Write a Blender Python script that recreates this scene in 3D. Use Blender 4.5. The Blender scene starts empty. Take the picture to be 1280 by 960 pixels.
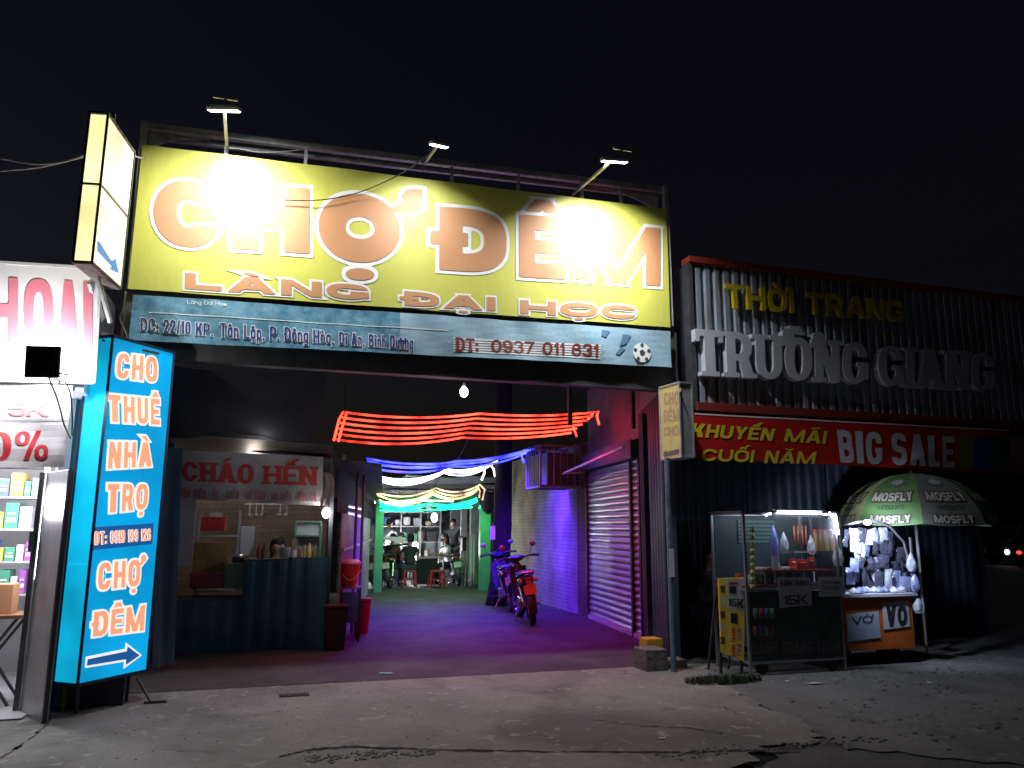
import bpy, bmesh, math, random, unicodedata
import numpy as np
from mathutils import Vector, Matrix, noise

R = math.radians
SC = bpy.context.scene
COL = SC.collection
random.seed(7)

# ---------------------------------------------------------------- camera
FPX, PITCH, YAW, HCAM, ROLL = 967.0, R(10.5), R(17.5), 1.5, R(0.25)
cam_data = bpy.data.cameras.new('camera')
cam_data.sensor_width = 36.0
cam_data.lens = 36.0 * FPX / 1280.0
cam_data.clip_start = 0.05
cam_data.clip_end = 1500
cam = bpy.data.objects.new('camera', cam_data)
COL.objects.link(cam)
cam.location = (0, 0, HCAM)
cam.rotation_mode = 'XYZ'
cam.rotation_euler = (Matrix.Rotation(-YAW, 4, 'Z') @ Matrix.Rotation(R(90) + PITCH, 4, 'X') @ Matrix.Rotation(ROLL, 4, 'Z')).to_euler()
SC.camera = cam

# ---------------------------------------------------------------- world (night sky)
world = bpy.data.worlds.new('World')
SC.world = world
world.use_nodes = True
wn = world.node_tree
bg = wn.nodes['Background']
sky = wn.nodes.new('ShaderNodeTexSky')
sky.sky_type = 'NISHITA'
sky.sun_disc = False
sky.sun_elevation = R(-3.8)
sky.sun_rotation = R(-62)
mulc = wn.nodes.new('ShaderNodeMix'); mulc.data_type = 'RGBA'; mulc.blend_type = 'ADD'
mulc.inputs[0].default_value = 1.0
mulc.inputs[7].default_value = (0.0006, 0.0004, 0.0016, 1)
scl = wn.nodes.new('ShaderNodeVectorMath'); scl.operation = 'SCALE'; scl.inputs['Scale'].default_value = 0.115
wn.links.new(sky.outputs[0], scl.inputs[0])
wn.links.new(scl.outputs[0], mulc.inputs[6])
wn.links.new(mulc.outputs[2], bg.inputs[0])
bg.inputs[1].default_value = 1.0

# ---------------------------------------------------------------- faint glow of the street behind the camera
sd = bpy.data.lights.new('street_glow', 'SUN')
sd.energy = 0.05
sd.angle = R(35)
sd.color = (0.93, 0.95, 1.0)
so = bpy.data.objects.new('street_glow', sd)
COL.objects.link(so)
so.rotation_euler = Vector((0.12, -0.05, -1.0)).to_track_quat('-Z', 'Y').to_euler()

SC.view_settings.view_transform = 'Standard'
SC.view_settings.look = 'None'
SC.view_settings.exposure = 0.0
SC.view_settings.gamma = 1.0
SC.render.resolution_x, SC.render.resolution_y = 1024, 768
SC.cycles.use_denoising = True
SC.cycles.max_bounces = 6
SC.cycles.sample_clamp_indirect = 4.0

# ---------------------------------------------------------------- surveying: pixel of the photo -> point on a real plane
def ray(px, py):
    x = (px - 640) / FPX; y = -(py - 480) / FPX
    c, s = math.cos(ROLL), math.sin(ROLL)
    x, y = x * c - y * s, x * s + y * c
    up = y * math.cos(PITCH) + math.sin(PITCH)
    fw = math.cos(PITCH) - y * math.sin(PITCH)
    return Vector((x * math.cos(YAW) + fw * math.sin(YAW), -x * math.sin(YAW) + fw * math.cos(YAW), up))
EYE = Vector((0, 0, HCAM))
def at(px, py, Y):
    r = ray(px, py); return EYE + r * (Y / r.y)
def atx(px, py, X):
    r = ray(px, py); return EYE + r * (X / r.x)
def gnd(px, py, z=0.0):
    r = ray(px, py); return EYE + r * ((z - HCAM) / r.z)
class Plane:
    """vertical plane through p, running along compass azimuth az (degrees from +Y towards +X)"""
    def __init__(s, p, az):
        s.p = Vector(p); a = R(az)
        s.d = Vector((math.sin(a), math.cos(a), 0))
        s.n = Vector((s.d.y, -s.d.x, 0))
        if s.n.dot(EYE - s.p) < 0: s.n = -s.n
    def at(s, px, py, off=0.0):
        r = ray(px, py); t = (s.p - EYE).dot(s.n) / r.dot(s.n)
        return EYE + r * t + s.n * off
def PY(Y): return Plane((0, Y, 0), 90)

# ---------------------------------------------------------------- materials
MATS = {}
def mat(name, col, rough=0.7, metal=0.0, var=0.0, scale=8.0, bump=0.0, col2=None, emit=None, es=0.0, alpha=1.0, trans=0.0, spec=0.5, stretch=None, bscale=None, edge=(0.35, 0.65)):
    if name in MATS: return MATS[name]
    m = bpy.data.materials.new(name); m.use_nodes = True
    nt = m.node_tree; b = nt.nodes['Principled BSDF']
    b.inputs['Roughness'].default_value = rough
    b.inputs['Metallic'].default_value = metal
    b.inputs['Specular IOR Level'].default_value = spec
    b.inputs['Alpha'].default_value = alpha
    b.inputs['Transmission Weight'].default_value = trans
    b.inputs['Base Color'].default_value = (*col, 1)
    if var > 0 or col2 or bump > 0:
        tc = nt.nodes.new('ShaderNodeTexCoord'); mp = nt.nodes.new('ShaderNodeMapping')
        nt.links.new(tc.outputs['Object'], mp.inputs[0])
        if stretch: mp.inputs['Scale'].default_value = stretch
        nz = nt.nodes.new('ShaderNodeTexNoise'); nz.inputs['Scale'].default_value = scale
        nz.inputs['Detail'].default_value = 9; nz.inputs['Roughness'].default_value = 0.65
        nt.links.new(mp.outputs[0], nz.inputs[0])
        cr = nt.nodes.new('ShaderNodeValToRGB')
        cr.color_ramp.elements[0].position = edge[0]; cr.color_ramp.elements[1].position = edge[1]
        c2 = col2 or tuple(max(0, c * (1 - var)) for c in col)
        cr.color_ramp.elements[0].color = (*c2, 1); cr.color_ramp.elements[1].color = (*col, 1)
        nt.links.new(nz.outputs[0], cr.inputs[0]); nt.links.new(cr.outputs[0], b.inputs['Base Color'])
        mr = nt.nodes.new('ShaderNodeMapRange'); mr.inputs['To Min'].default_value = min(1, rough + .1); mr.inputs['To Max'].default_value = max(0.05, rough - .12)
        nt.links.new(nz.outputs[0], mr.inputs[0]); nt.links.new(mr.outputs[0], b.inputs['Roughness'])
        if bump > 0:
            n2 = nt.nodes.new('ShaderNodeTexNoise'); n2.inputs['Scale'].default_value = bscale or scale * 4
            n2.inputs['Detail'].default_value = 10
            nt.links.new(mp.outputs[0], n2.inputs[0])
            bp = nt.nodes.new('ShaderNodeBump'); bp.inputs['Strength'].default_value = min(1, bump); bp.inputs['Distance'].default_value = 0.02 * max(1, bump)
            nt.links.new(n2.outputs[0], bp.inputs['Height']); nt.links.new(bp.outputs[0], b.inputs['Normal'])
    if emit:
        b.inputs['Emission Color'].default_value = (*emit, 1)
        b.inputs['Emission Strength'].default_value = es
    MATS[name] = m
    return m

def stained_mat(name, light, dark, stain, rough=.85):
    """worn cement: broad tone drift, oily stains with soft edges, fine grit"""
    m = mat(name, light, rough, scale=1.1, col2=dark, bump=.8, bscale=16, edge=(.3, .7))
    nt = m.node_tree; b = nt.nodes['Principled BSDF']; src = b.inputs['Base Color'].links[0].from_socket
    tc = nt.nodes.new('ShaderNodeTexCoord')
    for sc_, lo, hi, amt, c in ((.55, .50, .66, .75, stain), (3.1, .60, .70, .55, stain), (7.0, .62, .66, .35, tuple(x*1.9 for x in light)), (95, .45, .6, .28, tuple(x*.3 for x in dark)), (220, .6, .66, .30, tuple(min(.6, x*2.2) for x in light))):
        nz = nt.nodes.new('ShaderNodeTexNoise'); nz.inputs['Scale'].default_value = sc_; nz.inputs['Detail'].default_value = 7; nz.inputs['Distortion'].default_value = .8
        nt.links.new(tc.outputs['Object'], nz.inputs[0])
        mr = nt.nodes.new('ShaderNodeMapRange'); mr.inputs['From Min'].default_value = lo; mr.inputs['From Max'].default_value = hi; mr.inputs['To Max'].default_value = amt
        nt.links.new(nz.outputs[0], mr.inputs[0])
        mx_ = nt.nodes.new('ShaderNodeMix'); mx_.data_type = 'RGBA'; mx_.inputs[7].default_value = (*c, 1)
        nt.links.new(mr.outputs[0], mx_.inputs[0]); nt.links.new(src, mx_.inputs[6]); src = mx_.outputs[2]
    nt.links.new(src, b.inputs['Base Color'])
    return m
def lightbox_mat(name, col, es, tubes='Z', dark=0.75):
    """translucent acrylic over fluorescent tubes: the tubes show as faint soft bands"""
    if name in MATS: return MATS[name]
    m = mat(name, tuple(min(.8, c) for c in col), 0.35)
    nt = m.node_tree; b = nt.nodes['Principled BSDF']
    tc = nt.nodes.new('ShaderNodeTexCoord'); nz = nt.nodes.new('ShaderNodeTexNoise')
    nz.inputs['Scale'].default_value = 1.6; nz.inputs['Detail'].default_value = 2
    nt.links.new(tc.outputs['Object'], nz.inputs[0])
    mr = nt.nodes.new('ShaderNodeMapRange'); mr.inputs['From Min'].default_value = .35; mr.inputs['From Max'].default_value = .65
    mr.inputs['To Min'].default_value = es * dark; mr.inputs['To Max'].default_value = es * (2 - dark)
    nt.links.new(nz.outputs[0], mr.inputs[0]); nt.links.new(mr.outputs[0], b.inputs['Emission Strength'])
    b.inputs['Emission Color'].default_value = (*col, 1)
    return m

def brick_mat(name, c1, c2, mortar, scale=1.0, axis='YZ'):
    if name in MATS: return MATS[name]
    m = bpy.data.materials.new(name); m.use_nodes = True
    nt = m.node_tree; b = nt.nodes['Principled BSDF']; b.inputs['Roughness'].default_value = .85
    tc = nt.nodes.new('ShaderNodeTexCoord'); sp = nt.nodes.new('ShaderNodeSeparateXYZ'); cb = nt.nodes.new('ShaderNodeCombineXYZ')
    nt.links.new(tc.outputs['Object'], sp.inputs[0])
    nt.links.new(sp.outputs['XYZ'.index(axis[0])], cb.inputs[0]); nt.links.new(sp.outputs['XYZ'.index(axis[1])], cb.inputs[1])
    br = nt.nodes.new('ShaderNodeTexBrick'); br.inputs['Scale'].default_value = 1
    br.inputs['Brick Width'].default_value = .2 * scale; br.inputs['Row Height'].default_value = .07 * scale
    br.inputs['Mortar Size'].default_value = .008; br.inputs['Color1'].default_value = (*c1, 1); br.inputs['Color2'].default_value = (*c2, 1)
    br.inputs['Mortar'].default_value = (*mortar, 1)
    nt.links.new(cb.outputs[0], br.inputs[0])
    nz = nt.nodes.new('ShaderNodeTexNoise'); nz.inputs['Scale'].default_value = 1.7; nz.inputs['Detail'].default_value = 8
    nt.links.new(tc.outputs['Object'], nz.inputs[0])
    mx = nt.nodes.new('ShaderNodeMix'); mx.data_type = 'RGBA'; mx.blend_type = 'MULTIPLY'; mx.inputs[0].default_value = .8
    cr = nt.nodes.new('ShaderNodeValToRGB'); cr.color_ramp.elements[0].position = .3; cr.color_ramp.elements[1].position = .7
    cr.color_ramp.elements[0].color = (.35, .33, .33, 1)
    nt.links.new(nz.outputs[0], cr.inputs[0]); nt.links.new(br.outputs[0], mx.inputs[6]); nt.links.new(cr.outputs[0], mx.inputs[7])
    nt.links.new(mx.outputs[2], b.inputs['Base Color'])
    bp = nt.nodes.new('ShaderNodeBump'); bp.inputs['Strength'].default_value = .7; bp.inputs['Distance'].default_value = .01; bp.invert = True
    nt.links.new(br.outputs['Fac'], bp.inputs['Height']); nt.links.new(bp.outputs[0], b.inputs['Normal'])
    MATS[name] = m
    return m

# ---------------------------------------------------------------- mesh builder
class MB:
    def __init__(s): s.v = []; s.f = []; s.mi = []
    def add(s, vs, fs, mi=0):
        o = len(s.v); s.v += [tuple(v) for v in vs]; s.f += [tuple(i + o for i in f) for f in fs]; s.mi += [mi] * len(fs); return s
    def box(s, a, b, M=None, mi=0):
        x0, y0, z0 = a; x1, y1, z1 = b
        if x0 > x1: x0, x1 = x1, x0
        if y0 > y1: y0, y1 = y1, y0
        if z0 > z1: z0, z1 = z1, z0
        vs = [Vector(p) for p in ((x0,y0,z0),(x1,y0,z0),(x1,y1,z0),(x0,y1,z0),(x0,y0,z1),(x1,y0,z1),(x1,y1,z1),(x0,y1,z1))]
        if M is not None: vs = [M @ v for v in vs]
        return s.add(vs, [(0,3,2,1),(4,5,6,7),(0,1,5,4),(1,2,6,5),(2,3,7,6),(3,0,4,7)], mi)
    def bar(s, p, q, w, h=None, mi=0, up=(0,0,1)):
        p = Vector(p); q = Vector(q); h = h or w; d = (q - p); L = d.length
        if L < 1e-6: return s
        d.normalize(); u = Vector(up)
        if abs(d.dot(u)) > .98: u = Vector((0,1,0))
        x = d.cross(u).normalized(); z = x.cross(d).normalized()
        vs = []
        for c in (p, q):
            for a, b in ((-1,-1),(1,-1),(1,1),(-1,1)): vs.append(c + x * (a * w / 2) + z * (b * h / 2))
        return s.add(vs, [(3,2,1,0),(4,5,6,7),(0,1,5,4),(1,2,6,5),(2,3,7,6),(3,0,4,7)], mi)
    def tube(s, pts, r, n=8, mi=0, cap=True):
        pts = [Vector(p) for p in pts]; m = len(pts); rr = r if isinstance(r, (list, tuple)) else [r] * m
        vs = []; x = None
        for i, p in enumerate(pts):
            d = (pts[min(i+1, m-1)] - pts[max(i-1, 0)])
            d = d.normalized() if d.length > 1e-9 else Vector((0,0,1))
            if x is None:
                u = Vector((0,0,1)) if abs(d.z) < .9 else Vector((0,1,0))
                x = d.cross(u).normalized()
            x = (x - d * x.dot(d)).normalized(); y = d.cross(x)
            for k in range(n):
                a = 2 * math.pi * k / n; vs.append(p + (x * math.cos(a) + y * math.sin(a)) * rr[i])
        fs = [(i*n+k, i*n+(k+1) % n, (i+1)*n+(k+1) % n, (i+1)*n+k) for i in range(m-1) for k in range(n)]
        if cap: fs += [tuple(range(n))[::-1], tuple((m-1)*n+k for k in range(n))]
        return s.add(vs, fs, mi)
    def loft(s, rings, mi=0, cap=True, closed=True):
        n = len(rings[0]); vs = [p for r in rings for p in r]; m = len(rings)
        fs = [(i*n+k, i*n+(k+1) % n, (i+1)*n+(k+1) % n, (i+1)*n+k) for i in range(m-1) for k in range(n if closed else n-1)]
        if cap: fs += [tuple(range(n))[::-1], tuple((m-1)*n+k for k in range(n))]
        return s.add(vs, fs, mi)
    def lathe(s, c, prof, n=16, mi=0, M=None):
        rings = [[Vector(c) + Vector((r * math.cos(2*math.pi*k/n), r * math.sin(2*math.pi*k/n), z)) for k in range(n)] for r, z in prof]
        if M is not None: rings = [[M @ (p - Vector(c)) + Vector(c) for p in r] for r in rings]
        return s.loft(rings, mi)
    def ball(s, c, r, n=12, m=8, mi=0, sx=1, sy=1, sz=1):
        rings = []
        for i in range(m+1):
            th = math.pi * (i / m); th = min(max(th, .05), math.pi - .05)
            rings.append([Vector(c) + Vector((r*sx*math.sin(th)*math.cos(2*math.pi*k/n), r*sy*math.sin(th)*math.sin(2*math.pi*k/n), -r*sz*math.cos(th))) for k in range(n)])
        return s.loft(rings, mi)
    def quad(s, a, b, c, d, mi=0): return s.add([a, b, c, d], [(0,1,2,3)], mi)
    def slab(s, pts, n, th, mi=0):
        """polygon pts extruded by th against direction n"""
        n = Vector(n).normalized(); k = len(pts); pts = [Vector(p) for p in pts]
        vs = pts + [p - n * th for p in pts]
        return s.add(vs, [tuple(range(k)), tuple(range(2*k-1, k-1, -1))] + [(i, i+k, (i+1) % k + k, (i+1) % k) for i in range(k)], mi)
    def sheet(s, fn, nu, nv, mi=0, th=0.0, nrm=None):
        vs = [Vector(fn(i/nu, j/nv)) for j in range(nv+1) for i in range(nu+1)]
        fs = [(j*(nu+1)+i, j*(nu+1)+i+1, (j+1)*(nu+1)+i+1, (j+1)*(nu+1)+i) for j in range(nv) for i in range(nu)]
        if th:
            o = len(vs); n = Vector(nrm); vs += [v - n*th for v in vs]
            fs += [tuple(i+o for i in f[::-1]) for f in fs]
            bd = [i for i in range(nu)] + [j*(nu+1)+nu for j in range(nv)] + [nv*(nu+1)+nu-i for i in range(nu)] + [(nv-j)*(nu+1) for j in range(nv)]
            for a, b in zip(bd, bd[1:] + bd[:1]): fs.append((b, a, a+o, b+o))
        return s.add(vs, fs, mi)
    def build(s, name, m=None, parent=None, smooth=False, bevel=0.0, origin=None):
        me = bpy.data.meshes.new(name)
        vs = s.v
        loc = Vector((0,0,0))
        if parent is not None and parent.get('_loc') is not None: pass
        if origin is not None:
            loc = Vector(origin); vs = [(v[0]-loc.x, v[1]-loc.y, v[2]-loc.z) for v in vs]
        me.from_pydata(vs, [], s.f)
        ms = m if isinstance(m, (list, tuple)) else [m]
        for q in ms:
            if q: me.materials.append(q)
        if len(ms) > 1: me.polygons.foreach_set('material_index', s.mi)
        if smooth: me.polygons.foreach_set('use_smooth', [True] * len(me.polygons))
        me.update()
        o = bpy.data.objects.new(name, me); COL.objects.link(o); o.location = loc
        if smooth and smooth != 'all':
            try: me.set_sharp_from_angle(angle=R(40))
            except Exception: pass
        if bevel:
            b = o.modifiers.new('bevel', 'BEVEL'); b.width = bevel; b.segments = 2; b.limit_method = 'ANGLE'
        if parent is not None: set_parent(o, parent)
        return o
def set_parent(o, p):
    """parent o to p keeping o's world position (p may be translated / rotated)"""
    w = o.matrix_basis.copy()
    o.parent = p
    pm = world_of(p)
    o.matrix_parent_inverse = Matrix.Identity(4)
    o.matrix_basis = pm.inverted() @ w
def world_of(o):
    m = o.matrix_basis.copy()
    while o.parent: o = o.parent; m = o.matrix_basis @ m
    return m
def tag(o, label=None, cat=None, group=None, kind=None):
    if label: o['label'] = label
    if cat: o['category'] = cat
    if group: o['group'] = group
    if kind: o['kind'] = kind
    return o
def thing(name, label, cat, loc=(0,0,0), rz=0.0, group=None):
    o = bpy.data.objects.new(name, None); COL.objects.link(o)
    o.empty_display_size = .1; o.location = loc; o.rotation_euler = (0,0,rz)
    return tag(o, label, cat, group)
def copy_tree(o, parent=None):
    c = o.copy(); COL.objects.link(c)
    if parent: c.parent = parent
    for ch in [x for x in bpy.data.objects if x.parent == o]: copy_tree(ch, c)
    return c
def lamp(name, kind, loc, energy, color=(1,1,1), parent=None, size=.1, size_y=None, aim=None, **kw):
    l = bpy.data.lights.new(name, kind); l.energy = energy; l.color = color
    if kind == 'AREA':
        l.size = size
        if size_y: l.shape = 'RECTANGLE'; l.size_y = size_y
    elif kind in ('POINT', 'SPOT'): l.shadow_soft_size = size
    for k, v in kw.items(): setattr(l, k, v)
    o = bpy.data.objects.new(name, l); COL.objects.link(o); o.location = loc
    if aim is not None: o.rotation_euler = (Vector(aim) - Vector(loc)).to_track_quat('-Z', 'Y').to_euler()
    if parent: set_parent(o, parent)
    return o

# ---------------------------------------------------------------- lettering: letters drawn as distance fields, contoured into meshes
def _box(X, Y, x0, y0, x1, y1): return np.maximum(np.maximum(x0 - X, X - x1), np.maximum(y0 - Y, Y - y1))
def _para(X, Y, a0, a1, y0, b0, b1, y1):
    """between the line (a0,y0)-(b0,y1) on the left and (a1,y0)-(b1,y1) on the right"""
    def hp(xa, xb, sgn):
        dx, dy = xb - xa, y1 - y0; L = math.hypot(dx, dy)
        return sgn * ((X - xa) * dy - (Y - y0) * dx) / L
    return np.maximum(np.maximum(hp(a0, b0, -1), hp(a1, b1, 1)), np.maximum(y0 - Y, Y - y1))
def _ell(X, Y, cx, cy, rx, ry, n=2.0):
    rx = max(rx, 1e-3); ry = max(ry, 1e-3)
    u = np.abs(X - cx) / rx + 1e-6; v = np.abs(Y - cy) / ry + 1e-6
    s = (u**n + v**n); f = s**(1/n)
    gx = (u**(n-1)) * s**(1/n-1) / rx; gy = (v**(n-1)) * s**(1/n-1) / ry
    return (f - 1) / np.sqrt(gx*gx + gy*gy + 1e-9)
def _ring(X, Y, x0, y0, x1, y1, t, h, n):
    cx, cy, rx, ry = (x0+x1)/2, (y0+y1)/2, (x1-x0)/2, (y1-y0)/2
    return np.maximum(_ell(X, Y, cx, cy, rx, ry, n), -_ell(X, Y, cx, cy, rx-t, ry-h, n))
def _bowl(X, Y, x0, y0, x1, y1, t, h, n):
    cy, ry = (y0+y1)/2, (y1-y0)/2
    n = n + .5
    return np.maximum(np.maximum(_ell(X, Y, x0, cy, x1-x0, ry, n), -_ell(X, Y, x0, cy, x1-x0-t, ry-h, n)), x0 - X)
mn, mx = np.minimum, np.maximum
BASEW = dict(I=0, M=1.12, W=1.25, L=.68, E=.7, F=.68, J=.6, O=.86, G=.86, C=.84, Q=.88, A=.92, V=.88)
for _c in '0123456789': BASEW[_c] = .66
for _c in 'abdeghnopu': BASEW[_c] = .6
BASEW.update({' ': .36, '.': 0, ',': 0, ':': 0, 'i': 0, 'l': 0, '1': .34, '/': .42, '%': 1.0, '-': .36, 'r': .42, 't': .42, 'f': .42, 's': .52, 'c': .54, 'k': .56, 'm': .95, 'y': .58})
def glyph_sdf(ch, W, t, h, n, sf, X, Y):
    B = lambda *a: _box(X, Y, *a)
    P = lambda *a: _para(X, Y, *a)
    Rg = lambda x0, y0, x1, y1, tt=None, hh=None: _ring(X, Y, x0, y0, x1, y1, tt or t, hh or h, n)
    Bw = lambda x0, y0, x1, y1: _bowl(X, Y, x0, y0, x1, y1, t, h, n)
    es, hs = (t*.38, h*.75) if sf else (0, 0)
    def st(x, y0=0., y1=1., b=True, tp=True):
        d = B(x, y0, x+t, y1)
        if sf and b: d = mn(d, B(x-es, y0, x+t+es, y0+hs))
        if sf and tp: d = mn(d, B(x-es, y1-hs, x+t+es, y1))
        return d
    def foot(x0, x1, y): return B(x0-es, y, x1+es, y+hs) if sf else B(9, 9, 9.01, 9.01)
    xh = .7
    u = t * 1.15
    if ch in 'AÂ':
        d = mn(P(0, u, 0, W/2-u*.5, W/2+u*.5, 1), P(W-u, W, 0, W/2-u*.5, W/2+u*.5, 1))
        d = mn(d, B(W*.22, .2, W*.78, .2+h)); d = mn(d, mn(foot(0, u*.8, 0), foot(W-u*.8, W, 0)))
    elif ch == 'B': d = mn(st(0), mn(Bw(t*.9, .5-h/2, W*.93, 1), Bw(t*.9, 0, W, .5+h/2)))
    elif ch == 'C':
        d = mx(Rg(0, 0, W, 1), -B(W*.46, .33, W+1, .67))
    elif ch == 'D' or ch == 'Đ':
        d = mn(st(0), Bw(t*.9, 0, W, 1))
        if ch == 'Đ': d = mn(d, B(-W*.13, .5-h*.38, W*.42, .5+h*.38))
    elif ch == 'E': d = mn(mn(st(0), B(t*.5, 0, W, h)), mn(B(t*.5, 1-h, W, 1), B(t*.5, .5-h*.45, W*.9, .5+h*.45)))
    elif ch == 'F': d = mn(st(0), mn(B(t*.5, 1-h, W, 1), B(t*.5, .5-h/2, W*.88, .5+h/2)))
    elif ch == 'G':
        d = mx(Rg(0, 0, W, 1), -B(W*.5, .42, W+1, .66)); d = mn(d, mn(B(W*.56, .52-h*.8, W, .52), B(W-t, .12, W, .5)))
    elif ch == 'H': d = mn(mn(st(0), st(W-t)), B(t*.5, .5-h/2, W-t*.5, .5+h/2))
    elif ch == 'I': d = st(0)
    elif ch == 'J': d = mn(st(W-t, .3, 1, False), mx(Rg(0, 0, W, .6), Y-.3))
    elif ch == 'K': d = mn(st(0), mn(P(t*.8, t*.8+u*1.2, .38, W-u*1.2, W, 1), P(W-u*1.25, W, 0, t*1.0, t*1.0+u*1.2, .62))); d = mn(d, mn(foot(W-u, W, 0), foot(W-u, W, 1-hs)))
    elif ch == 'L': d = mn(st(0), B(t*.5, 0, W, h))
    elif ch == 'M':
        d = mn(st(0), st(W-t)); d = mn(d, mn(P(W/2-t*.5, W/2+t*.5, 0, 0, t*1.0, 1), P(W/2-t*.5, W/2+t*.5, 0, W-t, W, 1)))
    elif ch == 'N': d = mn(mn(st(0, b=True), st(W-t, b=False)), P(W-t*1.1, W, 0, 0, t*1.1, 1))
    elif ch in 'O0': d = Rg(0, 0, W, 1)
    elif ch == 'P': d = mn(st(0), Bw(t*.9, .42-h/2, W, 1))
    elif ch == 'Q': d = mn(Rg(0, 0, W, 1), P(W-u, W, -.08, W*.45, W*.45+u, .3))
    elif ch == 'R': d = mn(mn(st(0), Bw(t*.9, .44-h/2, W*.95, 1)), P(W-u, W+.02, 0, W*.4, W*.4+u, .5)); d = mn(d, foot(W-u*.7, W, 0))
    elif ch in 'S5':
        top = mx(Rg(0, .5-h/2, W, 1), -B(W*.5, .5, W+1, .72)); bot = mx(Rg(0, 0, W, .5+h/2), -B(-1, .28, W*.5, .5))
        if ch == 'S': d = mn(mx(top, -B(W/2, .3, W+1, .75)), mx(bot, -B(-1, .25, W/2, .7)))
        else: d = mn(mn(B(0, .5, t, 1), B(0, 1-h, W*.95, 1)), mx(Rg(0, 0, W, .64), -B(-1, .3, W*.4, .48)))
    elif ch == 'T':
        d = mn(st((W-t)/2, tp=False), B(0, 1-h, W, 1))
        if sf: d = mn(d, mn(B(0, 1-h*1.9, t*.4, 1), B(W-t*.4, 1-h*1.9, W, 1)))
    elif ch == 'U':
        d = mn(mn(st(0, .35, 1, False), st(W-t, .35, 1, False)), mx(Rg(0, 0, W, .76), Y-.37))
    elif ch == 'V': d = mn(P(W/2-u/2, W/2+u/2, 0, 0, u, 1), P(W/2-u/2, W/2+u/2, 0, W-u, W, 1)); d = mn(d, mn(foot(0, u*.8, 1-hs), foot(W-u*.8, W, 1-hs)))
    elif ch == 'W':
        q = W*.5
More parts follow.
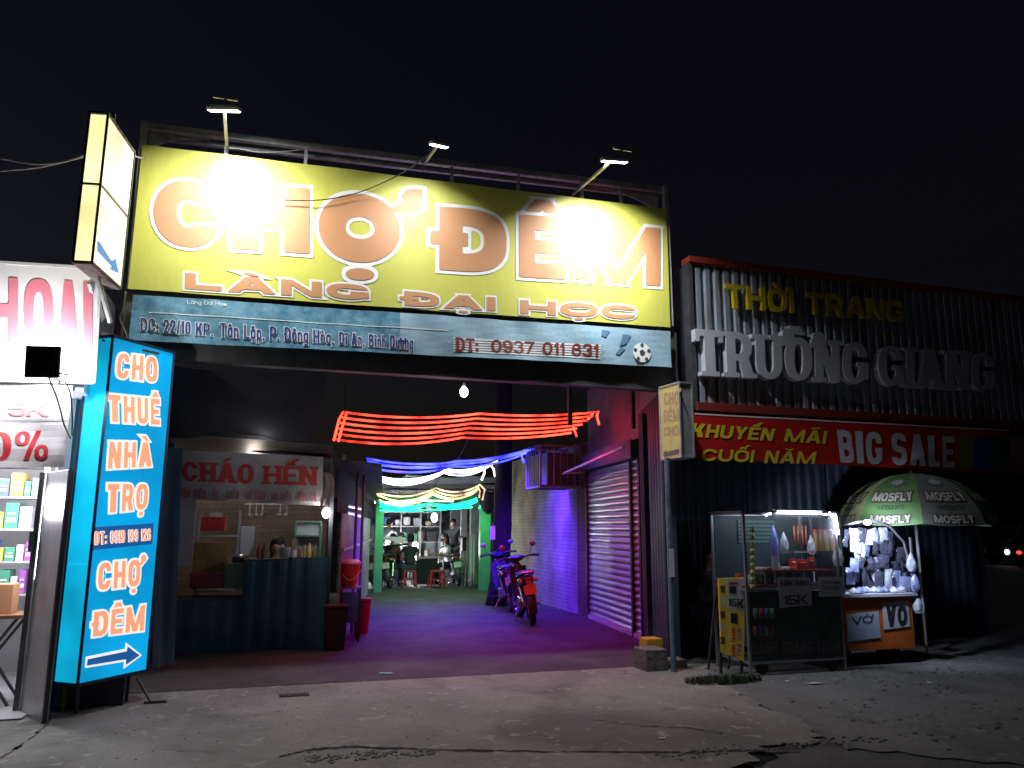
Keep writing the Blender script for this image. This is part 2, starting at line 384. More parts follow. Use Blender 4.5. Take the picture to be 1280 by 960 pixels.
        d = mn(mn(P(W*.25-t/2, W*.25+t/2, 0, 0, t, 1), P(W*.25-t/2, W*.25+t/2, 0, q-t/2, q+t/2, 1)), mn(P(W*.75-t/2, W*.75+t/2, 0, q-t/2, q+t/2, 1), P(W*.75-t/2, W*.75+t/2, 0, W-t, W, 1)))
    elif ch == 'X': d = mn(P(0, u, 0, W-u, W, 1), P(W-u, W, 0, 0, u, 1))
    elif ch == 'Y': d = mn(st((W-t)/2, 0, .5, True, False), mn(P(W/2-t/2, W/2+t/2, .4, 0, u, 1), P(W/2-t/2, W/2+t/2, .4, W-u, W, 1)))
    elif ch == 'Z': d = mn(mn(B(0, 0, W, h), B(0, 1-h, W, 1)), P(0, u, 0, W-u, W, 1))
    elif ch == '1': d = mn(B(W-t, 0, W, 1), P(0, t*.9, .66, W-t, W, 1))
    elif ch == '2': d = mn(mn(mx(Rg(0, .42, W, 1), -B(-1, .3, W*.5, .74)) , B(0, 0, W, h)), P(0, u*1.1, h*.6, W-u*1.25, W-.03, .6)); d = mx(d, -P(W*.0, W*.35, .3, W*.2, W*.5, .7) if False else d*0-9)
    elif ch == '3': d = mx(mn(Rg(0, .5-h/2, W*.96, 1), Rg(0, 0, W, .5+h/2)), -B(-1, .27, W*.45, .75))
    elif ch == '4': d = mn(mn(B(W*.55, 0, W*.55+t, 1), B(0, .2, W, .2+h*.9)), P(0, t*.8, .25, W*.55-t*.1, W*.55+t*.7, 1))
    elif ch == '6': d = mn(Rg(0, 0, W, .62), mx(Rg(0, 0, W, 1), -B(W*.42, -.1, W+1, .74)))
    elif ch == '9': d = mn(Rg(0, .38, W, 1), mx(Rg(0, 0, W, 1), -B(-1, .26, W*.58, 1.1)))
    elif ch == '7': d = mn(B(0, 1-h, W, 1), P(W*.15, W*.15+u, 0, W-u, W, 1))
    elif ch == '8': d = mn(Rg(W*.03, .5-h/2, W*.97, 1), Rg(0, 0, W, .5+h/2))
    elif ch == '.': d = B(0, 0, t, t*1.1)
    elif ch == ',': d = mn(B(0, 0, t, t*1.1), P(-t*.1, t*.5, -.16, t*.4, t, .05))
    elif ch == ':': d = mn(B(0, .04, t, .04+t), B(0, .48, t, .48+t))
    elif ch == '/': d = P(0, t, -.05, W-t, W, 1.03)
    elif ch == '-': d = B(0, .42, W, .42+h)
    elif ch == '%': d = mn(mn(Rg(0, .5, W*.42, 1, t*.7, h*.7), Rg(W*.58, 0, W, .5, t*.7, h*.7)), P(W*.25, W*.25+t*.8, 0, W*.75-t*.8, W*.75, 1))
    elif ch == 'a': d = mn(Rg(0, 0, W, xh), B(W-t, 0, W, xh))
    elif ch == 'b': d = mn(Rg(0, 0, W, xh), B(0, 0, t, 1))
    elif ch == 'd': d = mn(Rg(0, 0, W, xh), B(W-t, 0, W, 1))
    elif ch == 'e': d = mn(mx(Rg(0, 0, W, xh), -B(W*.5, .16, W+1, .32)), B(t*.5, .3, W-t*.3, .3+h*.7))
    elif ch == 'g': d = mn(mn(Rg(0, 0, W, xh), B(W-t, -.1, W, xh)), B(W*.1, -.27, W-t*.2, -.27+h)); d = mn(d, B(W-t, -.27, W, 0))
    elif ch == 'h': d = mn(B(0, 0, t, 1), mn(mx(Rg(0, 0, W, xh), .35-Y), B(W-t, 0, W, .4)))
    elif ch == 'n': d = mn(B(0, 0, t, xh), mn(mx(Rg(0, 0, W, xh), .35-Y), B(W-t, 0, W, .4)))
    elif ch == 'm': d = mn(mn(B(0, 0, t, xh), B(0, xh-h, W, xh)), mn(B(W/2-t/2, 0, W/2+t/2, xh), B(W-t, 0, W, xh)))
    elif ch == 'u': d = mn(B(W-t, 0, W, xh), mn(mx(Rg(0, 0, W, xh), Y-.35), B(0, .3, t, xh)))
    elif ch == 'i': d = B(0, 0, t, xh)
    elif ch == 'l': d = B(0, 0, t, 1)
    elif ch == 'o': d = Rg(0, 0, W, xh)
    elif ch == 'p': d = mn(Rg(0, 0, W, xh), B(0, -.28, t, xh))
    elif ch == 'r': d = mn(B(0, 0, t, xh), B(0, xh-h, W, xh))
    elif ch == 't': d = mn(B(W*.3, 0, W*.3+t, .95), B(0, xh-h, W, xh))
    elif ch == 'y': d = mn(P(W*.15, W*.15+t, -.28, W-t, W, xh), P(W/2-t/2, W/2+t/2, 0, 0, t, xh))
    else: d = B(0, 0, max(W, t), .5)
    return d
def char_field(c, k, sty):
    t, h, n, sf = sty['t'], sty['h'], sty.get('n', 2.2), sty.get('serif', False)
    base = 'Đ' if c == 'Đ' else unicodedata.normalize('NFD', c)[0]
    marks = unicodedata.normalize('NFD', c)[1:]
    W = BASEW.get('D' if base == 'Đ' else base, .8) * k
    W = max(W, t) if base != ' ' else W
    if base in 'Mm': W = max(W, 2.6 * t)
    return base, marks, W
def stem_of(base, W, t):
    return t if base in "Il1i.,:/L-TJtrf'" else min(t, W * (.24 if base in 'MmW' else .34))
def marks_sdf(base, marks, W, t, h, X, Y):
    low = base.islower(); y0 = .76 if low else 1.06
    if base == 'i': y0 = .78
    cx = W / 2; d = None; s = max(t, .12)
    def U(e):
        nonlocal d; d = e if d is None else mn(d, e)
    hw = max(W*.3, s*1.15); mh = .2
    if base == 'i' and not marks: U(_box(X, Y, 0, .8, t, .8+t))
    if '\u0302' in marks:
        U(_para(X, Y, cx-hw, cx-hw+s, y0, cx-s*.5, cx+s*.5, y0+mh)); U(_para(X, Y, cx+hw-s, cx+hw, y0, cx-s*.5, cx+s*.5, y0+mh))
    ax, ay = (cx + hw*.75, y0 + mh*.75) if '\u0302' in marks or '\u0306' in marks else (cx, y0)
    if '\u0301' in marks: U(_para(X, Y, ax-s*.9, ax+s*.0, ay, ax-s*.1, ax+s*1.1, ay+.2))
    if '\u0300' in marks: U(_para(X, Y, ax-s*.0, ax+s*.9, ay, ax-s*1.1, ax+s*.1, ay+.2))
    if '\u0303' in marks:
        yy = y0 + .1; U(np.abs(Y - yy - .035*np.sin((X-cx)/hw*math.pi)) - .045 + 0*X); d = mx(d, np.abs(X-cx) - hw) if base != 'i' else mx(d, np.abs(X-cx) - s*1.3)
    if '\u0306' in marks: U(mx(_ring(X, Y, cx-hw, y0, cx+hw, y0+.34, s*.7, .09, 2), Y-(y0+.16)))
    if '\u0309' in marks: U(_box(X, Y, cx-s*.4, y0, cx+s*.4, y0+.2))
    if '\u031b' in marks:
        yt = .7 if low else 1.0; x0 = W - s*.6
        U(_para(X, Y, x0, x0+s*1.0, yt-.22, x0+s*.9, x0+s*2.0, yt-.02)); U(_ell(X, Y, x0+s*1.35, yt+.03, s*.68, .14, 2.2))
    if '\u0323' in marks: U(_ell(X, Y, cx, -.17, max(s*.55, .07), .085, 2))
    return d
_gc = {}
def glyph_mesh(c, k, sty, grow, res, weld):
    key = (c, round(k, 3), tuple(sorted(sty.items())), grow, res, weld)
    if key in _gc: return _gc[key]
    base, marks, W = char_field(c, k, sty)
    pad = .32 + grow
    nx = int((W + 2*pad) * res) + 2; ny = int((1.75 + 2*grow + .45) * res) + 2
    xs = -pad + np.arange(nx) / res; ys = -.45 - grow + np.arange(ny) / res
    X, Y = np.meshgrid(xs, ys)
    te = stem_of(base, W, sty['t'])
    d = glyph_sdf(base, W, te, sty['h'], sty.get('n', 2.2), sty.get('serif', False), X, Y)
    m = marks_sdf(base, marks, W, te, sty['h'], X, Y)
    if m is not None: d = mn(d, m)
    f = grow - d + 1e-5       # inside where f > 0
    ins = f > 0; verts = []; faces = []; vid = {}
    def V(x, y):
        kk = (round(x, 5), round(y, 5))
        if kk in vid: return vid[kk]
        vid[kk] = len(verts); verts.append((x, y)); return vid[kk]
    for j in range(ny-1):
        i = 0
        while i < nx-1:
            a, b, c_, e = ins[j, i], ins[j, i+1], ins[j+1, i+1], ins[j+1, i]
            if a and b and c_ and e:
                i2 = i + 1
                if not weld:
                    while i2 < nx-1 and i2 < i + 7 and ins[j, i2+1] and ins[j+1, i2+1]: i2 += 1
                faces.append((V(xs[i], ys[j]), V(xs[i2], ys[j]), V(xs[i2], ys[j+1]), V(xs[i], ys[j+1]))); i = i2; continue
            if a or b or c_ or e:
                cor = [(i, j), (i+1, j), (i+1, j+1), (i, j+1)]; poly = []
                for q in range(4):
                    (i0, j0), (i1, j1) = cor[q], cor[(q+1) % 4]
                    f0, f1 = f[j0, i0], f[j1, i1]
                    if f0 > 0: poly.append(V(xs[i0], ys[j0]))
                    if (f0 > 0) != (f1 > 0):
                        w = f0 / (f0 - f1); w = min(max(w, .02), .98)
                        poly.append(V(xs[i0]*(1-w)+xs[i1]*w, ys[j0]*(1-w)+ys[j1]*w))
                if len(poly) >= 3: faces.append(tuple(poly))
            i += 1
    _gc[key] = (verts, faces); return _gc[key]
SANS = dict(t=.2, h=.17, n=2.3)
HEAVY = dict(t=.3, h=.25, n=2.2)
COND = dict(t=.16, h=.13, n=3.2)
SLAB = dict(t=.21, h=.13, n=2.3, serif=True)
def layout(s, sty, aspect, gap):
    fixed = sum(gap for _ in s[:-1])
    def width(k): return sum(char_field(c, k, sty)[2] for c in s) + fixed
    lo, hi = .05, 12
    for _ in range(40):
        mid = (lo + hi) / 2
        if width(mid) < aspect: lo = mid
        else: hi = mid
    k = (lo + hi) / 2; pos = []; x = 0
    for c in s:
        w = char_field(c, k, sty)[2]; pos.append((c, x, w)); x += w + gap
    return k, pos, x - gap
def text(name, s, q, pl, m, parent, sty=SANS, grow=0.0, off=.004, gap=.09, res=34, depth=0.0, warp=None, each=False, label=None):
    """q: pixel corners of the line on plane pl: cap-top-left, cap-top-right, baseline-right, baseline-left"""
    TL, TR, BR, BL = [pl.at(*p) for p in q]
    wid = ((TR - TL).length + (BR - BL).length) / 2; hei = ((TL - BL).length + (TR - BR).length) / 2
    k, pos, tot = layout(s, sty, wid / hei, gap)
    def mp(x, y, o):
        u = x / tot
        p = (BL * (1-u) + BR * u) * (1-y) + (TL * (1-u) + TR * u) * y
        p = p + pl.n * o
        return warp(p) if warp else p
    outs = []; mb = MB()
    off0 = off
    for ci, (c, x0, w) in enumerate(pos):
        if c == ' ': continue
        off = off0 + .0004 * (ci % 2)
        gv, gf = glyph_mesh(c, k, sty, grow, res, depth > 0)
        vs = [mp(x0 + x, y, off) for x, y in gv]
        fs = list(gf)
        if depth > 0:
            n = len(vs); cnt = {}
            for f in gf:
                for a, b in zip(f, f[1:] + f[:1]): cnt[(a, b)] = 1
            vs += [mp(x0 + x, y, off - depth) for x, y in gv]
            fs += [tuple(i + n for i in f[::-1]) for f in gf]
            fs += [(b, a, a+n, b+n) for (a, b) in cnt if (b, a) not in cnt]
        if (TR-TL).cross(TL-BL).dot(pl.n) < 0: fs = [f[::-1] for f in fs]
        if each:
            g = MB(); g.add(vs, fs); outs.append(g.build('letter', m, parent))
        else: mb.add(vs, fs)
    if not each: outs.append(mb.build(name, m, parent))
    return outs
# ================================================================= SETTING
concrete = stained_mat('concrete_apron', (.27, .26, .235), (.17, .165, .155), (.07, .066, .062))
asphalt = mat('asphalt', (.10, .098, .095), .7, scale=2.0, bump=1.2, bscale=60, col2=(.05, .05, .052))
floor_m = mat('market_floor_concrete', (.062, .055, .055), .75, scale=1.6, bump=.5, bscale=18, col2=(.03, .027, .028), spec=.3)
gravel_m = stained_mat('gravelly_ground', (.17, .17, .17), (.10, .10, .105), (.05, .05, .05), .95)
def ragged_quad(name, pts, z, m, th=.05, ragged=(), amp=.03, n=60):
    """ground sheet: polygon whose listed edges are broken and uneven"""
    out = []
    for i, p in enumerate(pts):
        q = pts[(i+1) % len(pts)]
        out.append(Vector((p[0], p[1], z)))
        if i in ragged:
            d = Vector((q[0]-p[0], q[1]-p[1], 0)); nn = Vector((-d.y, d.x, 0)).normalized()
            for k in range(1, n):
                t = k / n; c = Vector((p[0], p[1], z)) + d * t
                w = noise.noise(Vector((c.x*1.3, c.y, 1.7))) * amp * 3 + noise.noise(Vector((c.x*7, c.y*7, 5.1))) * amp
                out.append(c + nn * w)
    mb = MB(); mb.slab(out, (0,0,1), th)
    return tag(mb.build(name, m), kind='structure')
g0 = MB(); g0.quad((-300,-300,-.016), (300,-300,-.016), (300,300,-.016), (-300,300,-.016))
tag(g0.build('road', asphalt), kind='structure')
ragged_quad('pavement', [(-9, 4.6), (1.6, 4.75), (3.1, 4.62), (3.9, 5.1), (4.25, 6.4), (4.75, 8.1), (4.2, 8.12), (-9, 8.12)][::1], 0.0, concrete, .014, ragged=(0, 1, 2, 3, 4), amp=.10)
ragged_quad('gravel_verge', [(4.0, 4.9), (5.6, 3.9), (40, 4.0), (40, 8.9), (4.7, 8.9)], -.005, gravel_m, .009, ragged=(0, 1), amp=.14)
fb = MB(); fb.quad((-9, 8.12, .004), (5.2, 8.10, .004), (12, 45, .004), (-9, 45, .004))
tag(fb.build('market_floor', floor_m), kind='structure')
# asphalt patch left of the entrance, crack lines in the concrete
def crack(pts, w=.02, seed=0):
    rnd = random.Random(seed); P2 = []
    for a, b in zip(pts, pts[1:]):
        for k in range(14):
            t = k / 14; P2.append((a[0]+(b[0]-a[0])*t + rnd.uniform(-.02, .02), a[1]+(b[1]-a[1])*t + rnd.uniform(-.018, .018)))
    mb = MB(); L = []; Rr = []
    for i, p in enumerate(P2):
        ww = w * rnd.uniform(.25, 1.3) * (1 - abs(i/len(P2)-.5)); L.append((p[0], p[1]-ww, .0035)); Rr.append((p[0], p[1]+ww, .0035))
    for i in range(len(P2)-1): mb.quad(L[i], L[i+1], Rr[i+1], Rr[i])
    return mb
crk = mat('crack_dirt', (.02, .019, .018), .95)
def px2(*ps): return [tuple(gnd(*p)[:2]) for p in ps]
cs = crack(px2((0, 948), (30, 930), (62, 902), (60, 890)), .028, 1)
for pts, w, sd_ in ((px2((350, 946), (385, 938), (440, 934), (560, 938), (700, 940)), .034, 2), (px2((740, 900), (800, 908), (860, 910), (905, 918)), .014, 4), (px2((860, 880), (905, 884), (930, 896)), .01, 5), (px2((700, 940), (860, 941), (1010, 936)), .03, 6)):
    cs.add(*(lambda m: (m.v, m.f))(crack(pts, w, sd_)))
tag(cs.build('pavement_crack', crk), kind='stuff')
# loose rubble along the broken edge and stones on the verge
rub = MB(); rnd = random.Random(3)
def stone(mb, c, r, rnd):
    vs = []; 
    for th, n in ((0, 1), (1, 5), (2, 5), (3, 1)):
        for k in range(n):
            a = 2*math.pi*k/5 + th*.6; rr = r * (0 if th in (0, 3) else 1) * rnd.uniform(.7, 1.2)
            vs.append((c[0]+rr*math.cos(a), c[1]+rr*math.sin(a), c[2] + (th-1.2)*r*.5))
    fs = [(0, 1+(k+1) % 5, 1+k) for k in range(5)] + [(1+k, 1+(k+1) % 5, 6+(k+1) % 5, 6+k) for k in range(5)] + [(11, 6+k, 6+(k+1) % 5) for k in range(5)]
    mb.add(vs, fs)
for _ in range(2600):
    x = rnd.uniform(4.5, 13); y = rnd.uniform(4.3, 8.7)
    if noise.noise(Vector((x*.9, y*.9, 0))) < -.25: continue
    stone(rub, (x, y, -.008), rnd.choice((.006, .008, .011, .016, .024)) * rnd.uniform(.7, 1.2), rnd)
tag(rub.build('gravel', mat('gravel_stone', (.18, .18, .19), .9, var=.6, scale=3)), kind='stuff')
rub = MB()
for a, b in (((.35, 5.62), (1.2, 5.52)), ((2.6, 5.0), (4.4, 4.95))):
    for _ in range(150):
        t = rnd.random(); stone(rub, (a[0]+(b[0]-a[0])*t, a[1]+(b[1]-a[1])*t + rnd.gauss(-.02, .05), .0), rnd.uniform(.004, .018), rnd)
for _ in range(320):
    stone(rub, (rnd.uniform(-1.5, 4.6), 5.4 + 2.7 * rnd.random()**.6, .001), rnd.uniform(.002, .009), rnd)
tag(rub.build('rubble', mat('rubble_stone', (.2, .19, .18), .95)), kind='stuff')
# puddle in the lower right
wet = mat('puddle_water', (.02, .022, .03), .04, scale=3, bump=.3, bscale=9, col2=(.015, .015, .02), spec=.8)
c = gnd(850, 954, -.016)
pm = MB(); pts = []
for k in range(40):
    a = 2*math.pi*k/40; rr = 1 + .35*noise.noise(Vector((math.cos(a)*1.5, math.sin(a)*1.5, 3)))
    pts.append((c.x + .75*rr*math.cos(a), c.y + .16*rr*math.sin(a) - .05, -.0125))
pm.slab(pts, (0,0,1), .002); tag(pm.build('puddle', wet), kind='structure')
# litter
def scrap(px, py, sx, sy, col, label, cat='litter', z=.006, name='litter'):
    p = gnd(px, py); mb = MB(); r_ = random.Random(px)
    mb.sheet(lambda u, v: (p.x + (u-.5)*sx + .1*sx*math.sin(v*5), p.y + (v-.5)*sy, z + .012*abs(noise.noise(Vector((u*3+px, v*3, 0))))+ .002), 5, 4, th=.002, nrm=(0,0,1))
    tag(mb.build(name, mat('scrap_%02d' % int(px % 97), col, .4)), label, cat)
scrap(482, 843, .12, .06, (.12, .45, .5), 'crumpled teal wrapper lying on the dark entrance floor', name='wrapper', z=.01)
scrap(866, 855, .035, .03, (.7, .7, .7), 'tiny white scrap lying on the concrete by the step block')
scrap(828, 924, .03, .025, (.75, .75, .75), 'tiny white scrap near the kerbside crack in front')
scrap(1018, 855, .16, .05, (.45, .45, .45), 'flat pale scrap on the gravel before the food cart')
scrap(984, 852, .03, .03, (.8, .8, .8), 'small bright white scrap on the gravel left of the flat one')
scrap(1163, 854, .05, .03, (.6, .6, .65), 'small pale scrap on the gravel at the far right')
# iron drain cover left of the entrance
dp = gnd(372, 869); mb = MB(); mb.box((dp.x-.16, dp.y-.06, -.01), (dp.x+.1, dp.y+.07, .006))
for k in range(6): mb.box((dp.x-.14+k*.04, dp.y-.045, .006), (dp.x-.125+k*.04, dp.y+.055, .011))
tag(mb.build('drain_cover', mat('drain_iron', (.03, .028, .028), .6, .6), bevel=.002), 'small dark iron drain cover in the concrete before the entrance', 'drain cover')
# concrete step block at the right foot of the entrance
mb = MB(); a = gnd(808, 845); b = gnd(846, 845)
mb.box((3.96, 7.78, -.03), (4.22, 8.08, .22)); mb.box((4.222, 7.86, -.03), (4.5, 8.09, .09))
tag(mb.build('step_block', mat('step_concrete', (.17, .16, .15), .9, var=.5, scale=5, bump=.8), bevel=.012), 'rough grey concrete block at the right foot of the entrance', 'block')
# grass tuft
def grass(name, cx, cy, rx, ry, n, h, m, seed, label=None):
    rnd = random.Random(seed); mb = MB()
    for _ in range(n):
        a = rnd.uniform(0, 6.28); r_ = math.sqrt(rnd.random()); x = cx + rx*r_*math.cos(a); y = cy + ry*r_*math.sin(a)
        hh = h * rnd.uniform(.4, 1); d = rnd.uniform(0, 6.28); w = .004; lx, ly = math.cos(d)*hh*.8, math.sin(d)*hh*.8
        mb.add([(x-w, y, -.01), (x+w, y, -.01), (x+lx*.4+w*.7, y+ly*.4, hh*.6), (x+lx*.4-w*.7, y+ly*.4, hh*.6), (x+lx, y+ly, hh)], [(0,1,2,3), (3,2,4)])
    return tag(mb.build(name, m), kind='stuff')
gp_ = gnd(905, 852)
grass('grass', gp_.x, gp_.y, .42, .16, 900, .07, mat('grass_blade', (.05, .085, .025), .7, var=.5, scale=30), 5)

# ================================================================= BILLBOARD
PB, PS = PY(8.0), PY(7.97)
ym = mat('yellow_banner_vinyl', (.60, .585, .10), .5, var=.14, scale=1.3, bump=.35, bscale=7, stretch=(1, 1, .35))
orange = mat('orange_print', (.56, .27, .12), .55, var=.06, scale=3)
whitep = mat('white_print', (.82, .82, .78), .5)
galv = mat('galvanised_steel', (.60, .61, .61), .5, .35, var=.35, scale=9, bump=.1)
darksteel = mat('dark_steel', (.10, .10, .105), .55, .4, var=.4, scale=6)
bb = thing('billboard', 'large yellow banner on a steel frame reading CHỢ ĐÊM above the alley entrance', 'billboard', (1.5, 8.05, 3.7))
def wave(p):
    return p + Vector((0, -.012*math.sin(p.x*2.1+.5)*math.sin(p.z*1.7) - .006*math.sin(p.x*5.3+p.z*2), 0))
def canvas(name, corners, pl, m, parent, nu=70, nv=16, off=0, warp=wave, th=.003, edge=None):
    TL, TR, BR, BL = [pl.at(*c) for c in corners]
    def fn(u, v):
        e = edge(u) if edge else 0
        p = (BL*(1-u)+BR*u)*(1-v) + (TL*(1-u)+TR*u)*v + pl.n*off
        p.z += e * (1-v)
        return warp(p) if warp else p
    mb = MB(); mb.sheet(fn, nu, nv, th=th, nrm=pl.n)
    # wind so that the front faces the viewer
    return mb.build(name, m, parent)
canvas('banner', [(178,180),(833,261),(838,409),(160,361)], PB, ym, bb)
def letter(c, x0, x1, tl, tr, br, bl, sty=HEAVY):
    q = [(x0, tl), (x1, tr), (x1, br), (x0, bl)]
    text('letter_outline', c, q, PB, whitep, bb, sty, grow=.055, off=.006, warp=wave, res=44)
    text('letter', c, q, PB, orange, bb, sty, off=.011, warp=wave, each=True, res=44)
HV = dict(t=.38, h=.29, n=2.15)
letter('C', 192, 277, 222, 229, 311, 306, HV)
letter('H', 290, 387, 230, 236, 318, 311, dict(t=.40, h=.30, n=2.2))
letter('Ợ', 398, 500, 239, 248, 331, 326, dict(t=.36, h=.34, n=2.1))
letter('Đ', 549, 633, 258, 265, 343, 337, dict(t=.36, h=.28, n=2.3))
letter('Ê', 649, 706, 268, 273, 350, 346, dict(t=.38, h=.24, n=2.3))
letter('M', 718, 825, 276, 286, 358, 350, dict(t=.27, h=.24, n=2.3))
WD = dict(t=.62, h=.30, n=2.3)
def words(s, q, sty=WD, g=.13, gap=.3):
    text('lettering_outline', s, q, PB, whitep, bb, sty, grow=g, off=.006, warp=wave, gap=gap)
    text('lettering', s, q, PB, orange, bb, sty, off=.011, warp=wave, gap=gap)
words('LÀNG', [(231,341),(461,357),(461,376),(231,361)])
words('ĐẠI', [(505,364),(619,372),(619,389),(505,382)])
words('HỌC', [(650,375),(795,383),(795,400),(650,392)])
# frame: top rail, end closures, back rail, uprights
mb = MB(); P3 = PY(8.25)
def rail(pa, pb, Y, w, h): mb.bar(at(*pa, Y), at(*pb, Y), w, h)
rail((180,158), (830,238), 8.12, .07, .07)
mb.build('top_rail', galv, bb, bevel=.004)
mb = MB(); rail((190,172), (822,246), 8.32, .05, .045); mb.build('back_rail', galv, bb)
for a, b, t_ in (((181,152),(163,362),.06), ((831,232),(838,408),.06)):
    mb = MB(); mb.bar(at(*a, 8.06), at(*b, 8.06), t_, .06); mb.build('side_post', galv, bb, bevel=.004)
for px, yb in ((284,172),(383,182),(565,207),(648,218),(727,228),(776,234)):
    p = at(px, yb, 8.12); mb = MB(); mb.bar(p + Vector((0,0,.02)), p - Vector((0,0,1.3)), .035); mb.build('upright', galv, bb)
for x0, x1, f in ((186, 262, 1), (742, 822, -1)):   # curved sheet gussets at both ends
    mb = MB(); P = PY(8.2)
    xa, xb = (x0, x1) if f > 0 else (x1, x0)
    pts = [P.at(xa, 158 + (xa-180)*.123), P.at(xb, 158 + (xb-180)*.123)]
    for k in range(9):
        t = k/8; x = xb + (xa-xb)*t + (8*f if k == 8 else 0); y = 160 + (x-180)*.123 + 5 + 20*t**2.2; pts.append(P.at(x, y))
    pts.append(P.at(xa, 186 + (xa-180)*.123)); mb.slab(pts, P.n, .012); mb.build('gusset', galv, bb)
for k in range(2):   # rear braces down to the wall
    x = (.2, 3.2)[k]; mb = MB(); mb.bar((x, 8.32, 4.9), (x, 9.5, 3.9), .04); mb.build('brace', darksteel, bb)

# blue address strip
bs = thing('address_banner', 'long faded blue banner with address and phone number under the yellow one', 'banner', (1.5, 7.97, 3.3))
bluem = mat('faded_blue_vinyl', (.17, .36, .46), .6, scale=7, bump=.5, bscale=5, col2=(.05, .19, .29), edge=(.38, .62))
pale = mat('pale_blue_vinyl', (.34, .48, .56), .6, scale=3.5, bump=.4, bscale=4, col2=(.22, .38, .48))
def wave2(p): return p + Vector((0, -.014*math.sin(p.x*3.1)*math.cos(p.z*6) - .008*math.sin(p.x*11+p.z*9), 0))
def sag(u): return .03*math.sin(u*math.pi*3)
canvas('canvas', [(166,368),(500,391),(500,442),(161,425)], PS, bluem, bs, 50, 6, warp=wave2)
canvas('canvas', [(500,391),(838,414),(840,459),(500,442)], PS, pale, bs, 50, 6, warp=wave2)
navy = mat('navy_print', (.02, .05, .22), .5); brown = mat('maroon_print', (.22, .03, .03), .5)
cd = dict(t=.13, h=.12, n=2.8)
for s, q in (('ĐC: 22/10 KP.', [(176,397),(266,405),(266,420),(176,414)]), ('Tân Lập, P. Đông Hòa,', [(275,404),(417,413),(417,430),(275,421)]), ('Dĩ An, Bình Dương', [(424,415),(516,421),(516,437),(424,431)])):
    text('lettering_outline', s, q, PS, whitep, bs, cd, grow=.05, off=.006, warp=wave2, gap=.085)
    text('lettering', s, q, PS, navy, bs, cd, off=.010, warp=wave2, gap=.085)
canvas('line', [(186,390),(560,413),(560,414),(186,391)], PS, whitep, bs, 30, 1, off=.004, warp=wave2, th=.001)
for k in range(6):
    y = 422 + k*3.1; canvas('stripe', [(566,y),(750,y+9.5),(750,y+11.3),(566,y+1.8)], PS, whitep, bs, 20, 1, off=.004, warp=wave2, th=.001)
text('lettering', 'ĐT:', [(570,422),(598,423.5),(598,440),(570,439)], PS, brown, bs, SLAB, off=.008, warp=wave2)
text('lettering', '0937 011 631', [(614,424.5),(747,431),(747,446),(614,440)], PS, brown, bs, SLAB, off=.008, warp=wave2)
text('lettering', 'Làng Đại Học', [(234,375),(283,378),(283,383),(234,380)], PS, whitep, bs, dict(t=.12, h=.1, n=2), off=.006, warp=wave2)
# printed football and boots
ball = MB(); cb_ = PS.at(802, 441); rb_ = .115
ball.slab([wave2(cb_) + Vector((rb_*math.cos(a*math.pi/12), -.007, rb_*math.sin(a*math.pi/12))) for a in range(24)], (0,-1,0), .002)
ball.build('printed_ball', whitep, bs)
pent = MB()
def poly(cx, cz, r, n, rot):
    pent.slab([wave2(cb_) + Vector((cx + r*math.cos(rot+2*math.pi*k/n), -.011, cz + r*math.sin(rot+2*math.pi*k/n))) for k in range(n)], (0,-1,0), .002)
poly(0, 0, .038, 5, math.pi/2)
for k in range(5):
    a = math.pi/2 + 2*math.pi*k/5; poly(.092*math.cos(a), .092*math.sin(a), .024, 5, a + math.pi)
pent.build('printed_ball_patch', mat('dark_print', (.05, .07, .1), .5), bs)
bt = MB()
for pts in (((752,412),(762,414),(757,422),(751,420)), ((778,418),(788,420),(782,430),(774,433)), ((776,434),(781,436),(774,444),(769,442))):
    bt.slab([wave2(PS.at(*p)) + Vector((0, -.007, 0)) for p in pts], (0,-1,0), .002)
bt.build('printed_boot', mat('grey_blue_print', (.10, .20, .30), .5), bs)
# dark beam behind the gap between both banners, lintel under it
mb = MB(); mb.box((-1.42, 8.06, 3.1), (4.62, 8.2, 3.82)); tag(mb.build('entrance_lintel', darksteel), 'dark steel lintel behind the blue address banner over the entrance', 'lintel')

# floodlights on arms
flhead = mat('white_lamp_housing', (.7, .7, .7), .4); led = mat('flood_led', (1,1,1), .3, emit=(.93, .96, 1), es=16)
def floodlight(Ltop, headpx, Yh, basepx, aim, energy, hot, label, w=.30, spread=R(124)):
    H = at(*headpx, Yh); Bs = at(*basepx, 8.1)
    t = thing('floodlight', label, 'floodlight', Bs, 0, 'floodlights on arms over the billboard')
    mb = MB(); mb.bar(Bs, H + Vector((0, .03, .03)), .028); mb.build('arm', galv, t)
    if Ltop:
        T_ = at(*Ltop, Yh); mb = MB(); mb.bar(H, T_, .026); mb.bar(T_ - Vector((.11, 0, 0)), T_ + Vector((.11, 0, 0)), .02); mb.build('bracket', galv, t)
    A = Vector(aim); d = (A - H).normalized(); dh = Vector((d.x*.3, .30, -.95)).normalized(); M = Matrix.Translation(H) @ (-dh).to_track_quat('Z', 'X').to_matrix().to_4x4()
    mb = MB(); mb.box((-.055, -w/2, -.012), (.055, w/2, .02), M); mb.build('head', flhead, t, bevel=.006)
    mb = MB()
    for k in range(3): mb.box((-.04+k*.033, -w*.4, .02), (-.032+k*.033, w*.4, .035), M)
    mb.build('cooling_fin', flhead, t)
    mb = MB(); mb.box((-.048, -w/2+.015, -.016), (.048, w/2-.015, -.0125), M); mb.build('led_panel', led, t)
    lamp('flood_lamp', 'AREA', H + d*.03, energy, (.93, .96, 1.0), t, size=.16, size_y=w*.9, aim=A - Vector((0, 0, 1.1)), spread=spread)
    lamp('flood_beam', 'SPOT', H + d*.05, hot, (.95, .97, 1.0), t, size=.06, aim=A, spot_size=R(72), spot_blend=1.0)
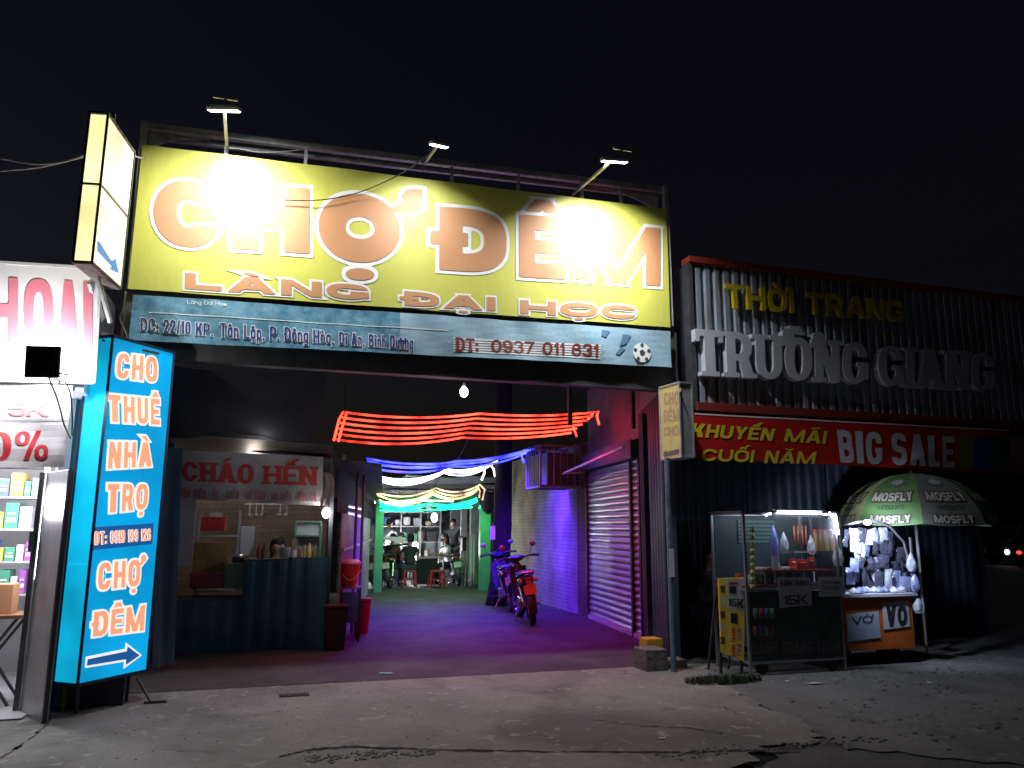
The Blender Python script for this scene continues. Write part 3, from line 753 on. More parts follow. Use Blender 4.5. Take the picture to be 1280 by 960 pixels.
floodlight((282,123), (280,137), 7.2, (284,190), (-.30, 8.0, 4.84), 58, 170, 'floodlight on a tall bracket above the left end of the billboard', spread=R(152))
floodlight(None, (549,181), 7.2, (530,205), (1.35, 8.0, 5.03), 17, 12, 'small floodlight above the middle of the billboard', .2)
floodlight((778,187), (768,201), 7.2, (716,243), (3.6, 8.0, 4.80), 58, 190, 'floodlight on a slanting arm above the right end of the billboard')

def cable(name, pts, r, m, label, cat='cable', n=5, parent=None, samples=6, group=None):
    P = [Vector(p) for p in pts]; out = []
    for i in range(len(P)-1):
        p0 = P[max(i-1, 0)]; p1 = P[i]; p2 = P[i+1]; p3 = P[min(i+2, len(P)-1)]
        for k in range(samples):
            t = k/samples; out.append(.5*((2*p1) + (p2-p0)*t + (2*p0-5*p1+4*p2-p3)*t*t + (3*p1-p0-3*p2+p3)*t**3))
    out.append(P[-1]); mb = MB(); mb.tube(out, r, n); o = mb.build(name, m, parent, smooth='all')
    return tag(o, label, cat, group) if label else o
blackc = mat('black_cable', (.02, .02, .02), .6); greyc = mat('pale_cable', (.35, .33, .30), .6)
cable('cable', [at(540,188,7.5), at(505,215,7.7), at(450,240,7.9), at(400,250,7.92), at(352,250,7.93)], .006, blackc, 'black cable sagging across the yellow banner from the middle floodlight')
cable('cable', [at(283,185,8.02), at(300,186,8.03), at(322,190,8.05), at(350,190,8.06), at(378,187,8.1)], .007, greyc, 'pale cable looped along the top edge of the billboard frame')
cable('cable', [at(0,198,6.9), at(40,205,6.8), at(75,203,6.7), at(104,195,6.6)], .008, greyc, 'upper pale wire running to the yellow lightbox at left')
cable('cable', [at(0,214,7.0), at(50,209,6.8), at(104,196,6.62)], .008, greyc, 'lower pale wire running to the yellow lightbox at left')
cable('cable', [at(165,194,7.2), at(180,199,7.9)], .008, greyc, 'short pale wire between the yellow lightbox and the billboard')
cable('cable', [at(157,365,7.5), at(154,385,7.6), at(150,400,7.7), at(158,420,7.8), at(154,440,7.8)], .007, greyc, 'pale wire hanging beside the left end of the blue banner')

# ================================================================= LEFT LIGHTBOXES
lbw = lightbox_mat('yellow_lightbox_face', (1.0, .93, .42), 1.25, dark=.7)
lbw2 = lightbox_mat('white_lightbox_face', (1.0, .94, .60), 1.2, dark=.72)
frame_m = mat('lightbox_frame', (.12, .11, .10), .5, .3)
n0 = at(115,328,6.5); P1 = Plane(n0, 8.5); P2 = Plane(n0, -81.5)
yl = thing('lightbox_sign', 'tall glowing yellow blade sign with a blue arrow, above the white shop sign', 'sign', (n0.x, n0.y, n0.z))
def solid_face(name, pl, px, m, parent, th=.01, off=0):
    mb = MB(); mb.slab([pl.at(*p, off) for p in px], pl.n, th); return mb.build(name, m, parent)
NB, NT = P1.at(115,328), P1.at(134,140)
NT = Vector((NB.x, NB.y, NT.z)); wF = (P1.at(150,368) - NB).length; wS = (P2.at(92,323) - NB).length
def boxframe(parent, base, d1, w1, d2, w2, z0, z1, m, f=.02, mid=None):
    mb = MB(); c = [base, base + d1*w1, base + d1*w1 + d2*w2, base + d2*w2]
    for p in c: mb.bar((p.x, p.y, z0), (p.x, p.y, z1), f)
    for z in ([z0, z1] + (mid or [])):
        for i in range(4):
            a, b = c[i], c[(i+1) % 4]; mb.bar((a.x, a.y, z), (b.x, b.y, z), f)
    return mb.build('frame', m, parent)
d1 = P1.d.copy(); d2 = (P2.at(92,323) - NB); d2.z = 0; d2.normalize()
z0, z1 = NB.z, NT.z; zm = P2.at(100, 229).z
boxframe(yl, NB, d1, wF, d2, wS, z0, z1, frame_m, .018, [zm])
def vface(name, base, d, w, za, zb, nrm, m, parent, off=.0, th=.006):
    a = Vector((base.x, base.y, za)) + nrm*off; b = a + d*w; mb = MB()
    mb.slab([a, b, Vector((b.x, b.y, zb)), Vector((a.x, a.y, zb))], nrm, th); return mb.build(name, m, parent)
vface('front_face', NB + d1*.012, d1, wF-.024, z0+.012, z1-.012, P1.n, lbw2, yl)
vface('side_face', NB + d2*.012, d2, wS-.024, z0+.012, zm-.012, P2.n, lbw, yl)
vface('side_face', NB + d2*.012, d2, wS-.024, zm+.012, z1-.012, P2.n, lbw, yl)
mb = MB(); cc = [NB, NB+d1*wF, NB+d1*wF+d2*wS, NB+d2*wS]
mb.slab([Vector((p.x, p.y, z0+.004)) for p in cc], (0,0,1), .02); mb.build('bottom_panel', mat('weathered_panel', (.32, .27, .24), .8, var=.5, scale=12), yl)
mb = MB(); mb.slab([Vector((p.x, p.y, z1)) for p in cc], (0,0,1), .02); mb.build('top_panel', frame_m, yl)
vface('back_face', NB + d2*wS + d1*.012, d1, wF-.024, z0+.012, z1-.012, -P1.n, lbw2, yl)
arrow_b = mat('blue_arrow_print', (.05, .22, .5), .4, emit=(.05, .22, .5), es=.75)
mb = MB(); mb.slab([P1.at(*p, .004) for p in ((121,301),(124,302),(139,326),(144,323),(148,342),(136,336),(139,333),(121,314))], P1.n, .002); mb.build('arrow', arrow_b, yl)
mb = MB(); b_ = NB + d1*wF*.45 + d2*wS*.5; mb.bar((b_.x, b_.y, z1), (b_.x, b_.y, z1+.16), .03); mb.build('mounting_pole', galv, yl); mb = MB(); mb.bar((b_.x, b_.y, z0), (b_.x+.1, b_.y+.2, z0-.35), .03); mb.build('mounting_pole', galv, yl)

# blue lightbox
blue_face = lightbox_mat('blue_lightbox_face', (.0, .29, .60), 1.0, dark=.82)
cyan_face = lightbox_mat('cyan_lightbox_side', (.005, .44, .70), .86, dark=.7)
or_em = mat('orange_backlit_print', (.8, .3, .15), .4, emit=(.95, .40, .24), es=.85)
wh_em = mat('white_backlit_print', (.8, .8, .75), .4, emit=(1, .93, .82), es=.85)
db_em = mat('deep_blue_backlit_print', (.01, .09, .3), .4, emit=(.01, .10, .33), es=.8)
cfar = at(183,838,7.8); P1 = Plane(cfar, 38.5); NB = P1.at(97,857); P2 = Plane(NB, -51.5)
z0 = (NB.z + cfar.z)/2; z1 = P1.at(135,418).z; NB.z = z0
d1 = P1.d.copy(); d2 = P2.at(75,850) - NB; d2.z = 0; d2.normalize(); wF = .70; wS = .27
bl = thing('lightbox_sign', 'tall glowing blue lightbox with orange words CHO THUÊ NHÀ TRỌ beside the entrance', 'sign', (NB.x, NB.y, z0))
boxframe(bl, NB, d1, wF, d2, wS, z0, z1, mat('dark_blue_frame', (.03, .04, .07), .4, .3), .022)
vface('front_face', NB + d1*.014, d1, wF-.028, z0+.014, z1-.014, P1.n, blue_face, bl)
zs = P2.at(90, 705).z
vface('side_face', NB + d2*.014, d2, wS-.028, z0+.014, zs-.003, P2.n, cyan_face, bl)
vface('side_face', NB + d2*.014, d2, wS-.028, zs+.003, z1-.014, P2.n, cyan_face, bl)
vface('back_face', NB + d2*wS + d1*.014, d1, wF-.028, z0+.014, z1-.014, -P1.n, cyan_face, bl)
mb = MB(); cc = [NB, NB+d1*wF, NB+d1*wF+d2*wS, NB+d2*wS]
mb.slab([Vector((p.x, p.y, z1+.012)) for p in cc], (0,0,1), .02); mb.slab([Vector((p.x, p.y, z0+.01)) for p in cc], (0,0,1), .02); mb.build('end_panel', frame_m, bl)
def btext(s, q, sty=dict(t=.27, h=.2, n=2.8), g=.075, gap=.13):
    text('lettering_outline', s, q, P1, wh_em, bl, sty, grow=g, off=.004, gap=gap)
    text('lettering', s, q, P1, or_em, bl, sty, off=.007, gap=gap)
btext('CHO', [(147,441),(196,447),(196,478),(144,472)])
btext('THUÊ', [(135,493),(199,499),(199,531),(136,527)])
btext('NHÀ', [(136,552),(189,553),(189,583),(134,586)])
btext('TRỌ', [(134,605),(185,605),(183,636),(133,641)])
canvas('lettering_ground', [(116,659),(192,654),(190,680),(114,688)], P1, db_em, bl, 1, 1, off=.003, warp=None, th=.001)
btext('ĐT: 0919 199 126', [(118,665),(188,661),(188,675),(118,681)], dict(t=.15, h=.13, n=2.6), .04, .08)
btext('CHỢ', [(123,704),(175,699),(174,732),(121,738)])
btext('ĐÊM', [(117,765),(181,756),(179,788),(115,796)])
ar = [(107,821),(156,811),(157,803),(177,819),(154,836),(155,827),(106,835)]
mb = MB(); mb.slab([P1.at(*p, .004) for p in ar], P1.n, .002); mb.build('arrow_outline', wh_em, bl)
ar2 = [(109,824),(158,814),(159,808),(174,819),(157,831),(157,824),(108,832)]
mb = MB(); mb.slab([P1.at(*p, .006) for p in ar2], P1.n, .002); mb.build('arrow', db_em, bl)
mb = MB()
for q in (NB + d1*.6 + d2*.1, NB + d1*.1 + d2*.1):
    mb.bar((q.x, q.y, z0), (q.x, q.y, 0), .025); 
q = NB + d1*.6; mb.bar((q.x, q.y, .2), (q.x+.14, q.y-.1, .005), .018); mb.bar((q.x+.08, q.y-.1, .012), (q.x+.26, q.y-.1, .012), .02)
mb.build('stand', darksteel, bl)
lamp('lightbox_glow', 'AREA', NB + d1*.35 + P1.n*.03 + Vector((0,0,1.4)), 5.0, (.1, .5, 1), bl, size=.6, size_y=2.6, aim=NB + d1*.35 + P1.n*2 + Vector((0,0,1.2)))
# sloping sheet awning above the blue lightbox
mb = MB(); mb.slab([at(125,413,7.7), at(205,436,7.95), at(198,441,7.6), at(128,424,7.3)], (0,0,1), .02); tag(mb.build('tin_awning', darksteel), 'small dark tin flap over the top of the blue lightbox', 'awning')

# ================================================================= LEFT SHOP
SP = PY(7.05)
floodw = mat('white_sign_vinyl', (.82, .82, .82), .5)
ls = thing('shop_sign', 'overexposed white shop sign with pink capitals HOAI at the left edge', 'sign', (-2.2, 7.05, 2.7))
fa = [(-60,325),(127,336),(118,479),(-60,474)]
canvas('sign_face', fa, SP, floodw, ls, 8, 8, warp=None, th=.02)
mb = MB()
for a, b in zip(fa, fa[1:]+fa[:1]): mb.bar(SP.at(*a, .01), SP.at(*b, .01), .022)
mb.build('frame', mat('white_frame', (.6,.6,.6), .5), ls)
pink = mat('pink_print', (.75, .22, .28), .5)
sd2 = dict(t=.27, h=.2, n=2.6)
text('lettering', 'HO', [(-12,346),(67,350),(67,432),(-12,430)], SP, pink, ls, sd2, off=.008, gap=.07)
text('lettering', 'A', [(72,350),(99,352),(99,433),(72,432)], SP, pink, ls, sd2, off=.008)
text('lettering', 'I', [(104,352),(116,353),(116,434),(104,433)], SP, pink, ls, dict(t=.14, h=.1), off=.008)
mb = MB(); mb.bar(at(113,352,7.0), at(127,400,7.3), .03, .08); tag(mb.build('sign_bracket', galv), 'pale steel bracket at the right edge of the white shop sign', 'bracket')
sb = thing('shop_banner', 'creased white banner reading 5K and 0% below the white shop sign', 'banner', (-2.0, 7.1, 2.0))
def crease(p): return p + Vector((0, -.02*math.sin(p.x*9+p.z*4) - .012*math.sin(p.z*23+p.x*5), 0))
S2 = PY(7.1)
canvas('canvas', [(-40,478),(92,480),(80,584),(-40,584)], S2, mat('white_banner_cloth', (.55,.53,.56), .8, var=.2, scale=5), sb, 20, 14, warp=crease)
redp = mat('red_print', (.5, .02, .03), .6); redp2 = mat('faded_red_print', (.55, .2, .22), .6)
text('lettering', '5K', [(12,503),(62,504),(60,521),(10,520)], S2, redp2, sb, SLAB, off=.008, warp=crease)
text('lettering', '0%', [(-14,541),(62,537),(60,574),(-14,576)], S2, redp, sb, SLAB, off=.008, warp=crease)
canvas('hem', [(-40,524),(86,524),(86,527),(-40,527)], S2, mat('grey_hem', (.3,.3,.32), .8), sb, 20, 1, off=.004, warp=crease, th=.002)
# floodlight seen from behind
t = thing('floodlight', 'black square floodlight seen from behind, aimed at the white shop sign', 'floodlight', at(52,452,6.5))
c = at(52,452,6.5); M = Matrix.Translation(c) @ Matrix.Rotation(R(-14), 4, 'Z') @ Matrix.Rotation(R(6), 4, 'X')
mb = MB(); mb.box((-.125, 0, -.12), (.125, .035, .12), M); mb.build('head', mat('black_housing', (.05,.05,.055), .35), t, bevel=.008)
mb = MB()
for k in range(7): mb.box((-.1+k*.032, -.02, -.1), (-.092+k*.032, 0, .1), M)
mb.build('cooling_fin', mat('black_housing', (.05,.05,.055), .35), t)
mb = MB(); mb.box((-.11, .0355, -.1), (.11, .039, .1), M); mb.build('led_panel', led, t)
mb = MB(); mb.bar(c + Vector((.02,0,-.1)), at(74,475,7.0), .02); mb.bar(c + Vector((.12,0,-.08)), c + Vector((.2,.02,-.09)), .012); mb.build('bracket', darksteel, t)
lamp('flood_lamp', 'AREA', M @ Vector((0, .10, 0.02)), 26, (1, .98, 1), t, size=.14, size_y=.14, aim=(-2.0, 7.05, 2.75))
cable('cable', [at(60,470,6.5), at(72,500,6.8), at(80,530,7.0), at(88,548,7.1)], .007, greyc, 'pale cable dropping from the black floodlight beside the creased banner')
cable('cable', [at(70,466,6.5), at(86,485,6.8), at(90,515,7.0), at(90,545,7.1)], .006, blackc, 'dark cable beside the pale one at the edge of the creased banner')
# shop: walls, pillar, goods
shop = thing('phone_shop', 'small brightly lit shop with open front at the left edge', 'shop', (-3, 8, 0))
wallw = mat('shop_white_wall', (.7, .7, .72), .6, var=.1, scale=3)
mb = MB(); mb.box((-6, 9.6, 0), (-1.5, 9.7, 2.6)); mb.build('back_wall', wallw, shop)
mb = MB(); mb.box((-1.72, 7.6, 0), (-1.64, 9.6, 2.6)); mb.build('side_wall', wallw, shop)
mb = MB(); mb.box((-6, 7.15, 2.6), (-1.5, 9.7, 2.7)); mb.build('ceiling', wallw, shop)
mb = MB(); mb.box((-6, 7.18, 2.7), (-1.5, 9.7, 3.6)); mb.build('fascia', darksteel, shop)
mb = MB(); mb.quad((-6, 7.3, .012), (-1.72, 7.3, .012), (-1.72, 9.6, .012), (-6, 9.6, .012)); mb.build('floor_tiles', mat('pale_tiles', (.6,.6,.62), .25, var=.15, scale=6), shop)
pr = gnd(51, 905); pl_ = gnd(24, 890); PP = Plane(pr, math.degrees(math.atan2(pl_.x-pr.x, pl_.y-pr.y)))
ztop = PP.at(77, 588).z
mb = MB(); mb.slab([Vector((pr.x,pr.y,0)), Vector((pl_.x,pl_.y,0)), Vector((pl_.x,pl_.y,ztop)), Vector((pr.x,pr.y,ztop))], PP.n, .05)
mb.build('pillar_panel', mat('brushed_aluminium_panel', (.42,.41,.45), .35, .6, var=.35, scale=3, stretch=(1,1,.4)), shop, bevel=.003)
mb = MB(); mb.bar((pl_.x-.03, pl_.y+.02, 0), (pl_.x-.03, pl_.y+.02, ztop), .04); mb.bar((pr.x+.02, pr.y+.02, 0), (pr.x+.02, pr.y+.02, ztop), .03); mb.build('pillar_edge', darksteel, shop)
mb = MB(); mb.box((pl_.x-.03, pl_.y-.02, 1.28), (pl_.x-.07, pl_.y+.06, 1.45)); mb.build('switch_box', mat('green_switch', (.05,.09,.08), .5), shop)
shelf = thing('display_shelf', 'tall shelf of colourful goods just inside the bright shop', 'shelf', (-2.3, 8.5, 0))
for x in (-2.75, -2.02):
    mb = MB(); mb.box((x, 8.5, 0), (x+.03, 8.9, 2.3)); mb.build('shelf_side', galv, shelf)
cols = [(.6,.05,.06), (.5,.1,.3), (.1,.15,.5), (.7,.5,.1), (.08,.3,.2), (.6,.6,.65), (.35,.1,.45)]
rnd = random.Random(11)
goods_spots = []
for i, z in enumerate((.85, 1.15, 1.45, 1.75, 2.05)):
    mb = MB(); mb.box((-2.72, 8.5, z), (-2.02, 8.9, z+.02)); mb.build('shelf_board', galv, shelf)
    x = -2.70
    while x < -2.12:
        w = rnd.uniform(.05, .11); goods_spots.append((x, z+.02, w, rnd.uniform(.12, .24))); x += w + .012
for k, (x, z, w, h) in enumerate(goods_spots):
    mb = MB(); mb.box((x, 8.52, z+.001), (x+w, 8.72, z+h))
    cn = k % 7; o = mb.build('goods_box', [mat('goods_%s' % n_, cc_, .4) for n_, cc_ in zip(('red','magenta','blue','ochre','green','white','violet'), cols)][cn], None, bevel=.004)
    lb = MB(); lb.box((x+w*.15, 8.5165, z+h*.25), (x+w*.85, 8.519, z+h*.42)); lb.box((x+w*.2, 8.5165, z+h*.55), (x+w*.8, 8.519, z+h*.62)); lb.build('label', mat('goods_label', (.75,.72,.6) if 1 else (0,0,0), .5), o)
    tag(o, '%s package, %s from the left on the %s shelf of the bright shop' % (('red','magenta','blue','ochre','green','white','violet')[cn], ('first','second','third','fourth','fifth','sixth','seventh','eighth','ninth')[sum(1 for g_ in goods_spots[:k] if g_[1] == z)], {.87:'lowest',1.17:'second lowest',1.47:'middle',1.77:'second highest',2.07:'highest'}[round(z,2)]), 'package', 'packages on the shop shelf')
# glass showcase edge, table and stool
tb = thing('folding_table', 'small folding table with crossed legs on the bright shop floor', 'table', (-2.2, 7.9, 0))
mb = MB(); mb.box((-2.45, 7.75, .72), (-1.9, 8.15, .75)); mb.build('tabletop', mat('brown_wood', (.25,.12,.06), .5), tb)
for (x0, x1) in ((-2.42, -1.95), (-1.95, -2.42)):
    for y in (7.8, 8.1):
        mb = MB(); mb.bar((x0, y, .012), (x1, y, .72), .022); mb.build('leg', darksteel, tb)
mb = MB(); mb.box((-2.2, 7.85, .751), (-2.02, 8.05, 1.0)); tag(mb.build('carton', mat('carton_board', (.4,.2,.1), .8), bevel=.004), 'brown carton standing on the folding table in the shop', 'carton')
mb = MB(); mb.box((-2.3, 7.72, .013), (-2.13, 7.74, .6)); tag(mb.build('cardboard_sheet', mat('orange_board', (.6,.3,.12), .7)), 'orange cardboard sheet leaning under the folding table', 'cardboard')
t = thing('tube_lamp', 'vertical fluorescent tube glaring inside the bright shop', 'lamp', (-1.86, 7.75, 1.2))
mb = MB(); mb.box((-1.80, 7.66, 1.0), (-1.76, 7.74, 2.2)); mb.build('housing', flhead, t)
mb = MB(); mb.tube([(-1.83, 7.7, 1.05), (-1.83, 7.7, 2.15)], .018, 8); mb.build('tube', mat('shop_tube', (1,1,1), .3, emit=(.95,.96,1), es=22), t)
lamp('tube_glow', 'POINT', (-1.95, 7.75, 1.7), 60, (.93,.95,1), t, size=.15)
lamp('tube_glow', 'POINT', (-2.6, 8.2, 2.3), 70, (.95,.95,1), t, size=.15)
# narrow strip of wall and painted posts between shop and blue sign
mb = MB(); mb.box((-1.60, 7.62, 0), (-1.05, 7.7, 3.0)); tag(mb.build('side_partition', mat('dark_blue_partition', (.045, .055, .09), .7, col2=(.02,.025,.04), scale=3)), 'dark partition wall between the bright shop and the blue lightbox', 'wall')
for k, (px, cm, lab) in enumerate(((87, (.35,.28,.05), 'thin post painted yellow behind the blue lightbox'), (80, (.06,.12,.2), 'thin post painted blue nearest the shop pillar'))):
    p = at(px, 800, 7.55); mb = MB(); mb.tube([(p.x, 7.55, 0), (p.x, 7.55, 2.55)], .022, 8); tag(mb.build('post', mat('post_paint_%s' % ('yellow','blue')[k], cm, .6, var=.5, scale=8)), lab, 'post')
# tall pole right of it up to the lightbox
mb = MB(); mb.tube([(-1.22, 8.12, 0), (-1.22, 8.12, 3.25)], .03, 8); tag(mb.build('pole', darksteel), 'tall dark pole behind the blue lightbox under the left end of the blue banner', 'pole')
# ================================================================= PEOPLE
def skinned(name, nodes, edges, m, parent, M, sub=2, root=0):
    me = bpy.data.meshes.new(name + '_tmp'); me.from_pydata([n[0] for n in nodes], edges, [])
    o = bpy.data.objects.new(name + '_tmp', me); COL.objects.link(o)
    sk = o.modifiers.new('skin', 'SKIN'); sk.use_smooth_shade = True
    if not me.skin_vertices: me.skin_vertices.new()
    for i, n in enumerate(nodes):
        r = n[1]; r = r if isinstance(r, tuple) else (r, r)
        me.skin_vertices[0].data[i].radius = r; me.skin_vertices[0].data[i].use_root = (i == root)
    su = o.modifiers.new('sub', 'SUBSURF'); su.levels = sub
    dg = bpy.context.evaluated_depsgraph_get(); dg.update()
    nm = bpy.data.meshes.new_from_object(o.evaluated_get(dg)); nm.name = name
    bpy.data.objects.remove(o); bpy.data.meshes.remove(me)
    nm.transform(M); nm.materials.clear(); nm.materials.append(m)
    nm.polygons.foreach_set('use_smooth', [True]*len(nm.polygons))
    q = bpy.data.objects.new(name, nm); COL.objects.link(q); set_parent(q, parent); return q
skin_m = mat('skin', (.42, .26, .18), .55); hair_m = mat('black_hair', (.02, .016, .015), .5, var=.5, scale=60, stretch=(1,1,.1), bump=.3)
def person(label, loc, face, shirt, trousers, group=None, sit=True, seat=.42, lean=.12, hands='lap', long_hair=False, cap=None, s=1.0):
    """face: azimuth (deg from +Y to +X) the person looks towards"""
    t = thing('person', label, 'person', loc, -R(face), group)
    M = world_of(t) @ Matrix.Scale(s, 4)
    hz = seat + .1 if sit else .93
    V3 = lambda x, y, z: (x, y, z)
    ch = hz + .36; sh = hz + .46; nk = hz + .54; hd = hz + .66
    ly = lean
    # skin: head, neck, arms, hands
    N = []; E = []
    def nd(p, r, par=None):
        N.append((p, r)); 
        if par is not None: E.append((par, len(N)-1))
        return len(N)-1
    base = nd((0, ly*.9, ch+.06), .06); n1 = nd((0, ly, nk), (.052, .052), base); n2 = nd((0, ly+.015, nk+.05), .056, n1)
    h1 = nd((0, ly+.03, hd-.02), (.074, .088), n2); h2 = nd((0, ly+.02, hd+.06), (.075, .09), h1); h3 = nd((0, ly+.01, hd+.115), (.045, .05), h2)
    nose = nd((0, ly+.125, hd-.012), .012, h1); chin = nd((0, ly+.085, hd-.075), (.03, .025), h1)
    for sx in (-1, 1): nd((sx*.085, ly+.02, hd), (.008, .018), h1)
    for sx in (-1, 1):
        S_ = nd((sx*.155, ly*.95, sh-.02), .05, base)
        if hands == 'lap': el, wr, hn = (sx*.22, ly-.0, hz+.16), (sx*.13, ly+.25, hz+.12), (sx*.09, ly+.32, hz+.12)
        elif hands == 'table': el, wr, hn = (sx*.23, ly+.06, hz+.2), (sx*.14, ly+.3, hz+.27), (sx*.1, ly+.37, hz+.27)
        else: el, wr, hn = (sx*.22, ly-.02, sh-.3), (sx*.24, ly+.06, sh-.54), (sx*.24, ly+.08, sh-.6)
        e = nd(el, .038, S_); w = nd(wr, (.024, .03), e); h = nd(hn, (.018, .038), w)
        hv = Vector(hn); d = (Vector(hn)-Vector(wr)).normalized(); side = Vector((sx*-1, 0, 0)) if abs(d.y) > .5 else Vector((0, 1, 0))
        side = (side - d*side.dot(d)).normalized(); dn = Vector((0,0,-1)) if abs(d.y) > .5 else Vector((-sx, 0, 0))
        kn = nd(tuple(hv + d*.03), (.014, .036), h)
        for k, L in enumerate((.066, .076, .07, .055)):
            b0 = hv + d*.045 + side*(.027-.018*k); f1 = nd(tuple(b0), .0085, kn); f2 = nd(tuple(b0 + d*L*.5 + dn*.008), .008, f1); nd(tuple(b0 + d*L*.85 + dn*.03), .007, f2)
        th = nd(tuple(hv + side*.035 + d*.005), .010, h); nd(tuple(hv + side*.052 + d*.045 + dn*.01), .0085, th)
    skinned('body', N, E, skin_m, t, M, 2)
    # shirt
    N, E = [], []
    p0 = nd((0, 0, hz), (.15, .10)); p1 = nd((0, ly*.3, hz+.14), (.135, .095), p0); p2 = nd((0, ly*.75, ch-.06), (.155, .11), p1); p3 = nd((0, ly*.95, sh-.03), (.13, .085), p2); nd((0, ly, nk-.045), (.062, .06), p3)
    for sx in (-1, 1):
        a = nd((sx*.155, ly*.95, sh-.02), (.062, .062), p3); el = (sx*.21, ly+.0, sh-.2) if hands == 'side' else (sx*.2, ly+.02, sh-.18)
        nd(el, (.056, .056), a)
    skinned('shirt', N, E, shirt, t, M, 2)
    N, E = [], []
    q0 = nd((0, 0, hz-.0), (.152, .112)); 
    for sx in (-1, 1):
        if sit:
            a = nd((sx*.09, .05, hz-.03), .085, q0); k = nd((sx*.13, .42, hz-.02), .062, a); k2 = nd((sx*.13, .44, hz-.14), .056, k); nd((sx*.13, .40, .10), .042, k2)
        else:
            a = nd((sx*.09, 0, hz-.1), .085, q0); k = nd((sx*.1, .02, .5), .06, a); nd((sx*.1, -.01, .1), .045, k)
    skinned('trousers', N, E, trousers, t, M, 2)
    for sx in (-1, 1):
        fx, fy = (sx*.13, .42) if sit else (sx*.1, 0)
        mb = MB(); mb.loft([[Vector((fx + w*math.cos(a), fy + y, z + hh*math.sin(a))) for a in [i*math.pi/5 for i in range(10)]] for y, w, z, hh in ((-.07,.03,.035,.03),(-.03,.042,.05,.045),(.05,.045,.045,.04),(.13,.048,.032,.028),(.18,.035,.026,.02))])
        mb.v = [tuple(M @ Vector(v)) for v in mb.v]; mb.build('shoe', mat('dark_shoe', (.05,.045,.045), .5), t, smooth=True)
    mb = MB()
    for i, (z, rx, ry, oy) in enumerate(((-.075,.082,.05,-.045),(-.03,.092,.075,-.03),(.03,.095,.09,-.02),(.08,.09,.1,-.0),(.13,.07,.078,.0),(.16,.02,.02,.0))):
        pass
    prof = [(-.1 if long_hair else -.055, .07, .045, -.05), (-.02, .09, .07, -.03), (.04, .094, .095, -.012), (.09, .088, .102, .004), (.135, .066, .075, .004), (.158, .015, .015, .004)]
    if long_hair: prof = [(-.30, .07, .03, -.075), (-.2, .085, .04, -.07)] + prof
    mb.loft([[Vector((rx*math.cos(a), ly+.02+oy + ry*math.sin(a), hd+z)) for a in [2*math.pi*k/14 for k in range(14)]] for z, rx, ry, oy in prof])
    mb.v = [tuple(M @ Vector(v)) for v in mb.v]; mb.build('hair', hair_m, t, smooth='all')
    for sx in (-1, 1):
        mb = MB(); mb.ball((sx*.03, ly+.112, hd+.018), .011, 8, 6); mb.v = [tuple(M @ Vector(v)) for v in mb.v]; mb.build('eye', mat('eye_white', (.5,.5,.5), .2), t, smooth='all')
    if cap:
        mb = MB(); mb.loft([[Vector((rx*math.cos(a), ly+.02 + rx*1.1*math.sin(a), hd+z)) for a in [2*math.pi*k/14 for k in range(14)]] for z, rx in ((.05,.1),(.1,.098),(.15,.07),(.17,.02))])
        mb.slab([M.inverted() @ (M @ Vector(p)) for p in ((-.07, ly+.1, hd+.06), (.07, ly+.1, hd+.06), (.05, ly+.2, hd+.05), (-.05, ly+.2, hd+.05))], (0,0,1), .008)
        mb.v = [tuple(M @ Vector(v)) for v in mb.v]; mb.build('cap', cap, t, smooth=True)
    return t
def stool(loc, m, label, group=None, h=.42):
    t = thing('plastic_stool', label, 'stool', loc, 0, group); L = Vector(loc)
    mb = MB(); mb.slab([L + Vector((x, y, h)) for x, y in ((-.15,-.15),(.15,-.15),(.15,.15),(-.15,.15))], (0,0,1), .03); mb.build('seat', m, t, bevel=.01)
    for sx in (-1, 1):
        for sy in (-1, 1):
            mb = MB(); mb.bar(L + Vector((sx*.13, sy*.13, h-.03)), L + Vector((sx*.165, sy*.165, 0)), .035); mb.build('leg', m, t)
    mb = MB()
    for a, b in (((-.15,-.15),(.15,-.15)), ((.15,-.15),(.15,.15)), ((.15,.15),(-.15,.15)), ((-.15,.15),(-.15,-.15))): mb.bar(L + Vector((*a, .2)), L + Vector((*b, .2)), .02, .03)
    mb.build('stretcher', m, t); return t

# ================================================================= PORRIDGE STALL (left side of the alley mouth)
YS = 10.3; PST = PY(YS)
stall = thing('food_stall', 'dim porridge stall with open front left of the alley', 'stall', (-.15, YS, 0))
dimwall = mat('stall_panel', (.32,.31,.33), .7, var=.25, scale=2)
brk = brick_mat('stall_brick', (.46,.34,.27), (.36,.27,.22), (.3,.27,.25), 1.0, 'XZ')
mb = MB(); mb.box((-1.25, 12.6, 0), (.95, 12.72, 2.45)); mb.build('back_wall', brk, stall)
mb = MB(); mb.box((-1.25, YS+.05, 0), (-1.17, 12.6, 2.45)); mb.build('side_wall', dimwall, stall)
mb = MB(); mb.box((-1.05, YS+.02, 1.02), (-.80, YS+.06, 2.0)); mb.build('side_panel', mat('white_board', (.45,.45,.47), .6, var=.2), stall)
mb = MB(); mb.slab([Vector(p) for p in ((-1.35, 9.7, 2.62), (.78, 9.9, 2.55), (.92, 12.75, 2.42), (-1.3, 12.75, 2.47))], (0,0,1), .05); mb.build('roof', mat('dark_tin_roof', (.09,.09,.10), .5, .3, var=.4, scale=4), stall)
for x in (-1.12, .82):
    mb = MB(); mb.bar((x, YS, 0), (x, YS, 2.5), .05); mb.build('post', darksteel, stall)
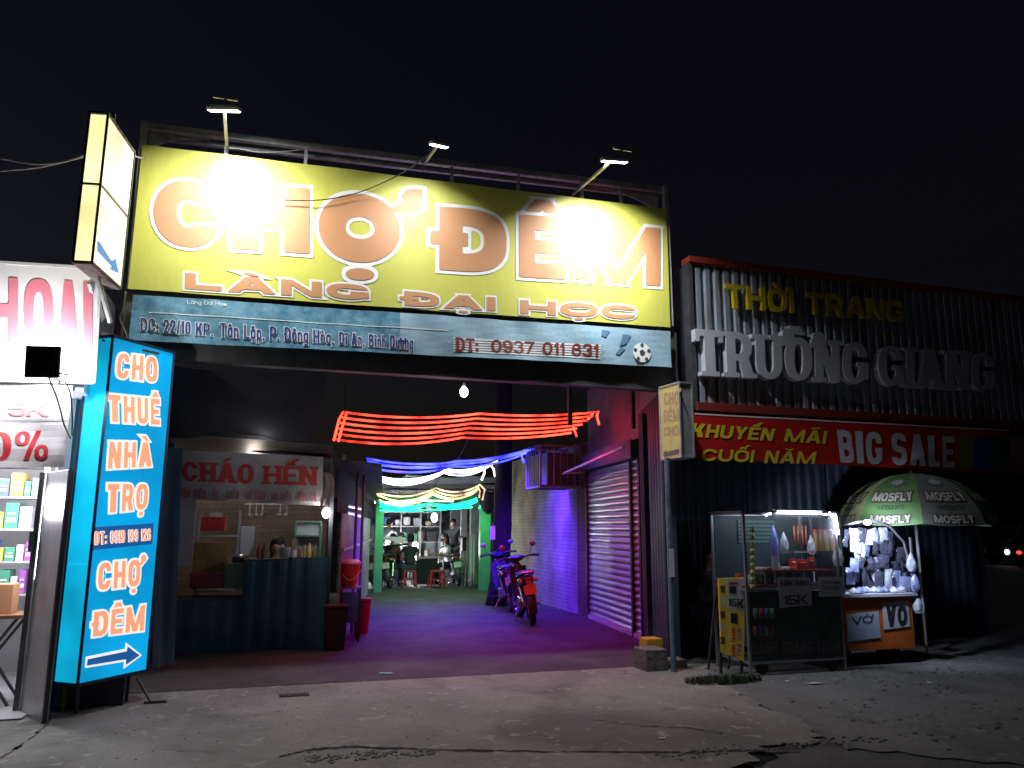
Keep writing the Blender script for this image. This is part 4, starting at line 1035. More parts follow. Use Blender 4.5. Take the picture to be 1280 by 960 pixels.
# corrugated counter front, panels as parts
cf = mat('blue_green_sheet', (.05,.13,.19), .5, .1, var=.4, scale=3, bump=.1)
for k, (x0, x1, zt) in enumerate(((-1.0, -.2, .62), (-.2, .32, 1.08), (.32, .80, 1.12))):
    mb = MB(); n = int((x1-x0)/.045); pts = []
    for i in range(n+1): x = x0 + (x1-x0)*i/n; pts.append((x, YS-.06 - (.014 if i % 4 in (1, 2) else 0)))
    for a, b in zip(pts, pts[1:]): mb.quad((a[0], a[1], .02), (b[0], b[1], .02), (b[0], b[1], zt), (a[0], a[1], zt))
    mb.build('front_sheet', cf, stall)
mb = MB(); mb.box((-1.0, YS-.03, .60), (-.2, YS+.5, .64)); mb.build('low_shelf', darksteel, stall)
mb = MB(); mb.box((-.2, YS-.03, 1.06), (.80, YS+.3, 1.10)); mb.build('counter_top', darksteel, stall)
# banner CHÁO HẾN
cb2 = thing('stall_banner', 'pale banner with red words CHÁO HẾN over the porridge stall', 'banner', (-.15, YS-.05, 2.1))
PB2 = PY(YS-.06)
def wave3(p): return p + Vector((0, -.018*math.sin(p.x*7+p.z*3) - .012*math.sin(p.z*11+1.3*p.x), 0))
canvas('canvas', [(226,563),(404,571),(403,632),(222,624)], PB2, mat('dull_white_cloth', (.50,.46,.44), .8, var=.25, scale=4, bump=.3), cb2, 40, 12, warp=wave3)
rd = mat('dull_red_print', (.55,.05,.04), .7); rd2 = mat('pale_red_print', (.42,.14,.13), .7)
text('lettering', 'CHÁO', [(227,577),(318,580),(317,605),(227,601)], PB2, rd, cb2, dict(t=.27, h=.17, n=2.2, serif=True), off=.006, warp=wave3)
text('lettering', 'HẾN', [(330,582),(396,584),(396,607),(329,605)], PB2, rd, cb2, dict(t=.27, h=.17, n=2.2, serif=True), off=.006, warp=wave3)
text('lettering', 'BÚN RIÊU - ỐC - MIẾN - MÌ XÀO - HỦ TIẾU - BÚN CÁ', [(226,611),(396,618),(396,627),(225,621)], PB2, rd2, cb2, COND, off=.006, warp=wave3)
# things in the stall
def pbox(name, px0, px1, Y, d, m, label, cat, bevel=.006):
    a = at(*px0, Y); b = at(*px1, Y); mb = MB(); mb.box((a.x, Y, b.z), (b.x, Y+d, a.z)); return tag(mb.build(name, m, bevel=bevel), label, cat)
rack = thing('kitchen_rack', 'steel kitchen rack behind the low counter of the porridge stall', 'rack', (-.7, 10.9, 0))
for px, w in ((246, 0), (296, 0)):
    p = at(px, 700, 11.0)
    for y in (11.0, 11.4):
        mb = MB(); mb.bar((p.x, y, 0), (p.x, y, 1.72), .025); mb.build('post', galv, rack)
xl, xr = at(246,700,11).x, at(296,700,11).x
for z in (.66, 1.02, 1.36):
    mb = MB(); mb.box((xl, 11.0, z), (xr, 11.4, z+.02)); mb.build('shelf_board', galv, rack)
pbox('red_crate', (250,646), (281,664), 11.05, .3, mat('red_plastic', (.5,.04,.04), .4), 'red plastic crate on the top shelf of the stall rack', 'crate')
pbox('carton', (243,678), (283,722), 10.75, .28, mat('ochre_carton', (.30,.20,.07), .8, var=.4, scale=6), 'dark ochre carton beside the rack in the porridge stall', 'carton')
pbox('basin', (238,716), (285,735), 10.5, .4, mat('dark_red_plastic', (.25,.02,.02), .4), 'dark red tub on the low counter of the porridge stall', 'tub', .02)
pbox('menu_box', (282,704), (315,735), 10.45, .3, mat('olive_tin', (.20,.24,.14), .6, var=.3, scale=9), 'olive green tin box with a pink edge on the low counter', 'box')
pbox('water_dispenser', (301,658), (316,695), 11.2, .25, mat('white_plastic', (.6,.62,.66), .4), 'white plastic water dispenser behind the porridge stall counter', 'dispenser')
pt = at(300, 703, 10.6); t = thing('cooking_pot', 'lidded dark pot standing on the olive tin box', 'pot', (pt.x, 10.6, pt.z))
mb = MB(); mb.lathe((pt.x, 10.6, pt.z-.02), [(.08,0),(.1,.02),(.1,.08),(.105,.085)], 16); mb.build('pan', mat('dark_pot', (.06,.06,.065), .3, .6), t, smooth=True)
mb = MB(); mb.lathe((pt.x, 10.6, pt.z+.066), [(.105,0),(.07,.03),(.015,.04),(.015,.06),(.005,.062)], 16); mb.build('lid', mat('pot_lid', (.3,.3,.32), .25, .8), t, smooth=True)
for k, (px0, px1) in enumerate((((369,645),(376,697)), ((377,652),(399,659)), ((377,666),(399,694)))): pass
glass_c = mat('case_glass', (.5,.55,.58), .1, trans=.0, alpha=.35)
cabinet = thing('glass_cabinet', 'green framed glass cabinet at the right end of the porridge stall', 'cabinet', (.6, 10.7, 1.1))
a = at(370,652,10.7); b = at(400,697,10.7)
for x in (a.x, b.x):
    for y in (10.7, 11.0):
        mb = MB(); mb.bar((x, y, b.z), (x, y, a.z), .022); mb.build('post', mat('green_frame', (.05,.14,.10), .5), cabinet)
for z in (b.z, (a.z+b.z)/2+.05, a.z):
    mb = MB(); mb.box((a.x, 10.69, z-.01), (b.x, 11.01, z+.01)); mb.build('shelf_board', mat('green_frame', (.05,.14,.10), .5), cabinet)
mb = MB(); mb.box((a.x, 10.985, b.z), (b.x, 10.99, a.z)); mb.build('back_pane', mat('pale_pane', (.5,.55,.55), .3), cabinet)
for k, px in enumerate((374, 381, 388, 394)):
    o4 = ('first','second','third','fourth')[k]
    p = at(px, 695, 10.8); mb = MB(); mb.lathe((p.x, 10.83, b.z+.012), [(.022,0),(.024,.09),(.01,.12),(.01,.15)], 10)
    tag(mb.build('bottle', mat('sauce_bottle_%d' % (k % 2), ((.3,.05,.02),(.25,.25,.1))[k % 2], .2), smooth=True), '%s sauce bottle, %s from the left on the bottom shelf of the glass cabinet' % (('reddish','yellowish')[k % 2], o4), 'bottle', 'sauce bottles in the glass cabinet')
pp = at(341, 700, 10.95)
person('person with long dark hair seated behind the porridge stall counter', (pp.x, 11.05, 0), 160, mat('grey_shirt', (.25,.27,.33), .8), mat('dark_trousers', (.04,.04,.06), .8), long_hair=True, seat=.46)
stool((pp.x, 11.05, 0), mat('blue_stool', (.05,.1,.3), .4), 'blue plastic stool under the seated person in the porridge stall', h=.46)
# lamps of the stall
bulb_m = mat('bulb_glow', (1,1,1), .3, emit=(.97,.97,1), es=60)
def bulb(p, label, energy, wire_top, col=(.95,.96,1), r=.035, group=None):
    t = thing('hanging_bulb', label, 'lamp', p, 0, group)
    mb = MB(); mb.tube([wire_top, Vector(p) + Vector((0,0,.12))], .004, 5); mb.build('wire', blackc, t)
    mb = MB(); mb.lathe(Vector(p) + Vector((0,0,.045)), [(.022,0),(.026,.03),(.016,.075)], 12); mb.build('socket', flhead, t, smooth=True)
    mb = MB(); mb.ball(p, r, 12, 10, sz=1.35); mb.build('bulb', bulb_m, t, smooth='all')
    lamp('bulb_light', 'POINT', Vector(p) - Vector((0,0,.07)), energy, col, t, size=.05)
    return t
p = at(408, 641, 10.15); bulb(p, 'bright round bulb at the right corner post of the porridge stall', 3, (p.x, p.y, 2.55), r=.05)
t = thing('tube_lamp', 'dim fluorescent tube under the roof of the porridge stall', 'lamp', (.5, 10.9, 2.35))
mb = MB(); a = at(367,552,9.95); b = at(392,556,10.05); mb.tube([a, b], .014, 8); mb.build('tube', mat('stall_tube', (1,1,1), .3, emit=(.9,.95,1), es=2.2), t)
mb = MB(); mb.bar(a + Vector((0,0,.03)), b + Vector((0,0,.03)), .04, .02); mb.build('housing', flhead, t)
lamp('tube_light', 'POINT', at(330,548,9.7), 2.6, (.95,.93,1), t, size=.2)
t2 = thing('ceiling_lamp', 'warm lamp inside the porridge stall lighting its brick back wall', 'lamp', (-.2, 11.8, 2.36))
mb = MB(); mb.lathe((-.2, 11.8, 2.34), [(.03,0),(.09,.01),(.09,.04),(.02,.06)], 14); mb.build('shade', flhead, t2, smooth=True)
lamp('lamp_light', 'POINT', (-.2, 11.4, 2.25), 10, (1,.86,.72), t2, size=.08)
# curled plastic flag under the corner bulb
mb = MB(); mb.sheet(lambda u, v: at(404 + 10*u + 4*math.sin(v*5), 592 + 40*v, 10.1) + Vector((0, .03*math.sin(u*6+v*4), 0)), 5, 10); tag(mb.build('plastic_sheet', mat('pale_plastic', (.45,.38,.36), .3), smooth='all'), 'crumpled pale plastic sheet hanging at the right corner of the porridge stall', 'plastic sheet')
# dark tarpaulins above the stall
tarp = mat('dark_tarpaulin', (.03,.03,.038), .9, var=.4, scale=2)
mb = MB(); mb.sheet(lambda u, v: (-1.4 + 1.95*u, 8.3 + 1.5*v, 3.15 - .5*v - .08*math.sin(u*9)*v - .1*math.sin(u*3.1)), 20, 8, th=.006, nrm=(0,0,1)); tag(mb.build('tarpaulin', tarp, smooth=True), 'dark sagging tarpaulin over the front of the porridge stall', 'tarpaulin')
mb = MB(); a = at(196,560,9.2); b = at(228,560,9.2); c = at(218,830,9.2); d = at(190,835,9.2)
mb.sheet(lambda u, v: (Vector(a)*(1-u)+Vector(b)*u)*(1-v) + (Vector(d)*(1-u)+Vector(c)*u)*v + Vector((0, .03*math.sin(u*9+v*2), 0)), 8, 12, th=.004, nrm=(0,-1,0)); tag(mb.build('side_curtain', mat('grey_curtain', (.17,.17,.2), .8, var=.4, scale=2), smooth=True), 'grey plastic curtain hanging left of the porridge stall', 'curtain')
# dark block of boxes in front-left of counter: red bin on right corner
t = thing('waste_bin', 'dark red bin standing at the right corner of the porridge stall', 'bin', (.86, 10.25, 0))
mb = MB(); mb.loft([[Vector((.93+sx*w, 10.25+sy*w, z)) for sx, sy in ((-1,-1),(1,-1),(1,1),(-1,1))] for z, w in ((0,.11),(.5,.14))]); mb.build('tub', mat('dark_red_bin', (.07,.012,.016), .4), t, bevel=.012)
mb = MB(); mb.box((.78, 10.10, .5), (1.08, 10.40, .54)); mb.build('lid', mat('dark_red_bin', (.07,.012,.016), .4), t, bevel=.01)

# ================================================================= ALLEY LEFT WALL, right wall
LA0, LA1 = Vector((.98, 10.6, 0)), Vector((2.36, 18.45, 0))
PL = Plane(LA0, math.degrees(math.atan2(LA1.x-LA0.x, LA1.y-LA0.y)))
wl = thing('sheet_metal_wall', 'pale corrugated sheet wall along the left side of the alley', 'wall', LA0)
sheetm = mat('pale_green_sheet', (.32,.36,.33), .5, .2, var=.4, scale=2, bump=.1)
L = (LA1-LA0).length; ns = 8
for k in range(ns):
    mb = MB(); s0 = L*k/ns + .004; s1 = L*(k+1)/ns - .004; n = 24
    pts = [LA0 + PL.d*(s0+(s1-s0)*i/n) + PL.n*(.018 if i % 4 in (1, 2) else 0) for i in range(n+1)]
    for a, b in zip(pts, pts[1:]): mb.quad(b, a, a + Vector((0,0,1.68)), b + Vector((0,0,1.68)))
    mb.build('metal_sheet', sheetm, wl)
mb = MB(); mb.slab([LA0 - PL.n*.06 + Vector((0,0,1.69)), LA1 - PL.n*.06 + Vector((0,0,1.69)), LA1 - PL.n*.06 + Vector((0,0,2.3)), LA0 - PL.n*.06 + Vector((0,0,2.3))], PL.n, .01); mb.build('upper_tarpaulin', tarp, wl)
mb = MB(); mb.bar(LA0 + Vector((0,0,1.2)) + PL.n*.04, LA1 + Vector((0,0,1.2)) + PL.n*.04, .03); mb.build('rail', galv, wl)
for k, (px, Y, m_) in enumerate(((443, 11.7, 'near'), (451, 12.4, 'far'))):
    p = at(px, 700, Y); mb = MB(); mb.tube([(p.x, Y, 0), (p.x, Y, 2.35)], .022, 8)
    tag(mb.build('pole', mat('purple_grey_paint', (.25,.23,.27), .4, .4)), '%s of two thin grey poles along the left side of the alley' % ('nearer', 'farther')[k], 'pole')
for k, (y0, y1) in enumerate(((.0, 0), (8, 9))):
    a = at(424, 631+y0, 12.2); b = at(452, 637+y1, 13.2); t = thing('tube_lamp', '%s fluorescent tube under the eave of the left alley wall' % ('upper', 'lower')[k], 'lamp', a)
    mb = MB(); mb.tube([a, b], .012, 8); mb.build('tube', mat('alley_tube', (1,1,1), .3, emit=(.9,.95,1), es=1.6), t)
    mb = MB(); mb.bar(a + Vector((0,0,.025)), b + Vector((0,0,.025)), .035, .02); mb.build('housing', flhead, t)
# eave over left wall
mb = MB(); mb.slab([LA0 + PL.n*.5 + Vector((0,0,2.34)), LA1 + PL.n*.3 + Vector((0,0,2.16)), LA1 - PL.n*1.2 + Vector((0,0,2.2)), LA0 - PL.n*1.2 + Vector((0,0,2.5))], (0,0,1), .03); tag(mb.build('eave', mat('dark_tin_roof', (.09,.09,.1), .5)), 'dark tin eave over the left alley wall', 'eave')
# drinks cooler: red bucket on a blue stand
p = at(436, 733, 10.9); zb_ = p.z
st_ = thing('stand', 'low blue lit stand carrying the red bucket', 'stand', (p.x, p.y, 0))
bluep = mat('violet_plastic', (.25,.22,.6), .4)
mb = MB(); mb.box((p.x-.13, p.y-.12, zb_-.03), (p.x+.16, p.y+.14, zb_)); mb.build('top', bluep, st_)
for sx in (-.11, .14):
    for sy in (-.1, .12): mb = MB(); mb.bar((p.x+sx, p.y+sy, 0), (p.x+sx, p.y+sy, zb_-.03), .03); mb.build('leg', darksteel, st_)
mb = MB(); mb.box((p.x-.12, p.y-.1, .25), (p.x+.13, p.y+.12, zb_-.08)); mb.build('drawer', mat('violet_box', (.15,.12,.4), .4), st_, bevel=.01)
bk = thing('bucket', 'red plastic bucket with white lid on the low stand left of the alley', 'bucket', (p.x, p.y, zb_))
redb = mat('bright_red_plastic', (.7,.05,.03), .35)
mb = MB(); mb.lathe((p.x, p.y, zb_+.001), [(.10,0),(.135,.2),(.14,.28),(.15,.285),(.15,.30)], 20); mb.build('pail', redb, bk, smooth=True)
mb = MB(); mb.lathe((p.x, p.y, zb_+.303), [(.152,0),(.152,.02),(.11,.05),(.02,.055)], 20); mb.build('lid', mat('white_lid', (.7,.7,.75), .4), bk, smooth=True)
mb = MB(); mb.tube([(p.x-.15+.3*k/8, p.y-.15, zb_+.23 - .14*math.sin(math.pi*k/8)) for k in range(9)], .006, 6); mb.build('handle', mat('white_lid', (.7,.7,.75), .4), bk)
p2 = at(452, 770, 11.6); mb = MB(); mb.lathe((p2.x+.0, p2.y, 0), [(.1,0),(.13,.45),(.14,.46),(.14,.49),(.02,.5)], 16); tag(mb.build('bin', mat('dark_crimson', (.3,.03,.05), .4), smooth=True), 'small dark crimson bin beside the red bucket stand', 'bin')

# right wall of the alley
sA, sB, sC, sD = Vector((4.42, 8.12, 0)), Vector((5.02, 9.86, 0)), Vector((5.36, 12.55, 0)), Vector((5.42, 18.5, 0))
rw = thing('corrugated_partition', 'dark corrugated partition between the shutter and the entrance corner', 'wall', sA)
PD = Plane(sA, math.degrees(math.atan2(sB.x-sA.x, sB.y-sA.y)))
dkm = mat('dark_corrugated_sheet', (.055,.06,.085), .5, .3, var=.3, scale=3)
L = (sB-sA).length
for k in range(2):
    mb = MB(); n = 18; s0 = L*k/2 + .004; s1 = L*(k+1)/2 - .004
    pts = [sA + PD.d*(s0+(s1-s0)*i/n) + PD.n*(.02 if i % 4 in (1, 2) else 0) for i in range(n+1)]
    for a, b in zip(pts, pts[1:]): mb.quad(a, b, b + Vector((0,0,3.1)), a + Vector((0,0,3.1)))
    mb.build('metal_sheet', dkm, rw)
# roller shutter
PSh = Plane(sB, math.degrees(math.atan2(sC.x-sB.x, sC.y-sB.y)))
sh = thing('roller_shutter', 'closed grey roller shutter on the right side of the alley', 'shutter', sB)
shm = mat('shutter_steel', (.40,.39,.42), .38, .55, var=.25, scale=3, stretch=(1,1,8), bump=.12)
Ls = (sC-sB).length; zt = 2.5; ns = 26
prof = [(0,0),(.006,.012),(.020,.030),(.022,.055),(.010,.075),(.0,.088),(0,.094)]
base_me = None
for k in range(ns):
    if base_me is None:
        mb = MB(); A = [Vector((0, 0, z)) + PSh.n*o_ for o_, z in prof]; Bv = [a + PSh.d*Ls for a in A]
        for i in range(len(A)-1): mb.quad(A[i], Bv[i], Bv[i+1], A[i+1])
        o = mb.build('slat', shm, None, smooth='all'); base_me = o.data
    else: o = bpy.data.objects.new('slat', base_me); COL.objects.link(o)
    o.location = sB + Vector((0, 0, .03 + k*.0945)); set_parent(o, sh)
for q in (sB, sC, sB + PSh.d*Ls*.14):
    mb = MB(); mb.bar(q + PSh.n*.03, q + PSh.n*.03 + Vector((0,0,2.55)), .05); mb.build('guide_rail', darksteel, sh)
mb = MB(); mb.bar(sB + PSh.n*.05 + Vector((0,0,2.6)), sC + PSh.n*.05 + Vector((0,0,2.6)), .2, .26); mb.build('roller_box', darksteel, sh)
mb = MB(); mb.bar(sB + PSh.n*.03 + Vector((0,0,.03)), sC + PSh.n*.03 + Vector((0,0,.03)), .03, .06); mb.build('bottom_bar', galv, sh)
# brick / plastered wall beyond
PW = Plane(sC, math.degrees(math.atan2(sD.x-sC.x, sD.y-sC.y)))
wb = thing('brick_wall', 'long painted brick wall on the right side of the alley beyond the shutter', 'wall', sC)
bm1 = brick_mat('grey_brick', (.42,.40,.44), (.36,.34,.38), (.26,.25,.28), 1.0, 'YZ'); bm2 = brick_mat('tan_brick', (.52,.44,.28), (.44,.36,.24), (.35,.3,.2), 1.0, 'YZ'); bm3 = brick_mat('dark_red_brick', (.20,.10,.10), (.15,.08,.08), (.10,.08,.08), 1.0, 'YZ')
Lw = (sD-sC).length
for nm_, s0, s1, m_ in (('wall_section', 0, .55, bm3), ('wall_section', .553, 3.0, bm1), ('wall_section', 3.003, Lw, bm2)):
    mb = MB(); mb.slab([sC + PW.d*s0, sC + PW.d*s1, sC + PW.d*s1 + Vector((0,0,3.0)), sC + PW.d*s0 + Vector((0,0,3.0))], PW.n, .12); mb.build(nm_, m_, wb)
# upper tin cladding over the shutter
up = thing('upper_cladding', 'tin cladding above the shutter glowing red from the rope lights', 'cladding', sB + Vector((0,0,2.75)))
for k in range(4):
    a = sA + (sB-sA)*0 if k == 0 else sB + PSh.d*(Ls*(k-1)/3); b = sB if k == 0 else sB + PSh.d*(Ls*k/3)
    z0_, z1_ = (3.12, 3.9) if k == 0 else (2.76, 3.9)
    nn_ = PD.n if k == 0 else PSh.n
    mb = MB(); mb.slab([a + Vector((0,0,z0_)), b - (b-a)*.01 + Vector((0,0,z0_)), b - (b-a)*.01 + Vector((0,0,z1_)), a + Vector((0,0,z1_))], nn_, .03); mb.build('tin_panel', mat('dull_tin', (.22,.2,.2), .6, .2, var=.3, scale=4), up)
mb = MB(); mb.bar(sC + PSh.n*.45 + Vector((0,0,2.42)), sB + PSh.n*.25 + Vector((0,0,2.62)), .035); mb.bar(sC + PSh.n*.45 + Vector((0,0,2.42)), sC + PSh.n*.02 + Vector((0,0,2.46)), .03); tag(mb.build('awning_bar', galv), 'thin steel awning bar along the top of the shutter', 'bar')
# window cage
cg = thing('window_cage', 'steel cage box jutting from the right alley wall under the blue lights', 'cage', (4.8, 12.9, 2.15))
x0, x1, y0, y1, z0, z1 = 4.55, 5.3, 12.75, 13.5, 2.2, 2.92
cgm = mat('cage_steel', (.2,.2,.24), .4, .4)
for x in (x0, x1):
    for y in (y0, y1): mb = MB(); mb.bar((x, y, z0), (x, y, z1), .035); mb.build('post', cgm, cg)
for z in (z0, z1):
    mb = MB(); c4 = [(x0,y0,z),(x1,y0,z),(x1,y1,z),(x0,y1,z)]
    for a, b in zip(c4, c4[1:]+c4[:1]): mb.bar(a, b, .035)
    mb.build('ring_frame', cgm, cg)
for k in range(1, 6): mb = MB(); mb.bar((x0, y0+(y1-y0)*k/6, z0), (x0, y0+(y1-y0)*k/6, z1), .014); mb.build('cage_bar', cgm, cg)
for k in range(1, 6): mb = MB(); mb.bar((x0+(x1-x0)*k/6, y0, z0), (x0+(x1-x0)*k/6, y0, z1), .014); mb.build('cage_bar', cgm, cg)
mb = MB(); mb.box((x0+.02, y0+.02, z0+.02), (x1, y1-.02, z0+.035)); mb.build('floor_plate', cgm, cg)
mb = MB(); mb.box((x0+.2, y0+.2, z0+.036), (x1-.05, y1-.15, z1-.1)); tag(mb.build('outdoor_unit', mat('dark_unit', (.09,.09,.11), .5), bevel=.015), 'dark boxy air conditioner unit inside the window cage', 'air conditioner')
# tree trunk leaning by the wall
tm = mat('dark_bark', (.016,.013,.016), .9, scale=7, bump=1.2, bscale=14, stretch=(1,1,.25), col2=(.008,.007,.008))
tr = thing('tree', 'dark bare tree trunk standing against the wall behind the motorbikes', 'tree', (4.5, 15, 0))
mb = MB(); pts = []; rr = []
for k in range(26):
    t = k/25; z = t*5.6; q = at(622 + 10*t + 3*math.sin(t*5), 700, 15.0); pts.append((q.x+.01, 15.0 + .05*math.sin(t*4), z)); rr.append(.20 - .045*t + .022*noise.noise(Vector((0,0,z*3))) + (.05*(1-t*12) if t < .08 else 0))
mb.tube(pts, rr, 14); mb.build('trunk', tm, tr, smooth='all')
mb = MB(); mb.tube([(4.55,15,4.6),(4.2,14.9,5.4),(3.9,14.8,6.2)], [.07,.05,.03], 8); mb.tube([(4.55,15,4.9),(4.9,14.8,6.3)], [.07,.04], 8); mb.build('limb', tm, tr, smooth='all')
crown = MB(); rnd = random.Random(2)
for _ in range(1600):
    c = Vector((4.5, 15, 6.6)) + Vector((rnd.gauss(0,.75), rnd.gauss(0,.7), max(-1.3, rnd.gauss(0,.5)))); a = rnd.uniform(0,6.28); l = .07; d = Vector((math.cos(a), math.sin(a), rnd.uniform(-.6,.3)))*l; w = Vector((-math.sin(a), math.cos(a), .2))*l*.35
    crown.add([c-d, c+w, c+d, c-w], [(0,1,2,3)])
crown.build('crown', mat('leaf', (.05,.09,.03), .6, var=.4, scale=20), tr)
mb = MB(); q = at(616,664,14.78); mb.box((q.x-.05, 14.77, q.z-.16), (q.x+.045, 14.775, q.z+.1)); tag(mb.build('paper_notice', mat('white_paper', (.75,.75,.75), .6)), 'small white paper notice fixed to the dark tree trunk', 'notice')
# curled black tarpaulin at portal
mb = MB(); mb.sheet(lambda u, v: at(596+30*u, 606+22*math.sin(u*2.6)*(.4+v)+6*v, 16.9) + Vector((0, .25*v, 0)), 10, 5, th=.004, nrm=(0,-1,0)); tag(mb.build('umbrella_canopy', tarp, smooth=True), 'folded dark tarpaulin hanging at the top right of the inner portal', 'tarpaulin')
cable('cable', [at(578,455,8.3), at(610,464,8.6), at(650,474,9), at(697,481,9.4)], .006, greyc, 'pale wire sagging under the lintel right of the hanging bulb')
p = at(580, 490, 9.5); bulb(p, 'bright white bulb hanging over the alley entrance', .9, (p.x, p.y, 3.95), r=.05)
mb = MB(); mb.bar(at(431,455,10.4), at(431,516,10.4), .02); tag(mb.build('hanger_rod', darksteel), 'thin rod holding the left end of the red rope lights', 'rod')
for k, px in enumerate((712, 790)):
    q = at(px, 470, 8.9); mb = MB(); mb.bar((q.x, 8.9, 2.75), (q.x, 8.9, 3.9), .05); tag(mb.build('hanging_post', darksteel), ('dark steel post hanging under the lintel near the phone number', 'dark steel post hanging under the lintel near its right end')[k], 'post')

# ================================================================= ROPE LIGHTS
def rope(name, label, Y, lines, col, es, r=.014, lights=(), le=0, lc=None, dy=.12):
    t = thing('rope_light', label, 'string lights', at(*lines[0][0], Y)); m_ = mat('rope_%s' % name, col, .3, emit=col, es=es)
    nt = m_.node_tree; tc = nt.nodes.new('ShaderNodeTexCoord'); nz = nt.nodes.new('ShaderNodeTexNoise'); nz.inputs['Scale'].default_value = 2.6; nz.inputs['Detail'].default_value = 4
    mr = nt.nodes.new('ShaderNodeMapRange'); mr.inputs['From Min'].default_value = .36; mr.inputs['From Max'].default_value = .64; mr.inputs['To Min'].default_value = es*.22; mr.inputs['To Max'].default_value = es*2.1
    nt.links.new(tc.outputs['Object'], nz.inputs[0]); nt.links.new(nz.outputs[0], mr.inputs[0]); nt.links.new(mr.outputs[0], nt.nodes['Principled BSDF'].inputs['Emission Strength'])
    for i, ln in enumerate(lines):
        y = Y + dy*i - dy*len(lines)/2; mb = MB(); mb.tube([at(*q, y) for q in ln], r, 6); mb.build('light_strand', m_, t, smooth='all')
    for q in lights:
        c = at(*q, Y) - Vector((0, 0, .02)); c.z = max(c.z, 1.9) + .25; lamp('rope_glow', 'SPOT', c, le * 1.6, lc or col, t, size=.25, aim=c - Vector((0, 0, 1)), spot_size=R(150), spot_blend=1.0)
    return t
def swag(x0, y0, x1, y1, s, n=10):
    return [(x0+(x1-x0)*k/n, y0+(y1-y0)*k/n + 4*s*(k/n)*(1-k/n)) for k in range(n+1)]
def swags(xl, yl, xm, ym, xr, yr, s1, s2): return swag(xl, yl, xm, ym, s1) + swag(xm, ym, xr, yr, s2)[1:]
L_ = [[(417,551), (419,544), (424,524), (429,515)], [(423,552), (426,540), (432,520), (434,516)]]
for i in range(6):
    f = i/5
    L_.append(swags(429-11*f, 515+34*f, 600-22*f, 517+30*f, 748-34*f, 515+26*f, 6+1*f, 3.5))
L_ += [[(748,514), (746,520), (749,531)], [(716,532), (718,538), (721,546)], [(741,517), (738,521), (735,524)]]
rope('red', 'bundle of red glowing rope lights strung across the alley mouth', 10.8, L_, (1.0, .04, .02), 4.2, .0155, lights=((470,560),(560,562),(650,560),(730,548)), le=60, lc=(1,.005,.05), dy=.05)
L_ = [swags(458,573,574,577,668,560,5,3), swags(459,578,572,580,664,562,6,4), swags(461,584,568,583,658,566,7,6), swags(459,576,570,576,650,566,8,3), [(668,560),(655,563),(652,570),(655,579)]]
rope('blue', 'bundle of blue glowing rope lights behind the red ones', 13.5, L_, (.04, .05, 1.0), 4.5, .018, lights=((500,600),(580,600),(640,600),(672,600)), le=270, lc=(.12,.02,1), dy=.05)
L_ = [swags(462,592,560,587,622,576,10,5), swags(465,595,556,588,618,579,12,7), swags(468,598,553,590,612,582,12,8), swags(463,594,558,589,620,578,13,6), [(622,577),(627,582),(629,594)], [(612,580),(617,586),(619,596)], [(603,583),(606,590),(602,600)]]
rope('white', 'bundle of white glowing rope lights behind the blue ones', 15.0, L_, (.85,.88,1.0), 3.0, .019, lights=((540,612),), le=1, dy=.04)
L_ = [swags(470,615,545,610,600,606,8,7), swags(472,619,543,613,598,610,10,8), swags(474,625,541,618,596,614,10,8), swags(471,617,542,616,597,612,11,9), [(600,606),(606,612),(603,625)], [(597,608),(600,614),(599,622)]]
rope('warm', 'bundle of warm white rope lights in front of the green ones', 16.5, L_, (1,.70,.34), 2.0, .016, lights=((540,636),), le=34, lc=(1,.62,.25), dy=.04)
L_ = [swags(475,629,537,629,598,622,4,5), swags(476,631,536,631,598,625,5,5), swags(475,633,536,630,596,627,4,6), swags(475,638,530,638,590,634,.5,.5), [(598,620),(602,628),(599,636)]]
rope('green', 'bundle of green glowing rope lights over the inner portal', 18.1, L_, (.01,.85,.38), 2.2, .022, lights=((480,650),(540,655),(600,648)), le=50, lc=(.25,1,.30), dy=.04)
_ropes = [o for o in bpy.data.objects if o.name.startswith('rope_light')]
lamp('rope_glow', 'POINT', (4.78, 10.9, 3.08), 3.2, (1, .02, .01), _ropes[0], size=.15)
lamp('rope_glow', 'SPOT', (4.72, 14.1, 2.6), 75, (.12, .02, 1), _ropes[1], size=.2, aim=(5.40, 13.9, .9), spot_size=R(130), spot_blend=1.0)
lamp('rope_glow', 'SPOT', (4.45, 12.6, 2.75), 22, (.35, .12, 1), _ropes[1], size=.2, aim=(5.2, 11.2, 1.0), spot_size=R(110), spot_blend=1.0)
cable('cable', [at(600,518,10.8), at(572,575,13.5), at(556,588,15), at(542,612,16.5), at(540,630,18.1)], .007, blackc, 'dark line tying the middles of all rope lights together')

# ================================================================= INNER MARKET
portal = thing('inner_portal', 'green lit steel portal at the far end of the alley', 'portal', (4, 18.6, 0))
gp = mat('portal_paint', (.08,.36,.2), .5, var=.2)
for px0, px1 in ((468,478), (600,613)):
    a = at(px0, 700, 18.6); b = at(px1, 700, 18.6); mb = MB(); mb.box((a.x, 18.6, 0), (b.x, 18.75, 2.15)); mb.build('pillar', gp, portal)
a = at(468, 640, 18.6); b = at(613, 640, 18.6); mb = MB(); mb.box((a.x, 18.62, 2.15), (b.x, 18.72, 2.25)); mb.build('cross_beam', gp, portal)
hall = thing('market_hall', 'open market hall with pale walls beyond the portal', 'hall', (4.5, 27, 0))
hw_ = mat('hall_wall', (.50,.50,.53), .8, col2=(.12,.12,.15), scale=2.6, edge=(.42,.6)); 
for xx, name_ in ((1.7, 'side_wall'), (9.0, 'side_wall')):
    mb = MB(); mb.box((xx, 18.9, 0), (xx+.1, 31, 3.2)); mb.build(name_, hw_, hall)
